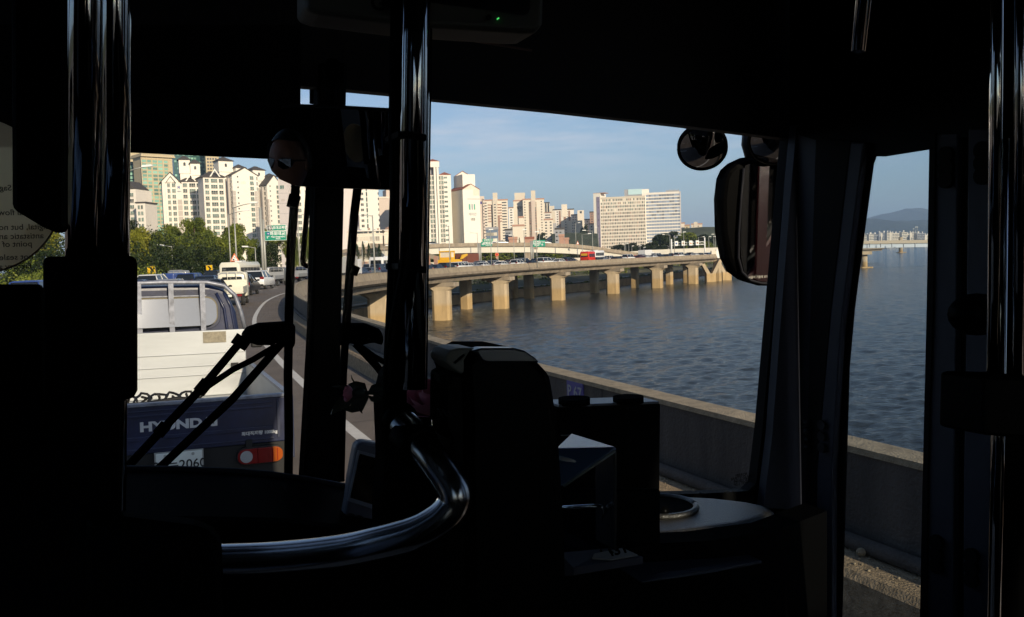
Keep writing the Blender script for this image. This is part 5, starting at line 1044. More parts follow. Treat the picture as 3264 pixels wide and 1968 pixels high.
# ---- bridge traffic: (px, lane offset, kind, colour, label)
BG = 'cars queueing on the bridge'
for px, off, kind, col, lab in ((1362, -1.8, 'sedan', 'black', 'black sedan just right of the central pole'), (1392, -1.8, 'sedan', 'navy', 'dark sedan below the yellow excavator, left'), (1425, -1.8, 'suv', 'black', 'black suv below the yellow excavator'), (1463, -1.8, 'suv', 'white', 'big white suv below the brown container'), (1492, -1.8, 'sedan', 'white', 'white sedan right of the big white suv'),
                           (1536, -5.2, 'suv', 'silver', 'silver suv behind the white sedan at the left sign post'), (1541, -1.8, 'sedan', 'white', 'white sedan in front of the silver suv at the left sign post'), (1559, -5.2, 'sedan', 'navy', 'dark sedan left of the tall slim lamp post'), (1578, -5.2, 'suv', 'silver', 'silver car below the round orange sign, left'), (1600, -1.8, 'sedan', 'white', 'white sedan below the round orange sign'), (1613, -5.2, 'sedan', 'grey', 'grey sedan right of the round orange sign'),
                           (1632, -5.2, 'suv', 'dred', 'dark red suv between the two green signs'), (1652, -1.8, 'suv', 'white', 'white estate car between the two green signs'), (1695, -1.8, 'sedan', 'black', 'black sedan below the right green sign'), (1717, -5.2, 'suv', 'navy', 'navy suv below the right green sign'), (1738, -1.8, 'van', 'white', 'white van right of the right green sign'), (1761, -5.2, 'suv', 'silver', 'silver car right of the white van'),
                           (1812, -5.2, 'suv', 'navy', 'dark blue car in the gap before the red bus'), (1822, -5.2, 'sedan', 'silver', 'silver car in the gap before the red bus'), (1905, -1.8, 'sedan', 'black', 'black sedan in front of the white bus'), (1926, -1.8, 'sedan', 'silver', 'silver sedan right of the white bus'), (1968, -1.8, 'sedan', 'black', 'black sedan with sloping roof left of the white van'),
                           (1990, -5.2, 'sedan', 'black', 'black car directly behind the small white van'), (2004, -1.8, 'van', 'white', 'small white van left of the pink car'), (2024, -5.2, 'sedan', 'red', 'red sedan in the queue left of the box van'), (2040, -1.8, 'sedan', 'dred', 'dark red sedan in the queue left of the box van'), (2062, -1.8, 'sedan', 'white', 'white car just in front of the box van'), (2083, -1.8, 'sedan', 'white', 'white sedan right of the box van'),
                           (2104, -1.8, 'sedan', 'black', 'black sedan, first left of the gantry leg'), (2120, -5.2, 'sedan', 'navy', 'navy sedan next to the gantry leg'), (2131, -1.8, 'sedan', 'black', 'black sedan under the gantry leg'), (2148, -5.2, 'suv', 'navy', 'dark suv under the first gantry sign'), (2166, -1.8, 'van', 'white', 'white van under the first gantry sign'), (2185, -1.8, 'sedan', 'navy', 'navy sedan under the gantry, middle'),
                           (2203, -5.2, 'suv', 'black', 'black suv under the triangle gantry sign'), (2230, -1.8, 'sedan', 'black', 'black sedan under the last gantry sign'), (2256, -1.8, 'sedan', 'white', 'white car right of the gantry'), (2270, -5.2, 'sedan', 'silver', 'silver car right of the gantry beside the cabinet'), (2288, -1.8, 'sedan', 'white', 'white car at the edge of the big mirror'), (1478, -5.2, 'suv', 'white', 'white suv roof showing behind the big white suv in the second row'), (1510, -1.8, 'sedan', 'silver', 'silver sedan in the near lane left of the left sign post'), (1668, -5.2, 'van', 'silver', 'silver van in the second row right of the white estate car'), (1785, -1.8, 'sedan', 'white', 'white sedan in the near lane left of the dark blue car'), (1946, -5.2, 'suv', 'white', 'white suv roof in the second row left of the sloping black sedan'), (2050, -5.2, 'suv', 'silver', 'silver suv in the second row directly left of the box van'), (2095, -5.2, 'van', 'white', 'white van in the second row right of the box van'), (2217, -1.8, 'sedan', 'white', 'white sedan in the near lane between the last two gantry signs')):
    p, hd = on_path(px, off, 100)
    if p is None: print('no path', px); continue
    place(kind, col, p, hd, lab, group=BG)
p, hd = on_path(2061, -8.6, 100); t = thing('box_van', 'white box van with square cargo body in the bridge queue', 'van', p, hd); MB().box(-1.1, -3, .7, 1.1, 1.5, 2.9).build('cargo_box', CC['white'], t, bevel=.05); MB().box(-1, 1.6, .5, 1, 3.2, 2.2).build('cab', CC['white'], t, bevel=.12); wheel_parts(t, (-.9, .9), (-2, 2.4), .4)
p, hd = on_path(1874, -1.8, 100); place('bus', 'red', p, hd, 'bright red bus with a yellow panel on the rear in the bridge queue', name='city_bus', L_=3.4, W=2.3, H=2.9, low='red'); 
o = [x for x in C.objects if x.get('label', '').startswith('bright red bus')][0]; MB().box(-.8, -1.76, 1.95, .8, -1.73, 2.45).build('yellow_panel', CC['yellow'], o)
p, hd = on_path(1900, -5.2, 100); place('bus', 'white', p, hd, 'white minibus with dark windows right of the red bus', L_=5, W=2.3, H=3.1)
# excavator on a low loader
p, hd = on_path(1430, -8.2, 90); t = thing('excavator', 'yellow excavator with a glazed cab riding on a low loader', 'excavator', p, hd)
Y = CC['yellow']; MB().box(-1.3, -2.2, 1.0, 1.3, 3.2, 2.2).build('body', Y, t, bevel=.08)
cbx = thing if False else None
m = MB()
for x in (-1.25, 1.0):
    for y in (-1.2, .3): m.box(x, y, 2.2, x + .15, y + .15, 3.6)
m.box(-1.3, -1.25, 3.6, 1.2, .5, 3.8); m.box(-1.25, -1.2, 2.2, 1.15, .45, 2.6); m.build('cab', Y, t); MB().box(-1.1, -1.1, 2.6, 1.0, .35, 3.6).build('cab_window', M['pane_pale'], t)
m = MB(); m.prism([(1.4, 2.0, 2.2), (1.4, 2.6, 2.2), (1.4, 4.9, 2.9), (1.4, 4.7, 3.2), (1.4, 2.9, 3.0)], (.3, 0, 0)); m.build('boom', Y, t); MB().box(-1.5, -2.4, .9, 1.5, 3.4, 1.0).build('track_frame', M['black'], t)
wheel_parts(t, (-1.2, 1.2), (-1.6, 0, 1.8), .42, .35)
p, hd = on_path(1402, -8.4, 85); t = thing('low_loader', 'orange low loader trailer with two upright loading ramps behind the excavator', 'trailer', p, hd); MB().box(-1.3, -3, .7, 1.3, 4, 1.0).build('deck', Y, t)
for x in (-1.1, .4): MB().box(x, -3.1, 1.0, x + .7, -2.9, 2.9).build('ramp', M['salmon'], t)
wheel_parts(t, (-1.1, 1.1), (-2, -1), .4, .3)
p, hd = on_path(1482, -8.6, 90); t = thing('crawler_crane', 'rusty brown machine body loaded behind the white suv', 'machine', p, hd); MB().box(-1.4, -3.2, 1.3, 1.4, 3.4, 3.2).build('engine_house', CC['rust'], t, bevel=.05); MB().box(-1.3, -3.26, 2.0, -.2, -3.2, 2.8).build('dark_panel', M['black'], t); MB().box(-1.2, -3.2, .7, 1.2, 3.4, 1.29).build('trailer_deck', M['black'], t); wheel_parts(t, (-1.1, 1.1), (-2.4, -1.2, 2.2), .42, .3); MB().box(-1.44, 1.0, 1.5, -1.402, 3, 3).build('side_panel', CC['rust'], t)
i = 0
for px, d, col, lab in ((1387, 281, 'grey', 'dark car on the flyover above the central pole'), (1615, 289, 'white', 'white car on the flyover between the signs'), (1750, 292, 'white', 'white car on the flyover right of the right sign')):
    i_ = min(range(len(FP)), key=lambda k: abs(FP[k].x - (px - 1632) / F * FP[k].y)); a, b_ = FP[i_], FP[min(i_ + 1, len(FP) - 1)]
    place('sedan', col, (a.x, a.y + 1.6, a.z - 1.0 + .3), math.atan2(-(b_ - a).x, (b_ - a).y), lab, group='cars on the flyover')
q = FP[8]; q = P(1700, 770, 292)
pc = P(1377, 855, 131); t = thing('traffic_cone', 'tiny orange traffic cone behind the bridge parapet', 'cone', (pc.x, pc.y + 1.6, pc.z - .75)); MB().tube([(0, 0, 0), (0, 0, .8)], .22, 10, r2=.03).build('cone', M['orange'], t); MB().box(-.25, -.25, -.04, .25, .25, 0).build('base', M['black'], t)
# ================================================================ the blue truck right in front
TR = Vector((-2.645, 6.516, 0)); bt = thing('pickup_truck', 'dark blue flatbed truck with silver headboard right in front, lettering HYUNDAI on its tailgate', 'truck', TR, R(HB)); bt.rotation_euler = (0, R(1.2), R(HB))
tb = mat('dark blue truck paint', (.012, .017, .048), .35, noise=.45, nscale=5, spec=.5, bump=.15, bscale=6); tb2 = mat('dusty blue truck paint', (.016, .022, .050), .45, noise=.12, nscale=5)
alu = mat('brushed aluminium', (.38, .395, .40), .45, metal=.3, noise=.16, nscale=1.1, nst=(.4, 1, 2.5)); galv = mat('galvanised frame', (.19, .20, .235), .45, metal=.3, noise=.45, nscale=14)
W = .87
m = MB(); m.box(-W, 0, .76, W, .035, 1.125); 
tg = m.build('tailgate', tb, bt, bevel=.008)
for z0, z1 in ((.79, .80), (.865, .895), (1.045, 1.06), (1.085, 1.095)): MB().box(-W + .06, -.012, z0, W - .15, -.0005, z1).build('rib', tb, tg, bevel=.003)
MB().box(-W - .01, -.015, 1.126, W + .01, .05, 1.152).build('top_rail', galv, tg, bevel=.005)
MB().box(W - .12, -.014, .80, W - .10, -.001, 1.10).build('hinge_strip', tb2, tg); MB().box(W - .03, -.02, .62, W + .012, .03, 1.14).build('corner_post', tb2, bt, bevel=.006)
for x in (-.55, .5): MB().box(x, -.02, .70, x + .05, .03, .80).build('hinge', M['black'], tg)
fm = lambda x, z, dy=-.004: face_mat((x, dy, z), (1, 0, 0), (0, 0, 1))
chrome_l = mat('silver lettering', (.62, .63, .64), .3, metal=.3)
s = txt('HYUNDAI', .105, chrome_l, tg, fm(0, .966), bold=.005); s.scale = (1, 1, 1); dx = s.dimensions.x; k = .56 / dx
s.matrix_local = Matrix.Translation((.01, 0, 0)) @ fm(0, .966) @ Matrix.Diagonal((k, .92, 1, 1)); 
s2 = txt('최대적재량 1000kg', .036, chrome_l, tg, fm(.61, .845), bold=.0012)
m = MB(); m.box(-W + .02, .02, .48, W - .02, .08, .755); m.build('rear_panel', M['black'], bt)
# lamp cluster
def rlamp(sx):
    x0, x1 = (.43, .79) if sx > 0 else (-.79, -.43); zc = .665; h = .066
    m = MB(); pts = [(x0 + h + h * math.cos(R(a)), -.02, zc + h * math.sin(R(a))) for a in range(90, 271, 15)] + [(x1 - h + h * math.cos(R(a)), -.02, zc + h * math.sin(R(a))) for a in range(-90, 91, 15)]
    def seg(a, b_, mt, nm, par, s=1.0, y=-.03, dep=.03):
        pp = [(min(max(x, a), b_), y, zc + (z - zc) * s) for x, _, z in pts]; q = []
        for p in pp:
            if not q or (Vector(p) - Vector(q[-1])).length > 1e-5: q.append(p)
        return MB().prism(q, (0, dep, 0)).build(nm, mt, par, bevel=.004)
    base = seg(x0, x1, M['black'], 'tail_light', bt, 1.12, -.012, .06)
    seg(x0 + .16, x0 + .272, M['tail'], 'red_lens', base, .92); seg(x0 + .275, x1 - .005, M['amber'], 'amber_lens', base, .92)
    seg(x0 + .005, x0 + .157, M['tail'], 'red_lens', base, .92)
    MB().tube([(x0 + .07, -.036, zc), (x0 + .07, -.02, zc)], .048, 24).build('reversing_lamp', M['clearlamp'], base)
    m = MB()
    for k in range(5): m.box(x0 + .17 + k * .035, -.034, zc - .05, x0 + .175 + k * .035, -.0301, zc + .05)
    m.build('lens_ridge', M['tail'], base)
    r = MB(); 
    for z in (-.03, -.012, .006, .024): r.box(x0 + .035, -.038, zc + z, x0 + .105, -.0365, zc + z + .004)
    r.build('lamp_reflector', M['post'], base)
rlamp(1); rlamp(-1)
m = MB(); m.box(-.1675, -.03, .585, .1675, -.02, .755); npl = m.build('number_plate', M['plate'], bt, bevel=.004)
MB().box(-.178, -.024, .575, .178, -.012, .765).build('plate_frame', M['post'], npl)
txt('80 루 2060'.replace(' 루 ', '누'), .10, M['black'], npl, fm(0, .655, -.033), bold=.001)
for x in (-.1, .1): MB().tube([(x, -.036, .735), (x, -.03, .735)], .012, 10).build('bolt', M['post'], npl)
# bed
m = MB(); m.box(-W, .04, .70, W, 2.86, .765); m.build('bed_floor', alu, bt)
for sx in (-1, 1): x = sx * (W - .015); MB().box(x - .015, .05, .766, x + .015, 2.82, 1.12).build('side_board', alu if sx > 0 else tb, bt); MB().box(x - .022, .05, 1.121, x + .022, 2.82, 1.145).build('side_rail', galv, bt)
m = MB(); m.box(-W + .02, 2.83, .766, W - .02, 2.87, 1.49); hb = m.build('headboard', alu, bt, bevel=.01)
for z in (1.0, 1.10, 1.235): MB().box(-W + .02, 2.815, z, W - .03, 2.8295, z + .018).build('rib', alu, hb, bevel=.005)
m = MB(); m.box(.40, 2.818, 1.355, .64, 2.829, 1.475); m.build('data_plate', mat('tarnished data plate', (.22, .19, .13), .6, noise=.35, nscale=30), hb); MB().box(.68, 2.80, 1.05, .76, 2.829, 1.12).build('latch', M['black'], hb)
# guard frame (curved top, as traced: high at left, rounding down at the right)
fr = MB(); pts = [(-W + .03, 2.85, 1.49), (-W + .06, 2.85, 1.80), (-.70, 2.85, 1.98), (-.5, 2.85, 2.02), (0, 2.85, 2.03), (.46, 2.85, 2.02), (.64, 2.85, 1.98), (.75, 2.85, 1.87), (.81, 2.85, 1.68), (W - .02, 2.85, 1.49)]
fr.tube(pts, .024, 8)
[fr.box(x - .026, 2.83, 1.49, x + .026, 2.87, 2.02) for x in (-.54, -.23, .09, .41)]; fr.build('guard_frame', galv, bt)
# cab rear
cp = [(-.84, 1.0), (-.83, 1.66), (-.76, 1.90), (-.58, 1.99), (.50, 1.99), (.67, 1.92), (.77, 1.68), (.82, 1.3), (.82, .7), (-.84, .7)]
m = MB(); m.prism([(x, 2.95, z) for x, z in cp], (0, 1.5, 0)); cab = m.build('cab', tb, bt, bevel=.05, seg=3, smooth=False)
def rrect(x0, z0, x1, z1, r, y, n=6):
    o = []
    for cx, cz, a0 in ((x1 - r, z1 - r, 0), (x0 + r, z1 - r, 90), (x0 + r, z0 + r, 180), (x1 - r, z0 + r, 270)):
        for k in range(n + 1): a = R(a0 + 90 * k / n); o.append((cx + r * math.cos(a), y, cz + r * math.sin(a)))
    return o
gold = mat('amber rubber trim', (.10, .08, .035), .4); wg = mat('cab rear glass', (.26, .26, .265), .05, spec=.2, metal=.55)
MB().prism(rrect(-.74, 1.50, .605, 1.885, .14, 2.944), (0, .02, 0)).build('window_surround', tb2, cab, bevel=.006); MB().prism(rrect(-.70, 1.53, .572, 1.862, .12, 2.934), (0, .012, 0)).build('window_trim', gold, cab)
wn = MB().prism([(x, y + (z - 1.848) * .19 + x * .075 - .05, z) for x, y, z in rrect(-.685, 1.545, .557, 1.848, .11, 2.926)], (0, .006, 0)).build('rear_window', wg, cab)
MB().prism([(-.62, 2.925, 1.866), (.45, 2.925, 1.866), (.46, 2.925, 1.88), (-.62, 2.925, 1.88)], (0, .012, 0)).build('trim_highlight', galv, cab)
m = MB(); m.tube([(.67, 2.94, .9), (.665, 2.94, 1.5), (.64, 2.94, 1.72), (.56, 2.94, 1.90)], .016, 8); m.tube([(.75, 2.95, .9), (.745, 2.95, 1.5), (.71, 2.95, 1.75), (.64, 2.95, 1.9)], .014, 8); m.build('pressed_rib', tb, cab)
MB().tube([(W + .06, 4.0, 1.2), (W + .25, 3.9, 1.3)], .015, 6).build('mirror_arm', M['black'], bt); MB().box(W + .16, 3.86, 1.18, W + .30, 3.92, 1.42).build('side_mirror', M['black'], bt, bevel=.02)
m = MB(); m.box(-.4, .1, .38, .4, 4.3, .69); m.build('chassis', M['black'], bt); wheel_parts(bt, (-W + .14, W - .14), (.95, 3.6), .32, .2)
m = MB(); m.prism([(W - .03, 3.0, .4), (W - .03, 3.0, 1.4), (W - .03, 4.3, 1.2), (W - .03, 4.4, .5)], (.02, 0, 0)); m.build('door_panel', tb, bt)
# coil of black rope lying in the bed
rr = random.Random(8); rp = MB()
for k in range(9):
    cx = -.82 + k * .115; pts = []
    for a in range(0, 400, 28): pts.append((cx + .085 * math.cos(R(a)) + rr.uniform(-.02, .02) + a * .0002, .55 + .12 * math.sin(R(a * 1.3)) + rr.uniform(-.02, .02) + k * .02, 1.10 + .07 * math.sin(R(a)) * (1.5 if k < 3 else .8) + (.05 if k < 2 else 0) - k * .006 + rr.uniform(-.012, .012)))
    rp.tube(pts, .011, 6)
rp.tube([(-.85, .5, 1.0), (-.5, .52, 1.08), (-.2, .55, 1.07), (.05, .55, 1.09), (.25, .6, 1.05), (.34, .6, 1.0)], .02, 6); rp.ball((-.5, .7, .93), .3, 10, 6, sc3=(1.6, .6, .5)); rp.ball((.0, .7, .9), .25, 10, 6, sc3=(1.5, .6, .55))
tag(rp.build('rope', M['black'], None), 'tangled black rope coiled in the bed of the blue truck', 'rope').matrix_world = Matrix.Translation(TR) @ Matrix.Rotation(R(HB), 4, 'Z')
# ================================================================ our bus (seen from inside)
busr = thing('city_bus', 'dark interior of the bus we ride in, with windscreen, front door and metal rails', 'bus', (0, 0, 0), R(HB))
BI = Matrix.Rotation(R(-HB), 4, 'Z')
def bp(mb, name, m, bevel=0, seg=2, parent=None, smooth=False):
    """build from world-space points into bus space"""
    mb.v = [tuple(BI @ Vector(v)) for v in mb.v]; return mb.build(name, m, parent or busr, bevel=bevel, seg=seg, smooth=smooth)
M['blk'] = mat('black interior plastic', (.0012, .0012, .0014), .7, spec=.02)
def diffmat(name, c, gl=.004, rough=.35):
    m = bpy.data.materials.new(name); m.use_nodes = True; t = m.node_tree; t.nodes.clear(); o = t.nodes.new('ShaderNodeOutputMaterial'); d = t.nodes.new('ShaderNodeBsdfDiffuse'); g = t.nodes.new('ShaderNodeBsdfGlossy'); x = t.nodes.new('ShaderNodeMixShader')
    d.inputs[0].default_value = (*c, 1); g.inputs['Roughness'].default_value = rough; x.inputs[0].default_value = gl; t.links.new(d.outputs[0], x.inputs[1]); t.links.new(g.outputs[0], x.inputs[2]); t.links.new(x.outputs[0], o.inputs[0]); return m
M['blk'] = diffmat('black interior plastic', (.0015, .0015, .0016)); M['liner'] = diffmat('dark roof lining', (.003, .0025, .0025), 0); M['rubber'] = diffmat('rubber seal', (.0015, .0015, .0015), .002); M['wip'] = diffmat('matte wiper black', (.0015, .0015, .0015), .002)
M['dkgrey'] = mat('dark grey trim', (.009, .009, .012), .6, spec=.15, noise=.15, nscale=40)
M['frameg'] = mat('grey door frame paint', (.020, .023, .034), .55, spec=.2, noise=.08, nscale=30)
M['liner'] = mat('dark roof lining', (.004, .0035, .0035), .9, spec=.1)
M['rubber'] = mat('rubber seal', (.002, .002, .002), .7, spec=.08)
M['chrome'] = mat('polished steel', (.70, .71, .70), .06, metal=1)
M['dchrome'] = mat('tinted steel', (.42, .44, .45), .07, metal=1)
M['busred'] = mat('red bus livery', (.30, .012, .015), .3, spec=.6); M['busdark'] = mat('dark bus livery', (.035, .033, .035), .3, spec=.6)
M['mirror'] = mat('mirror glass', (.42, .43, .45), .01, metal=1)
M['dmirror'] = mat('tinted mirror glass', (.22, .22, .23), .02, metal=1)
M['wglass'] = glassmat('windscreen glass', (.955, .965, .965), .003)
M['dglass'] = glassmat('door glass', (.84, .88, .90), .004)
M['acrylic'] = glassmat('clear acrylic', (.86, .89, .92), .16, .02)
BX = lambda m, l0, u0, z0, l1, u1, z1, k=0: m.box(l0, u0, z0, l1, u1, z1, k)
ZF, ZR = .80, 3.02
def loc(name, mb, m, bevel=0, parent=None, seg=2): return mb.build(name, m, parent or busr, bevel=bevel, seg=seg)
rf_ = MB(); BX(rf_, -.98, -8.5, ZR, 1.62, -3.3, ZR + .12); BX(rf_, -.98, -1.9, ZR, 1.62, 1.78, ZR + .12); BX(rf_, -.98, -3.3, ZR, 1.30, -1.9, ZR + .12); BX(rf_, 1.51, -3.3, ZR, 1.62, -1.9, ZR + .12); loc('roof', rf_, M['liner']); loc('added_sun_hatch', BX(MB(), 1.30, -3.3, ZR + .05, 1.51, -1.9, ZR + .06), M['dglass']); loc('floor', BX(MB(), -.98, -8.5, ZF - .1, 1.5, .55, ZF), M['blk']); loc('rear_wall', BX(MB(), -.98, -8.62, .4, 1.62, -8.502, ZR + .1), M['liner'])  # hatch is added out of view to let sun onto the dash tray
def wall(l0, l1, holes, name):
    m = MB(); z0, z1 = 1.72, 2.93; u = -8.5; BX(m, l0, -8.5, .38, l1, 1.76 if l0 < 0 else .30, z0); BX(m, l0, -8.5, z1, l1, 1.76, ZR)
    for a, b_ in holes: BX(m, l0, u, z0, l1, a, z1); u = b_
    BX(m, l0, u, z0, l1, 1.76 if l0 < 0 else .30, z1); return loc(name, m, M['liner'])
HO = [(-7.9, -6.4), (-6.2, -4.7), (-4.5, -3.0), (-2.8, -1.3)]
wall(-.98, -.92, HO + [(.75, 1.5)], 'side_wall'); wall(1.52, 1.58, HO + [(-1.15, -.1)], 'side_wall')
for a, b_ in HO + [(.75, 1.5)]: loc('side_window', BX(MB(), -.956, a, 1.72, -.95, b_, 2.93), M['dglass'])
for a, b_ in HO + [(-1.15, -.1)]: loc('side_window', BX(MB(), 1.547, a, 1.72, 1.553, b_, 2.93), M['dglass'])
loc('driver_screen', BX(MB(), -.91, .33, 1.9, -.22, .35, 2.62), mat('grey screen behind the driver', (.05, .052, .056), .5)); loc('driver_screen_rail', BX(MB(), -.91, .325, 2.63, .0, .355, 2.66), M['dchrome'])
# outside skin
m = MB(); BX(m, 1.583, -8.5, .38, 1.60, .30, 1.15); loc('outer_panel', m, M['busdark']); m = MB(); BX(m, 1.583, -8.5, 1.16, 1.60, .30, 1.70); loc('outer_panel', m, M['busred'])
m = MB(); BX(m, 1.601, -1.1, .4, 1.612, -.35, 3.0); loc('outer_panel', m, M['busred']); m = MB(); BX(m, 1.583, -8.5, 2.94, 1.60, 1.7, 3.1); loc('outer_panel', m, M['busred'])
wp_ = bus(1.58, 0, 0)
# ---- windscreen plane pieces
def wpoly(pts, U=1.65): return [bw(x, y, U) for x, y in pts]
def wp(name, pts, m, U=1.65, th=.03, bevel=0, parent=None): 
    return bp(MB().prism(wpoly(pts, U), FW * th), name, m, bevel, parent=parent)
wp('front_header', [(-200, 142), (725, 207), (838, 216), (946, 226), (1025, 237), (1340, 268), (1650, 303), (1905, 335), (1925, -300), (-200, -420)], M['dkgrey'])
wp('sun_blind', [(-220, 345), (180, 358), (307, 365.5), (640, 381), (722, 384), (724.5, 60), (-220, 60)], M['liner'], U=1.57, th=.012)
wp('windscreen_divider', [(768, 150), (836, 150), (829, 460), (821, 820), (815, 1175), (728, 1160), (748, 800), (756, 460)], M['blk'], U=1.645, th=.05, bevel=.006)
wp('windscreen', [(-200, 100), (768, 165), (745, 800), (728, 1190), (-200, 1160)], M['wglass'], U=1.662, th=.005)
wp('windscreen', [(825, 180), (1915, 320), (1880, 680), (1850, 1040), (1830, 1220), (1700, 1230), (812, 1280)], M['wglass'], U=1.662, th=.005)
wp('corner_pillar', [(1898, 320), (1890, 400), (1865, 690), (1835, 1030), (1819, 1165), (1800, 1182), (1700, 1187.5), (1590, 1190), (1590, 1230), (1905, 1250), (1925, 300)], M['rubber'], U=1.65, th=.03)
wp('corner_pillar', [(1918, 300), (1906, 420), (1885, 690), (1858, 1050), (1838, 1215), (1830, 1700), (1950, 1700), (1950, 300)], M['frameg'], U=1.62, th=.025)
wp('front_panel', [(-300, 1155), (300, 1160), (600, 1170), (850, 1200), (1100, 1280), (1350, 1290), (1590, 1225), (1900, 1230), (1900, 2400), (-300, 2400)], M['blk'], U=1.60, th=.03)
# ---- driver's dash: curved top edge
dp = [(-200, 1150), (150, 1134), (305, 1130), (430, 1131), (560, 1136), (640, 1142), (740, 1155), (830, 1172), (900, 1196), (960, 1230), (1000, 1262), (1040, 1300), (1040, 1900), (-200, 1900)]
m = MB(); m.prism(wpoly(dp, 1.50), FW * -.30); bp(m, 'dashboard', M['blk'], .012)
m = MB(); m.tube([bw(x, y - 1, 1.49) for x, y in dp[1:11]], .006, 8); bp(m, 'dashboard_edge', M['dkgrey'])
# steering wheel, mostly hidden in the dark
sw = [bus(-.25 + .24 * math.cos(R(a)), 1.02 + .20 * math.sin(R(a)), 1.62 + .10 * math.sin(R(a))) for a in range(0, 361, 12)]
m = MB(); m.tube(sw, .015, 8); m.tube([bus(-.25, 1.02, 1.60), bus(-.25, 1.1, 1.2)], .03, 8)
for a in (20, 160, 270): m.tube([bus(-.25, 1.02, 1.6), bus(-.25 + .23 * math.cos(R(a)), 1.02 + .19 * math.sin(R(a)), 1.61 + .1 * math.sin(R(a)))], .012, 6)
bp(m, 'steering_wheel', M['blk'])
# ---- right part of the dash, a lobed tray catching the sun
zD = bw(1700, 1200, 1.58).z
def dz(x, y, z=None): return G(x * K, y * K, zD if z is None else z)
lobe = [(1590, 1191), (1650, 1191), (1720, 1195), (1800, 1204), (1850, 1214), (1872, 1228), (1850, 1245), (1780, 1262), (1700, 1273), (1620, 1282), (1550, 1288), (1515, 1290), (1490, 1296), (1450, 1290), (1400, 1270), (1380, 1240), (1420, 1205), (1500, 1192)]
ms = mat('speckled grey dash plastic', (.022, .020, .017), .36, noise=.6, nscale=260, spec=.6, bump=.25, bscale=300)
m = MB(); m.prism([dz(x, y) for x, y in lobe], UP * -.13); o = bp(m, 'dash_tray', ms, .055, 6)
m = MB(); c = dz(1588, 1222); m.tube([c + UP * .002, c + UP * .004], .075, 28); bp(m, 'cup_shade_disc', M['blk'])  # flat black disc, the hollow's shade painted on the tray
m = MB(); m.tube([c + Vector((.080 * math.cos(R(a)), .080 * math.sin(R(a)), .004)) for a in range(0, 361, 15)], .007, 8); bp(m, 'cup_rim', ms); m = MB().ball(dz(1598, 1244) + UP * .012, .012, 8, 6); bp(m, 'knob', M['blk'])
m = MB(); m.prism([pv(1545, 1400, 1.15), pv(1700, 1372, 1.2), (pv(1833, 1350, 1.25)), pv(1833, 1356, 1.25), pv(1700, 1381, 1.2), pv(1545, 1403, 1.15)], FW * .1); bp(m, 'step_edge', M['frameg'])
m = MB(); m.prism([pv(1360, 1335, 1.2), pv(1500, 1312, 1.2), pv(1700, 1302, 1.25), pv(1860, 1280, 1.3), pv(1990, 1230, 1.35), pv(1990, 1700, 1.3), pv(1360, 1700, 1.2)], FW * .05); bp(m, 'step_panel', M['blk'])
# ---- door side
def side(name, pts, m, S=1.5, th=.03, bevel=0, parent=None): return bp(MB().prism([bs(x, y, S) for x, y in pts], RT * th), name, m, bevel, parent=parent)
V6 = lambda x, y: ((2120 + x / 1.327) / K, (380 + y / 1.327) / K)
side('door_header', [(1900, -300), (1900, 334), (2060, 344), V6(835, 100), V6(890, 158), V6(1120, 121), V6(1140, 75), (2440, 334), (2700, 334), (2700, -700)], M['blk'])
side('door_gap', [V6(560, 60), V6(800, 60), V6(790, 500), V6(700, 1480), (2000, 2000), (1850, 2000), V6(470, 1480)], M['rubber'], S=1.535, th=.004)  # backing plate added to keep light slivers out of the door gaps
side('door_pillar', [(1905, 320), V6(640, 90), V6(615, 900), V6(600, 1486), (1925, 1800), (1790, 1800), (1820, 1300), V6(500, 900)], M['frameg'], th=.02)
side('door_gap', [V6(638, 80), V6(782, 95), V6(700, 800), V6(640, 1480), (1955, 1900), (1915, 1900), V6(598, 1480), V6(612, 900)], M['rubber'], S=1.478, th=.004)
dr = side('door', [V6(780, 96), V6(842, 100), V6(790, 500), V6(742, 900), V6(707, 1480), (2000, 1900), (1945, 1900), V6(638, 1480), V6(700, 700)], M['frameg'], S=1.480, th=.019, bevel=.004)
side('door_seal', [V6(838, 96), V6(892, 156), V6(880, 190), V6(845, 450), V6(800, 800), V6(778, 1050), V6(765, 1480), (2025, 1486), (2015, 1950), (1995, 1950), V6(705, 1480), V6(740, 900), V6(785, 500)], M['rubber'], S=1.500, th=.003, parent=None)
side('door_window', [V6(870, 110), V6(1140, 90), V6(1115, 800), V6(1080, 1480), (2225, 1950), (2000, 1950), V6(740, 1480), V6(770, 900)], M['dglass'], S=1.505, th=.005)
side('door_frame_stile', [V6(1118, 60), V6(1142, 60), V6(1132, 800), V6(1110, 1480), (2225, 1950), (2204, 1950), V6(1090, 1480), V6(1106, 800)], M['rubber'], S=1.49)
st = side('door_frame_stile', [V6(1140, 60), V6(1237, 60), V6(1232, 800), V6(1222, 1480), (2290, 1950), (2222, 1950), V6(1108, 1480), V6(1130, 800)], M['frameg'], S=1.495, bevel=.003)
side('door_gap', [V6(1235, 40), V6(1283, 40), V6(1275, 800), V6(1265, 1480), (2320, 1950), (2285, 1950), V6(1220, 1480), V6(1230, 800)], M['rubber'], S=1.51)
st2 = side('door_frame_stile', [V6(1281, 40), V6(1420, 40), V6(1415, 1480), (2440, 1950), (2315, 1950), V6(1262, 1480), V6(1273, 800)], M['frameg'], S=1.495, bevel=.003)
side('rear_door_leaf', [V6(1418, 0), V6(1506, 0), V6(1504, 800), V6(1503, 1480), (2440, 1950), (2380, 1950), V6(1413, 1480)], M['blk'], S=1.505)
side('rear_door_leaf', [(2462, 500), (2700, 500), (2700, 240), (2455, 240)], M['blk'], S=1.505); side('rear_door_leaf', [(2490, 500), (2700, 500), (2700, 1900), (2430, 1900), (2445, 1350)], M['blk'], S=1.505)
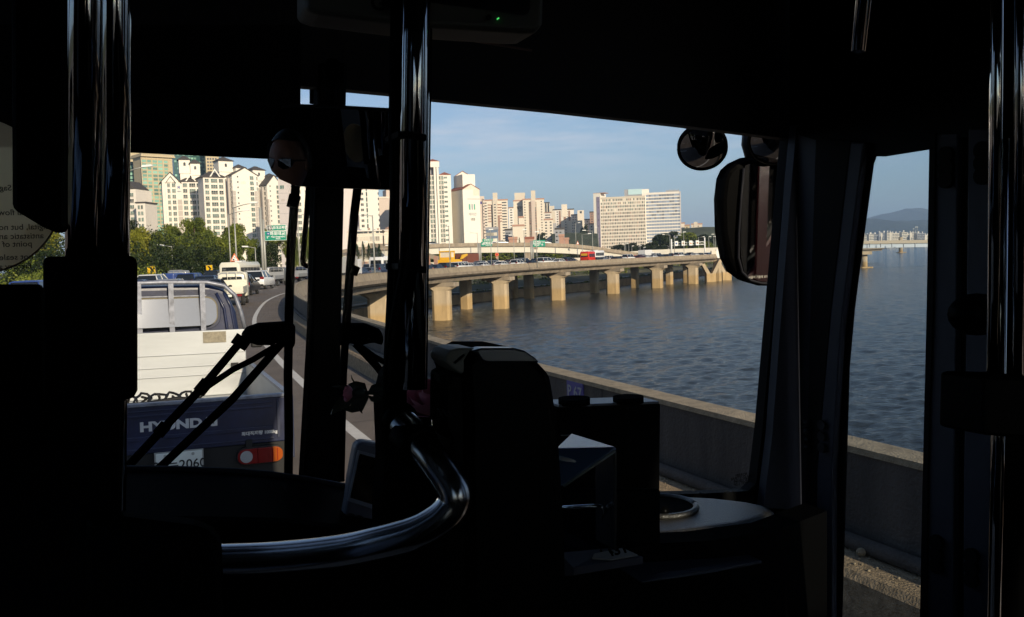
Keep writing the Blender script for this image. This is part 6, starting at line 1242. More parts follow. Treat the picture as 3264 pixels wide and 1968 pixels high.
for x, ys, par in ((1190, (153, 205, 257), st), (1345, (132, 186, 240), st2)):
    for y in ys:
        c = bs(*V6(x, y), 1.49); m = MB(); m.tube([c + RT * .004, c - RT * .006], .017, 14); o = bp(m, 'rivet', M['rubber']); 
for x, ys in ((2600 + 800 / 2.069, (1250 + 990 / 2.069, 1250 + 1070 / 2.069, 1250 + 1150 / 2.069)), (2600 + 1030 / 2.069, (1250 + 1080 / 2.069, 1250 + 1160 / 2.069, 1250 + 1240 / 2.069))):
    for y in ys: c = bs(x / K, y / K, 1.49); m = MB(); m.tube([c + RT * .004, c - RT * .006], .015, 14); bp(m, 'rivet', M['rubber'])
# hinge
hg = MB(); c0, c1, c2, c3 = (bs(x, y, 1.48) for x, y in ((1968, 1007), (1989, 1012), (1989, 1092), (1966, 1087))); hg.prism([c0, c1, c2, c3], RT * .012); ho = bp(hg, 'hinge', M['dkgrey'], .003)
kn = MB()
for k in range(4): 
    a = bs(1943, 1009 + k * 20, 1.475); b_ = bs(1943, 1027 + k * 20, 1.475); kn.tube([a, b_], .011, 10)
bp(kn, 'hinge_barrel', M['dkgrey'])
for k in range(3): c = bs(1979, 1023 + 27 * k, 1.475); m = MB(); m.tube([c, c - RT * .006], .012, 12); bp(m, 'hinge_bolt', M['dkgrey'])
# black round fitting by the door and overhead motor
m = MB().ball(pv(2350, 757, 1.28), .032, 14, 10, sc3=(1.3, 1, 1)); bp(m, 'door_buffer', M['blk']); 
# ---- poles
def pole(name, pts, r, m, seg=20, par=None): mb = MB(); mb.tube(pts, r, seg); return bp(mb, name, m)
def vpole(px, y, d, r, m, name='handrail_pole', lean=(0, 0), z0=.8, z1=3.02):
    c = P(px, y, d); return pole(name, [(c.x + lean[0] * (z0 - c.z), c.y + lean[1] * (z0 - c.z), z0), (c.x + lean[0] * (z1 - c.z), c.y + lean[1] * (z1 - c.z), z1)], r, m)
def ppole(pa, pb, d, r, m, name='handrail_pole', dd=0):
    a = P(*pa, d); b_ = P(*pb, d + dd); e = (b_ - a).normalized(); return pole(name, [a - e * .35, b_], r, m)
CPd = .92
ppole((1326, 0), (1310, 1240), CPd, .0158, M['dchrome']); pole('cable', [pv(958, -40, .93), pv(952, 300, .93), pv(955, 470, .93), pv(948, 700, .93), pv(941, 850, .93), pv(938, 1000, .93)], .008, M['blk'], 8)
pole('cable', [pv(969, -40, .94), pv(968, 300, .94), pv(966, 640, .94), pv(962, 1000, .94)], .0075, M['blk'], 8); pole('cable', [pv(985, 500, .9), pv(975, 640, .9), pv(952, 760, .91), pv(936, 860, .91), pv(932, 960, .91), pv(936, 1060, .93)], .0055, M['blk'], 8)
ppole((1352, 0), (1336, 1240), .96, .0045, M['chrome'], 'cable'); ppole((1362, 0), (1345, 1240), .96, .006, M['blk'], 'cable')
for y in (326, 645): 
    m = MB(); a = pv(958, y - 4, CPd - .02); b_ = pv(1026, y + 5, CPd - .02); m.prism([a - UP * .0035, b_ - UP * .0035, b_ + UP * .0035, a + UP * .0035], FW * .05); bp(m, 'cable_tie', M['rubber'], .001)
m = MB(); m.prism([pv(x, y, 1.10) for x, y in ((943, 880), (1005, 900), (1012, 920), (1030, 960), (1034, 1000), (1075, 1030), (1085, 1300), (915, 1300), (916, 1200), (924, 1100), (918, 960), (930, 910))], FW * .05); bp(m, 'pole_bracket', M['blk'], .008)
# left poles
ppole((277, 0), (268, 830), .80, .0162, M['dchrome']); ppole((246, 0), (243, 830), .83, .010, M['blk'], 'handrail_pole'); ppole((372, 0), (366, 830), .78, .0125, M['dchrome']); ppole((330, 0), (320, 830), .82, .011, M['blk']); ppole((396, 0), (392, 830), .84, .006, M['dchrome'], 'cable'); 
ppole((385, 1270), (380, 1700), .84, .006, M['dchrome'], 'handrail_pole')
# partition boxes on the left
def flat(name, pts, d, m, th=.03, bevel=.006, parent=None, par='bus'):
    mb = MB(); mb.prism([pv(x, y, d) for x, y in pts], FW * th); return bp(mb, name, m, bevel)
flat('control_box', [(103, 627), (112, 618), (318, 616), (328, 624), (331, 640), (331, 940), (322, 958), (300, 965), (170, 965), (103, 965)], .72, M['blk'], .09, .01)
flat('driver_partition', [(-250, 685), (100, 685), (110, 900), (300, 960), (290, 1300), (285, 1900), (-250, 1900)], .80, M['blk'], .02, .004)
flat('driver_partition', [(200, 1245), (300, 1250), (470, 1270), (525, 1290), (535, 1310), (545, 1500), (545, 1900), (200, 1900)], .78, M['blk'], .04, .01)
flat('overhead_cabinet', [(25, -300), (29, 502), (100, 545), (130, 558), (158, 558), (158, -300)], .70, M['blk'], .03, .004)
flat('overhead_cabinet', [(135, -300), (135, 558), (306, 560), (307, -300)], .98, M['blk'], .02, 0)
# ---- curved hand rail
hr = [(500, 1348, .93), (650, 1343, .91), (800, 1329, .88), (900, 1310, .86), (1000, 1283, .845), (1060, 1250, .84), (1090, 1215, .84), (1093, 1185, .84), (1074, 1150, .845), (1048, 1113, .85), (1020, 1078, .86), (990, 1043, .875), (962, 1015, .89)]
cv = catmull([tuple(pv(x, y, d)) for x, y, d in hr], 8)
m = MB(); m.tube(cv, .0168, 24); bp(m, 'curved_handrail', mat('worn chrome rail', (.34, .35, .37), .20, metal=1)); 
m = MB(); m.tube([pv(1013, 1082, .86), pv(978, 1048, .885)], .0225, 28); bp(m, 'rail_joint', M['blk'], .003)
m = MB(); m.tube([pv(968, 1020, .887), pv(952, 1004, .895)], .020, 24); bp(m, 'rail_joint', M['blk'], .003)
flat('rail_bracket', [(1000, 1003), (1042, 1006), (1044, 1028), (1012, 1028)], .91, M['chrome'], .01, .002)
flat('driver_partition', [(500, 1480), (525, 1330), (540, 1345), (700, 1345), (860, 1320), (990, 1278), (1060, 1240), (1085, 1260), (1100, 1486), (1100, 1900), (500, 1900)], 1.02, M['blk'], .02, 0)
ppole((2748, 0), (2734, 165), 1.15, .0085, M['dchrome']); ppole((2768, 0), (2750, 165), 1.16, .004, M['chrome'], 'cable')
ppole((3178, 0), (3168, 1210), 1.0, .0075, M['chrome']); ppole((3182, 1390), (3165, 2300), 1.0, .0075, M['dchrome'])
ppole((3252, 0), (3246, 1200), .98, .006, M['dchrome']); ppole((3264, 0), (3258, 1200), 1.0, .003, M['chrome'], 'cable'); ppole((3215, 0), (3208, 1210), 1.02, .019, M['blk']); ppole((3215, 1390), (3200, 2300), 1.02, .019, M['blk'])
flat('pole_sleeve', [(2376, 906), (2466, 908), (2500, 908), (2500, 1060), (2466, 1055), (2370, 1048), (2368, 1040), (2371, 915)], .96, M['blk'], .06, .008)
# ---- wipers (outside the glass)
def wpr(name, segs, U=1.72):
    m = MB()
    for pts, r in segs: m.tube([bw(x, y, U) for x, y in pts], r, 8)
    return m
m = wpr('', [([(712, 440), (706, 520), (700, 600), (697, 700), (695, 780)], .009), ([(695, 780), (693, 900), (695, 1050), (694, 1143)], .009), ([(710, 470), (703, 500)], .012), ([(752, 205), (752, 250)], .006)]); wl = bp(m, 'wiper_blade', M['wip'])
m = MB(); m.prism([bw(x, y, 1.70) for x, y in ((585, 808), (600, 790), (628, 780), (690, 776), (712, 780), (712, 832), (700, 845), (690, 838), (676, 822), (655, 832), (620, 832), (592, 822))], FW * .05); bp(m, 'wiper_motor', M['wip'], .01)
m = wpr('', [([(588, 812), (572, 835)], .017), ([(577, 825), (480, 940), (390, 1035), (303, 1128)], .0085), ([(678, 826), (560, 960), (470, 1045), (380, 1130)], .0085), ([(665, 832), (610, 865), (560, 890), (500, 930)], .006), ([(500, 918), (478, 945)], .013), ([(400, 1022), (380, 1046)], .012)]); bp(m, 'wiper_arm', M['wip'])
m = wpr('', [([(860, 455), (852, 520), (843, 640), (836, 740), (832, 800)], .009), ([(832, 800), (826, 900), (823, 1020), (820, 1158)], .008), ([(854, 640), (846, 660)], .012)]); bp(m, 'wiper_blade', M['wip'])
m = MB(); m.prism([bw(x, y, 1.70) for x, y in ((818, 790), (822, 780), (885, 780), (915, 792), (926, 808), (924, 835), (905, 824), (870, 833), (845, 828), (820, 836))], FW * .05); bp(m, 'wiper_motor', M['wip'], .01)
m = wpr('', [([(856, 828), (905, 880), (940, 925)], .0085), ([(868, 835), (900, 858), (940, 880)], .006)]); bp(m, 'wiper_arm', M['wip'])
m = wpr('', [([(743, 440), (736, 540), (728, 625), (730, 636), (738, 640), (760, 641)], .0055)], 1.74); bp(m, 'wiper_bracket', M['wip'])
# little warning print on the glass
for k, (w_, s_) in enumerate(((.7, 'MIRROR'), (1, 'SAFETY GLASS'), (.9, 'E43 001582'), (.8, 'AS-1 TEMP'))):
    c = bw(1784, 1143 + k * 7, 1.655); txt(s_, .010, M['blk'], busr, BI @ face_mat(c, RT, UP), 'glass_stamp', ext=.0002)
# ---- rear view mirror (interior)
U_M = 1.48
Mc = bw(740, 400, U_M); Hd = bus(-.44, .98, 2.18)
rc = bw(704, 388, U_M); n_ = ((CAM - rc).normalized() + (Hd - rc).normalized()).normalized()
def mp_(x, y): return plane(x * K, y * K, rc, n_)
hpts = [(668, 256), (700, 251), (800, 254), (945, 262), (943, 461), (850, 458), (760, 455), (705, 451), (672, 436), (652, 414), (642, 388), (641, 350), (655, 290)]
mh = MB(); mh.prism([mp_(x, y) - n_ * .012 for x, y in hpts], n_ * -.03); ho = bp(mh, 'interior_mirror', mat('mirror housing plastic', (.010, .010, .011), .4, spec=.3), .006)
cx_, cy_ = 800, 358
gpts = [(cx_ + (x - cx_) * .955, cy_ + (y - cy_) * .93) for x, y in hpts]; mg = MB(); N_ = len(gpts)
RC = 1.9
def cvx(x, y): q = mp_(x, y); return q + n_ * (.010 - (q - rc).length_squared / (2 * RC))
vs = [cvx(cx_, cy_)] + [cvx(cx_ + (x - cx_) * i / 14, cy_ + (y - cy_) * i / 14) for i in range(1, 15) for x, y in [(gpts[k // 3][0] + (gpts[(k // 3 + 1) % N_][0] - gpts[k // 3][0]) * (k % 3) / 3, gpts[k // 3][1] + (gpts[(k // 3 + 1) % N_][1] - gpts[k // 3][1]) * (k % 3) / 3) for k in range(3 * N_)]]
n3 = 3 * N_; mg.add(vs, [(0, 1 + k, 1 + (k + 1) % n3) for k in range(n3)] + [(1 + i * n3 + k, 1 + i * n3 + (k + 1) % n3, 1 + (i + 1) * n3 + (k + 1) % n3, 1 + (i + 1) * n3 + k) for i in range(13) for k in range(n3)], 0, True)
mg.v = [tuple(BI @ Vector(v)) for v in mg.v]; mg.build('mirror_glass', M['mirror'], ho)
m = MB(); m.tube([bw(800, 150, 1.55), bw(800, 255, U_M + .03)], .012, 8); bp(m, 'mirror_stem', M['blk'])
# ---- outside mirrors
def omirror(name, outline, U, glassout, lean, mtg=M['dmirror'], dome=0):
    p0 = bw(*outline[0], U); nn = (-(ray(outline[0][0] * K, outline[0][1] * K)) + (bus(1.27, -2.2, 2.25) - p0).normalized() * lean).normalized()
    f = lambda x, y: plane(x * K, y * K, p0, nn); m = MB(); m.prism([f(x, y) - nn * .01 for x, y in outline], nn * -.10); o = bp(m, name, M['blk'], .02, 3)
    g = MB(); g.prism([f(x, y) - nn * .008 for x, y in glassout], nn * .004); g.v = [tuple(BI @ Vector(v)) for v in g.v]; g.build('mirror_glass', mtg, o); return f, nn, o
big = [(1770, 392), (1800, 378), (1860, 374), (1905, 374), (1900, 692), (1830, 690), (1795, 680), (1768, 660), (1750, 625), (1738, 560), (1736, 480), (1742, 430), (1752, 408)]
gl = [(1795, 398), (1830, 388), (1905, 386), (1898, 680), (1835, 678), (1808, 672), (1792, 655), (1784, 620), (1782, 560), (1784, 480), (1788, 420)]
f, nn, bm_ = omirror('side_mirror', big, 2.15, gl, 1.0)
m = MB(); m.tube([f(x, y) for x, y in ((1790, 405), (1783, 480), (1778, 560), (1777, 620), (1786, 655), (1806, 675), (1832, 682), (1880, 684))], .004, 8); m.v = [tuple(BI @ Vector(v)) for v in m.v]; m.build('mirror_bead', M['dkgrey'], bm_)
txt('사물이 거울에 보이는 것보다 가까이', .010, M['railing'], bm_, BI @ face_mat(f(1845, 666) + nn * .004, RT, UP), 'lettering', ext=.0003)
m = MB(); m.tube([bw(1822, 300, 2.2), bw(1818, 345, 2.2), bw(1830, 385, 2.2)], .045, 12); bp(m, 'mirror_arm', M['dkgrey'])
def rmirror(x, y, rx, U, lean, label):
    c = bw(x, y, U); nn = (-(ray(x * K, y * K)) + (bus(.9, 4, .6) - c).normalized() * .0 + Vector(lean)).normalized(); r_ = rx * K / F * (c - CAM).length
    a = nn.orthogonal().normalized(); b_ = nn.cross(a); m = MB(); vs = []; fs = []; N = 40
    prof = [(0, -.03), (.8, -.028), (1.0, -.012), (1.0, .006), (.93, .009), (.93, .004)]
    m = MB(); rings = []
    for q, h in prof[1:]: rings.append([c + (a * math.cos(2 * math.pi * k / N) + b_ * math.sin(2 * math.pi * k / N)) * r_ * q + nn * h for k in range(N)])
    vs = [v for rr_ in rings for v in rr_]; m.add(vs, [(i * N + k, i * N + (k + 1) % N, (i + 1) * N + (k + 1) % N, (i + 1) * N + k) for i in range(len(rings) - 1) for k in range(N)], 0, True); m.f.append(list(range(N))[::-1]); m.m.append(0); m.sm.append(False)
    o = bp(m, 'convex_mirror', M['blk']); g = MB(); vs = [c + nn * .03]; 
    for i in range(1, 9): q = i / 8; vs += [c + (a * math.cos(2 * math.pi * k / N) + b_ * math.sin(2 * math.pi * k / N)) * r_ * .93 * q + nn * (.004 + .028 * (1 - q * q)) for k in range(N)]
    fs = [(0, 1 + k, 1 + (k + 1) % N) for k in range(N)] + [(1 + (i - 1) * N + k, 1 + (i - 1) * N + (k + 1) % N, 1 + i * N + (k + 1) % N, 1 + i * N + k) for i in range(1, 8) for k in range(N)]
    g.add([BI @ Vector(v) for v in vs], fs, 0, True); g.build('mirror_glass', M['dmirror'], o); return c
c = rmirror(1690, 356, 57.5, 2.3, (0, 0, -.55), ''); m = MB(); m.tube([c + FW * .03, c + FW * .12 + UP * .16, bw(1760, 250, 2.2)], .012, 8); bp(m, 'mirror_arm', M['blk'])
rmirror(1862, 340, 58, 2.05, (0, 0, -.4), '')
# ================================================================ separate things inside the bus
def own(name, label, cat, base): 
    t = thing(name, label, cat, base, R(HB)); t['_i'] = 1; del t['_i']; return t, (Matrix.Translation(base) @ Matrix.Rotation(R(HB), 4, 'Z')).inverted()
def ob(t, inv, mb, name, m, bevel=0, seg=2, smooth=False): mb.v = [tuple(inv @ Vector(v)) for v in mb.v]; return mb.build(name, m, t, bevel=bevel, seg=seg, smooth=smooth)
def fl(t, inv, name, pts, d, m, th=.02, bevel=.003, dr=None, seg=2): mb = MB(); mb.prism([pv(x, y, d) for x, y in pts], (dr or FW) * th); return ob(t, inv, mb, name, m, bevel, seg)
# overhead passenger display
base = pv(1050, -60, .95); t, inv = own('overhead_display', 'grey plastic passenger display hanging at the top edge, small green light in its frame', 'display', base)
dsp = [(735, -200), (735, 22), (770, 34), (1000, 62), (1270, 79), (1290, 78), (1303, 70), (1309, 55), (1314, -200)]
body = fl(t, inv, 'casing', dsp, .95, mat('grey display casing', (.05, .05, .042), .6), .06, .02, seg=4)
fl(t, inv, 'screen', [(1012, -200), (1012, 2), (1040, 5), (1262, 36), (1271, 32), (1275, 20), (1277, -200)], .946, M['carglass'], .003, 0)
m = MB(); a = pv(1177, 41, .945); m.tube([a, a + FW * .004], .0018 * 1.6, 12); ob(t, inv, m, 'sensor', M['rubber']); m = MB(); a = pv(1200, 44, .945); m.tube([a, a + FW * .004], .0008, 10); ob(t, inv, m, 'indicator_light', mat('green indicator lamp', (.02, .3, .05), .4, emis=((.1, 1, .2), .5)))
txt('G', .024, M['blk'], t, inv @ face_mat(pv(910, 8, .944), (pv(960, 14, .944) - pv(910, 8, .944)), UP), 'lettering', ext=.0004, bold=.0006); txt('BUS', .015, M['blk'], t, inv @ face_mat(pv(946, 12, .944), (pv(960, 14, .944) - pv(910, 8, .944)), UP), 'lettering', ext=.0004, bold=.0008)
m = MB(); m.tube([pv(960, 45, 1.05), pv(1100, 92, 1.05), pv(1280, 122, 1.05)], .0014, 6); ob(t, inv, m, 'bracket', mat('dull red rail', (.10, .04, .035), .5))
# navigation unit
base = bw(885, 1290, 1.3); t, inv = own('navigation_device', 'tilted screen device with pale frame on the dash, left of the curved rail', 'navigation device', base)
fw = FW; dv = mat('bluish grey device casing', (.05, .055, .085), .45)
def nd(name, pts, U, m, th=.02, b_=.003): mb = MB(); mb.prism([bw(x, y, U) for x, y in pts], FW * th); return ob(t, inv, mb, name, m, b_)
nd('casing', [(857, 1072), (872, 1062), (940, 1072), (945, 1280), (900, 1290), (825, 1262), (836, 1205), (842, 1150)], 1.28, dv, .03, .006)
nd('screen_frame', [(861, 1084), (935, 1104), (930, 1236), (836, 1206)], 1.276, mat('pale screen frame', (.16, .17, .22), .4), .003, .001)
sc_ = nd('screen', [(866, 1092), (932, 1110), (928, 1224), (843, 1198)], 1.2755, mat('reflective dark screen', (.05, .04, .03), .06, metal=.8), .002, 0)
for k, (x, y) in enumerate(((842, 1242), (862, 1247), (880, 1256))): m = MB(); m.ball(bw(x, y, 1.275), .006, 8, 5, sc3=(1.4, .5, .7)); ob(t, inv, m, 'button', M['dkgrey'])
# ticket machine (big black card reader)
base = pv(1230, 1480, .85); t, inv = own('card_reader', 'large black fare card machine with rounded top and pale side cheek in the middle foreground', 'card machine', base)
D_ = .88
out_ = [(1130, 1500), (1122, 1000), (1118, 905), (1113, 893), (1118, 868), (1140, 848), (1160, 838), (1240, 838), (1268, 845), (1290, 862), (1312, 885), (1328, 900), (1338, 960), (1350, 1060), (1358, 1180), (1365, 1320), (1372, 1900), (1130, 1900)]
fl(t, inv, 'housing', out_, D_, M['blk'], .10, .012, seg=3)
cheek = [(1072, 856), (1085, 843), (1105, 838), (1145, 838), (1130, 848), (1117, 868), (1118, 895), (1112, 902), (1092, 890), (1072, 872)]
fl(t, inv, 'side_cheek', cheek, D_ - .004, mat('pale moulded cheek', (.13, .125, .10), .5), .05, .005); fl(t, inv, 'slot', [(1093, 873), (1117, 853), (1119, 856), (1096, 876)], D_ - .007, M['rubber'], .002, 0)
capm = mat('blue grey glossy lid', (.016, .021, .034), .28, spec=.7)
# rounded lid: swept arc over the top
arc = [(1116, 872), (1122, 855), (1138, 843), (1165, 838.5), (1235, 838.5)]
m = MB(); A_ = [pv(x, y, D_ - .003) for x, y in ((1133, 845), (1160, 838), (1238, 838), (1265, 845), (1290, 862), (1300, 873), (1172, 873), (1160, 868), (1148, 850))]; m.prism(A_, FW * .02); ob(t, inv, m, 'lid', capm, .004)
fl(t, inv, 'lower_body', [(1070, 900), (1092, 895), (1122, 905), (1130, 1500), (1130, 1900), (1070, 1900), (1060, 1400), (1075, 1150), (1085, 1060), (1068, 1030)], D_ + .01, M['blk'], .05, .004)
fl(t, inv, 'latch', [(1057, 905), (1065, 900), (1078, 902), (1090, 898), (1090, 925), (1066, 928), (1058, 918)], D_ - .01, M['rubber'], .02, .002)
for k in range(4): x = 1052 + k * 13; fl(t, inv, 'clip', [(x, 985 + k * 3), (x + 3, 983 + k * 3), (x + 12, 998 + k * 3), (x + 9, 1001 + k * 3)], D_ - .01, M['dkgrey'], .002, 0)
# pink roses
pk = mat('pink rose petals', (.72, .30, .38), .6); lf = mat('dark rose leaves', (.022, .035, .022), .6)
def rose(x, y, d, s_, ax, label):
    c = pv(x, y, d); t, inv = own('rose', label, 'flower', c); ax = Vector(ax).normalized(); a = ax.orthogonal().normalized(); b_ = ax.cross(a); m = MB()
    for k in range(16):
        ph = k * 2.4; r0 = s_ * (.25 + .045 * k); h = s_ * (1.25 - .025 * k); vs = []
        for i in range(5):
            for j in range(5):
                u_ = (j - 2) / 2 * .75; v = i / 4; rr_ = r0 * (.35 + .75 * math.sin(v * 1.9)) + (s_ * .12 * (v ** 3) if k > 8 else 0); an = ph + u_ * (1 if v < .9 else .8)
                vs.append(c + (a * math.cos(an) + b_ * math.sin(an)) * rr_ + ax * (h * v * (1 - .12 * abs(u_))))
        m.add(vs, [(i * 5 + j, i * 5 + j + 1, i * 5 + j + 6, i * 5 + j + 5) for i in range(4) for j in range(4)], 0, True)
    ob(t, inv, m, 'petals', pk); return t, inv, c, ax, a, b_
def rleaf(t, inv, pts, d, w_=.012, name='leaf'):
    w_ *= .55
    m = MB(); P3 = [pv(x, y, d + k * .004) for k, (x, y) in enumerate(pts)]; n = len(P3); vs = []
    for i, p in enumerate(P3):
        tt = (P3[min(i + 1, n - 1)] - P3[max(i - 1, 0)]).normalized(); sd_ = tt.cross(FW).normalized(); q = math.sin(math.pi * (i + .05) / (n - .9)) * w_ * (1 + .18 * (-1) ** i); vs += [p - sd_ * q, p + FW * .003, p + sd_ * q]
    m.add(vs, [(3 * i + j, 3 * i + j + 1, 3 * i + 4 + j, 3 * i + 3 + j) for i in range(n - 1) for j in range(2)], 0, True); return ob(t, inv, m, name, lf)
t, inv, c, *_r = rose(850, 948, 1.0, .010, (-RT * 1.0 + UP * .15), 'small pink rosebud with long dark leaves pointing left beside the windscreen post')
rleaf(t, inv, [(800, 931), (825, 932), (850, 934), (872, 938), (885, 945)], 1.0, .006); rleaf(t, inv, [(797, 998), (808, 985), (825, 970), (850, 958), (880, 950)], 1.0, .013); rleaf(t, inv, [(823, 985), (845, 985), (862, 975), (880, 955), (888, 945)], 1.0, .014); rleaf(t, inv, [(838, 925), (855, 925), (872, 932), (885, 945)], .995, .010)
rleaf(t, inv, [(886, 945), (897, 935), (910, 934), (925, 940)], 1.0, .011); rleaf(t, inv, [(884, 952), (895, 960), (908, 962), (922, 958)], 1.0, .008); rleaf(t, inv, [(862, 980), (868, 988), (872, 996)], 1.0, .004); rleaf(t, inv, [(846, 903), (847, 912), (853, 921), (865, 927)], 1.0, .002)
m = MB(); m.ball(pv(862, 946, 1.0), .008, 12, 8, sc3=(1.2, 1, .8)); ob(t, inv, m, 'calyx', lf); m = MB(); m.tube([pv(870, 945, 1.0), pv(900, 946, 1.0), pv(930, 950, 1.0), pv(945, 980, 1.0)], .0025, 6); ob(t, inv, m, 'stem', lf)
t, inv, c, ax, a, b_ = rose(1052, 992, 1.02, .033, (UP * .9 - RT * .3 - FW * .25), 'larger pink rose bloom tucked behind the card machine latch'); t.scale = (1, 1, 1); m = MB(); m.tube([c, c - UP * .1], .003, 6); ob(t, inv, m, 'stem', lf)
# acrylic fare box
base = pv(1420, 1320, 1.12); t, inv = own('fare_box', 'clear acrylic coin box with a sloping blue lit lid right of the card machine', 'fare box', base)
d0 = 1.12
bk_ = RT * .0 + FW * .16
m = MB(); tr = pv(1481, 1083, d0); tl = pv(1345, 1083, d0); 
m.prism([pv(1481, 1080, d0), pv(1485, 1090, d0), pv(1484, 1325, d0), pv(1478, 1325, d0), pv(1478, 1092, d0)], FW * .05); ob(t, inv, m, 'side_edge', mat('acrylic edge', (.03, .03, .03), .2), .001)
m = MB(); m.prism([pv(1340, 1086, d0), pv(1478, 1083, d0), pv(1358, 1168, d0 - .03), pv(1340, 1170, d0 - .03)], Vector((0, 0, .003))); ob(t, inv, m, 'sloping_chute', mat('lit blue chute', (.03, .055, .10), .3, spec=.9))  # blue light on the chute is put into its colour
m = MB(); m.prism([pv(1340, 1084, d0 + .001), pv(1376, 1049, d0 + .12), pv(1478, 1081, d0 + .001)], Vector((0, 0, .003))); ob(t, inv, m, 'lid', mat('lit blue lid', (.012, .030, .085), .25, spec=.5))  # blue of the lid is painted light, not a tint
m = MB(); m.tube([pv(1376, 1048, d0 + .12), pv(1479, 1081, d0)], .0022, 8); ob(t, inv, m, 'lid_edge', mat('pale acrylic edge', (.16, .19, .32), .3)); m = MB(); m.tube([pv(1357, 1170, d0 - .03), pv(1480, 1086, d0)], .0018, 8); m.tube([pv(1330, 1087, d0), pv(1478, 1082, d0)], .001, 6); m.tube([pv(1350, 1048, d0 + .11), pv(1376, 1048, d0 + .12)], .001, 6); ob(t, inv, m, 'chute_edge', mat('smoky acrylic edge', (.10, .11, .09), .3))
m = MB(); m.prism([pv(1340, 1170, d0), pv(1476, 1092, d0), pv(1476, 1322, d0), pv(1340, 1325, d0)], FW * .004); ob(t, inv, m, 'front_pane', M['acrylic']); m = MB(); m.tube([pv(1345, 1102, d0 - .01), pv(1370, 1108, d0 - .01), pv(1383, 1112, d0 - .01), pv(1375, 1118, d0 - .01), pv(1350, 1116, d0 - .01)], .003, 8); ob(t, inv, m, 'handle', M['post'])
m = MB(); m.tube([pv(1350, 1222, d0 + .02), pv(1420, 1218, d0 + .02), pv(1446, 1218, d0 + .02), pv(1453, 1226, d0 + .02), pv(1452, 1250, d0 + .03)], .0025, 8); ob(t, inv, m, 'cash_lever', M['chrome'])
fl(t, inv, 'back_plate', [(1350, 1178), (1590, 1178), (1590, 1335), (1350, 1335)], d0 + .10, M['blk'], .01)
m = MB(); m.prism([pv(1345, 1330, 1.05), pv(1475, 1318, 1.15), pv(1547, 1340, 1.15), pv(1380, 1366, 1.05), pv(1345, 1366, 1.05)], UP * -.01); ob(t, inv, m, 'base_tray', M['frameg'], .002)
m = MB(); m.prism([pv(1430, 1336, 1.10), pv(1498, 1322, 1.14), pv(1534, 1338, 1.14), pv(1470, 1350, 1.10), pv(1425, 1346, 1.09)], UP * .002); lb = ob(t, inv, m, 'label', mat('pale paper label', (.13, .125, .115), .6))
e1 = (pv(1500, 1332, 1.12) - pv(1440, 1340, 1.12)).normalized(); txt('1431', .020, M['blk'], t, inv @ face_mat(pv(1476, 1337, 1.118) + UP * .005, e1, (UP * .5 + FW)), 'lettering', ext=.0004, bold=.0005)
# black control cabinet behind it
base = bw(1470, 1300, 1.42); t, inv = own('control_cabinet', 'tall flat black cabinet with a thin pale top edge standing before the windscreen', 'cabinet', base)
m = MB(); m.prism([bw(x, y, 1.40) for x, y in ((1340, 980), (1380, 975), (1585, 968), (1590, 974), (1588, 1190), (1586, 1500), (1340, 1500))], FW * .06); ob(t, inv, m, 'body', M['blk'], .004)
m = MB(); m.prism([bw(x, y, 1.395) for x, y in ((1345, 975), (1586, 966), (1586, 972), (1345, 981))], FW * .07); ob(t, inv, m, 'top_edge', mat('pale blue edge strip', (.10, .115, .14), .4), .001)
for x in (1382, 1512): m = MB(); c = bw(x, 973 if x < 1400 else 969, 1.40); m.tube([c, c + UP * .012], .03, 16); ob(t, inv, m, 'suction_cup', M['blk'])
# printed clear disc hanging at left
c0 = pv(-70, 470, .76); r_ = (pv(98, 560, .76) - pv(-70, 470, .76)).length; t, inv = own('printed_disc', 'round smoky clear disc with mirrored printed lines at the left edge', 'disc', c0)
vn = (CAM - c0).normalized(); a = cam_rot @ Vector((1, 0, 0)); a = (a - vn * a.dot(vn)).normalized(); b_ = vn.cross(a)
dg_ = bpy.data.materials.new('smoky translucent disc'); dg_.use_nodes = True; nt2 = dg_.node_tree; nt2.nodes.clear(); o_ = nt2.nodes.new('ShaderNodeOutputMaterial'); x_ = nt2.nodes.new('ShaderNodeMixShader'); tr_ = nt2.nodes.new('ShaderNodeBsdfTransparent'); tr_.inputs[0].default_value = (.50, .44, .34, 1); tl_ = nt2.nodes.new('ShaderNodeBsdfTranslucent'); tl_.inputs[0].default_value = (.95, .84, .66, 1)
x_.inputs[0].default_value = .55; nt2.links.new(tr_.outputs[0], x_.inputs[1]); nt2.links.new(tl_.outputs[0], x_.inputs[2]); nt2.links.new(x_.outputs[0], o_.inputs[0])
m = MB(); m.prism([c0 + (a * math.cos(2 * math.pi * k / 72) + b_ * math.sin(2 * math.pi * k / 72)) * r_ for k in range(72)], -vn * .002); ob(t, inv, m, 'disc_plate', dg_)
m = MB(); m.tube([c0 + (a * math.cos(R(k)) + b_ * math.sin(R(k))) * r_ for k in range(-80, 20, 4)], .0009, 6); ob(t, inv, m, 'rim', mat('disc rim', (.10, .07, .055), .3))
for s_, x, y in (('crystal flow', 48, 512), ('digital, but not', 55, 547), ('antistatic and', 46, 569), ('point of', 42, 588), ('not sealed by', 20, 620), ('factory and', 25, 642), ('Sage', 8, 453)):
    q = pv(x, y, .755); txt(s_, .0072, M['greyroof'], t, inv @ face_mat(q, -a, b_), 'lettering', ext=.0002, bold=.0001)
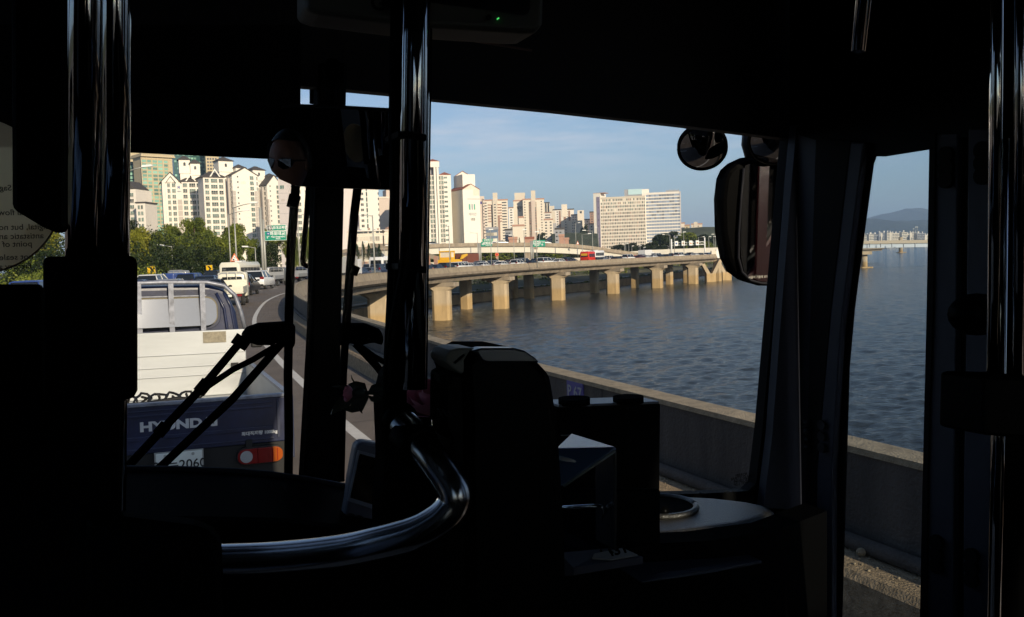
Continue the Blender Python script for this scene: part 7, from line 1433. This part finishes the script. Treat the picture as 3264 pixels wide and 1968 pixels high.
# ================================================================ driver (seen only in the mirror)
dv_ = bus(-.44, .62, 0); t = thing('person', 'bus driver in dark sunglasses and pale blue shirt, seen in the rear-view mirror', 'person', dv_, R(HB))
def skin(name, verts, edges, radii, mt, sub=2, root=0):
    me = bpy.data.meshes.new(name); me.from_pydata(verts, edges, []); o = bpy.data.objects.new(name, me); C.objects.link(o)
    o.modifiers.new('s', 'SKIN'); sv = me.skin_vertices[0].data
    for i, r_ in enumerate(radii): sv[i].radius = r_ if isinstance(r_, tuple) else (r_, r_); sv[i].use_root = (i == root)
    ss = o.modifiers.new('u', 'SUBSURF'); ss.levels = sub; ss.render_levels = sub
    dg = bpy.context.evaluated_depsgraph_get(); dg.update(); nm = bpy.data.meshes.new_from_object(o.evaluated_get(dg)); bpy.data.objects.remove(o)
    nm.materials.clear(); nm.materials.append(mt)
    for p in nm.polygons: p.use_smooth = True
    return nm
skm = mat('skin', (.26, .12, .07), .5, noise=.06, nscale=20); hair = mat('black hair', (.010, .009, .008), .5); shirt = mat('pale blue shirt', (.30, .36, .48), .8, noise=.06, nscale=6); trou = mat('dark trousers', (.02, .02, .03), .8)
Z = 2.18; sb = 1.42
V_ = [(0, 0, sb), (0, 0, sb + .22), (0, 0, sb + .42), (0, .01, sb + .52), (0, .02, sb + .60), (.19, 0, sb + .45), (.27, .12, sb + .25), (.17, .42, sb + .30), (-.19, 0, sb + .45), (-.27, .12, sb + .25), (-.17, .42, sb + .30), (.11, .12, sb - .02), (.14, .50, sb + .02), (.14, .56, sb - .38), (-.11, .12, sb - .02), (-.14, .50, sb + .02), (-.14, .56, sb - .38)]
E_ = [(0, 1), (1, 2), (2, 3), (3, 4), (2, 5), (5, 6), (6, 7), (2, 8), (8, 9), (9, 10), (0, 11), (11, 12), (12, 13), (0, 14), (14, 15), (15, 16)]
Rd = [(.16, .12), (.15, .11), (.16, .10), .06, .055, .07, .05, .035, .07, .05, .035, .09, .075, .05, .09, .075, .05]
body = link(skin('body', V_, E_, Rd, shirt), 'body', t)
hd_ = Matrix.Rotation(R(0), 4, 'Z'); m = MB(); nu, nv = 32, 24; vs = []
for i in range(nv + 1):
    th = math.pi * i / nv; z = math.cos(th)
    for j in range(nu):
        ph = 2 * math.pi * j / nu; sx = math.sin(th) * math.cos(ph); sy = math.sin(th) * math.sin(ph)
        x = sx * .078; y = sy * .098; zz = z * .122
        if z < 0: x *= 1 + .28 * z; y *= 1 + .12 * z
        if sy > 0:   # face details
            fx = x / .078; g = lambda cx, cz, w_, h_: math.exp(-((fx - cx) / w_) ** 2 - ((z - cz) / h_) ** 2)
            y += .026 * g(0, -.22, .14, .13) + .016 * g(0, -.05, .10, .22) - .012 * (g(.38, .02, .22, .1) + g(-.38, .02, .22, .1)) + .007 * g(0, .16, .7, .07) + .009 * g(0, -.50, .30, .06) - .004 * g(0, -.55, .3, .025) + .012 * g(0, -.82, .32, .14) + .006 * (g(.5, -.25, .2, .2) + g(-.5, -.25, .2, .2))
        vs.append((x, y, zz))
m.add(vs, [(i * nu + j, (i + 1) * nu + j, (i + 1) * nu + (j + 1) % nu, i * nu + (j + 1) % nu) for i in range(nv) for j in range(nu)], 0, True)
for s_ in (-1, 1): m.ball((s_ * .076, -.005, -.008), .028, 8, 8, sc3=(.35, .6, 1.1))
hl = BI.to_3x3() @ (Hd - dv_); HM = Matrix.Translation(hl) @ Matrix.Rotation(R(-22), 4, 'Z') @ Matrix.Rotation(R(12), 4, 'X')
ho_ = link(m.mesh('head', skm), 'head', t, HM)
m = MB(); hv = []
for i in range(13):
    th = math.pi * .58 * i / 12
    for j in range(28):
        ph = 2 * math.pi * j / 28; f_ = math.sin(ph); lim = th if f_ < .15 else min(th, math.pi * .27 + .1 * abs(math.cos(ph))); hv.append((math.sin(lim) * math.cos(ph) * .086, math.sin(lim) * math.sin(ph) * .107 - .004, math.cos(lim) * .132 + .002))
m.add(hv, [(i * 28 + j, (i + 1) * 28 + j, (i + 1) * 28 + (j + 1) % 28, i * 28 + (j + 1) % 28) for i in range(12) for j in range(28)], 0, True); m.build('hair', hair, ho_)
m = MB(); 
for s_ in (-1, 1):
    m.prism([(s_ * .006, .103, .012), (s_ * .03, .103, .018), (s_ * .058, .088, .014), (s_ * .066, .080, .002), (s_ * .056, .088, -.020), (s_ * .03, .103, -.026), (s_ * .010, .106, -.014)], (0, -.006, 0)); m.tube([(s_ * .064, .08, .006), (s_ * .076, .04, .006), (s_ * .08, -.01, .004)], .003, 6)
m.tube([(-.01, .106, .008), (.01, .106, .008)], .003, 6); m.build('sunglasses', mat('black sunglasses', (.004, .004, .004), .08, spec=.8), ho_)
m = MB()
for s_ in (-1, 1): m.prism([(s_ * .012, .10, sb + .50), (s_ * .07, .06, sb + .545), (s_ * .075, -.03, sb + .57), (s_ * .085, .02, sb + .49), (s_ * .05, .11, sb + .45)], (s_ * .004, .01, .006))
m.build('collar', shirt, t)
def hand(cx, cy, cz, s_):
    vs = [(0, 0, 0), (0, .04, 0), (0, .08, .005)]; ed = [(0, 1), (1, 2)]; rd = [.026, (.034, .018), (.034, .016)]
    for k in range(4):
        x = (k - 1.5) * .019; L_ = (.9, 1.1, 1.05, .85)[k]; i = len(vs); vs += [(x, .095, .006), (x, .095 + .028 * L_, -.004), (x, .10 + .038 * L_, -.028), (x, .09 + .03 * L_, -.045)]; ed += [(2, i), (i, i + 1), (i + 1, i + 2), (i + 2, i + 3)]; rd += [.0095, .009, .008, .007]
    i = len(vs); vs += [(-s_ * .035, .03, -.004), (-s_ * .05, .055, -.022), (-s_ * .045, .08, -.035)]; ed += [(1, i), (i, i + 1), (i + 1, i + 2)]; rd += [.012, .0095, .008]
    return link(skin('hand', vs, ed, rd, skm, 1), 'hand', t, Matrix.Translation((cx, cy, cz)))
hand(.17, .44, sb + .30, 1); hand(-.17, .44, sb + .30, -1)
m = MB(); m.box(-.24, -.28, sb - .22, .24, .26, sb - .10); st_ = thing('driver_seat', 'dark driver seat hidden under the driver', 'seat', dv_, R(HB)); m.build('seat', M['blk'], st_, bevel=.03); MB().box(-.24, -.30, sb - .1, .24, -.19, sb + .5).build('backrest', M['blk'], st_, bevel=.03); MB().box(-.08, -.1, ZF, .08, .1, sb - .221).build('pedestal', M['blk'], st_)
# ================================================================ haze
hz = bpy.data.materials.new('haze'); hz.use_nodes = True; n2 = hz.node_tree; n2.nodes.clear(); o_ = n2.nodes.new('ShaderNodeOutputMaterial'); v_ = n2.nodes.new('ShaderNodeVolumePrincipled'); v_.inputs['Color'].default_value = (.52, .70, 1.0, 1); v_.inputs['Density'].default_value = 1.1e-4; v_.inputs['Anisotropy'].default_value = 0.0
n2.links.new(v_.outputs[0], o_.inputs['Volume'])
HAZE = True
if HAZE:
    o = MB().box(-12100, -3100, -12, 14100, 15100, 560).build('haze', hz); o['kind'] = 'stuff'; o['label'] = 'thin bluish haze over the river'
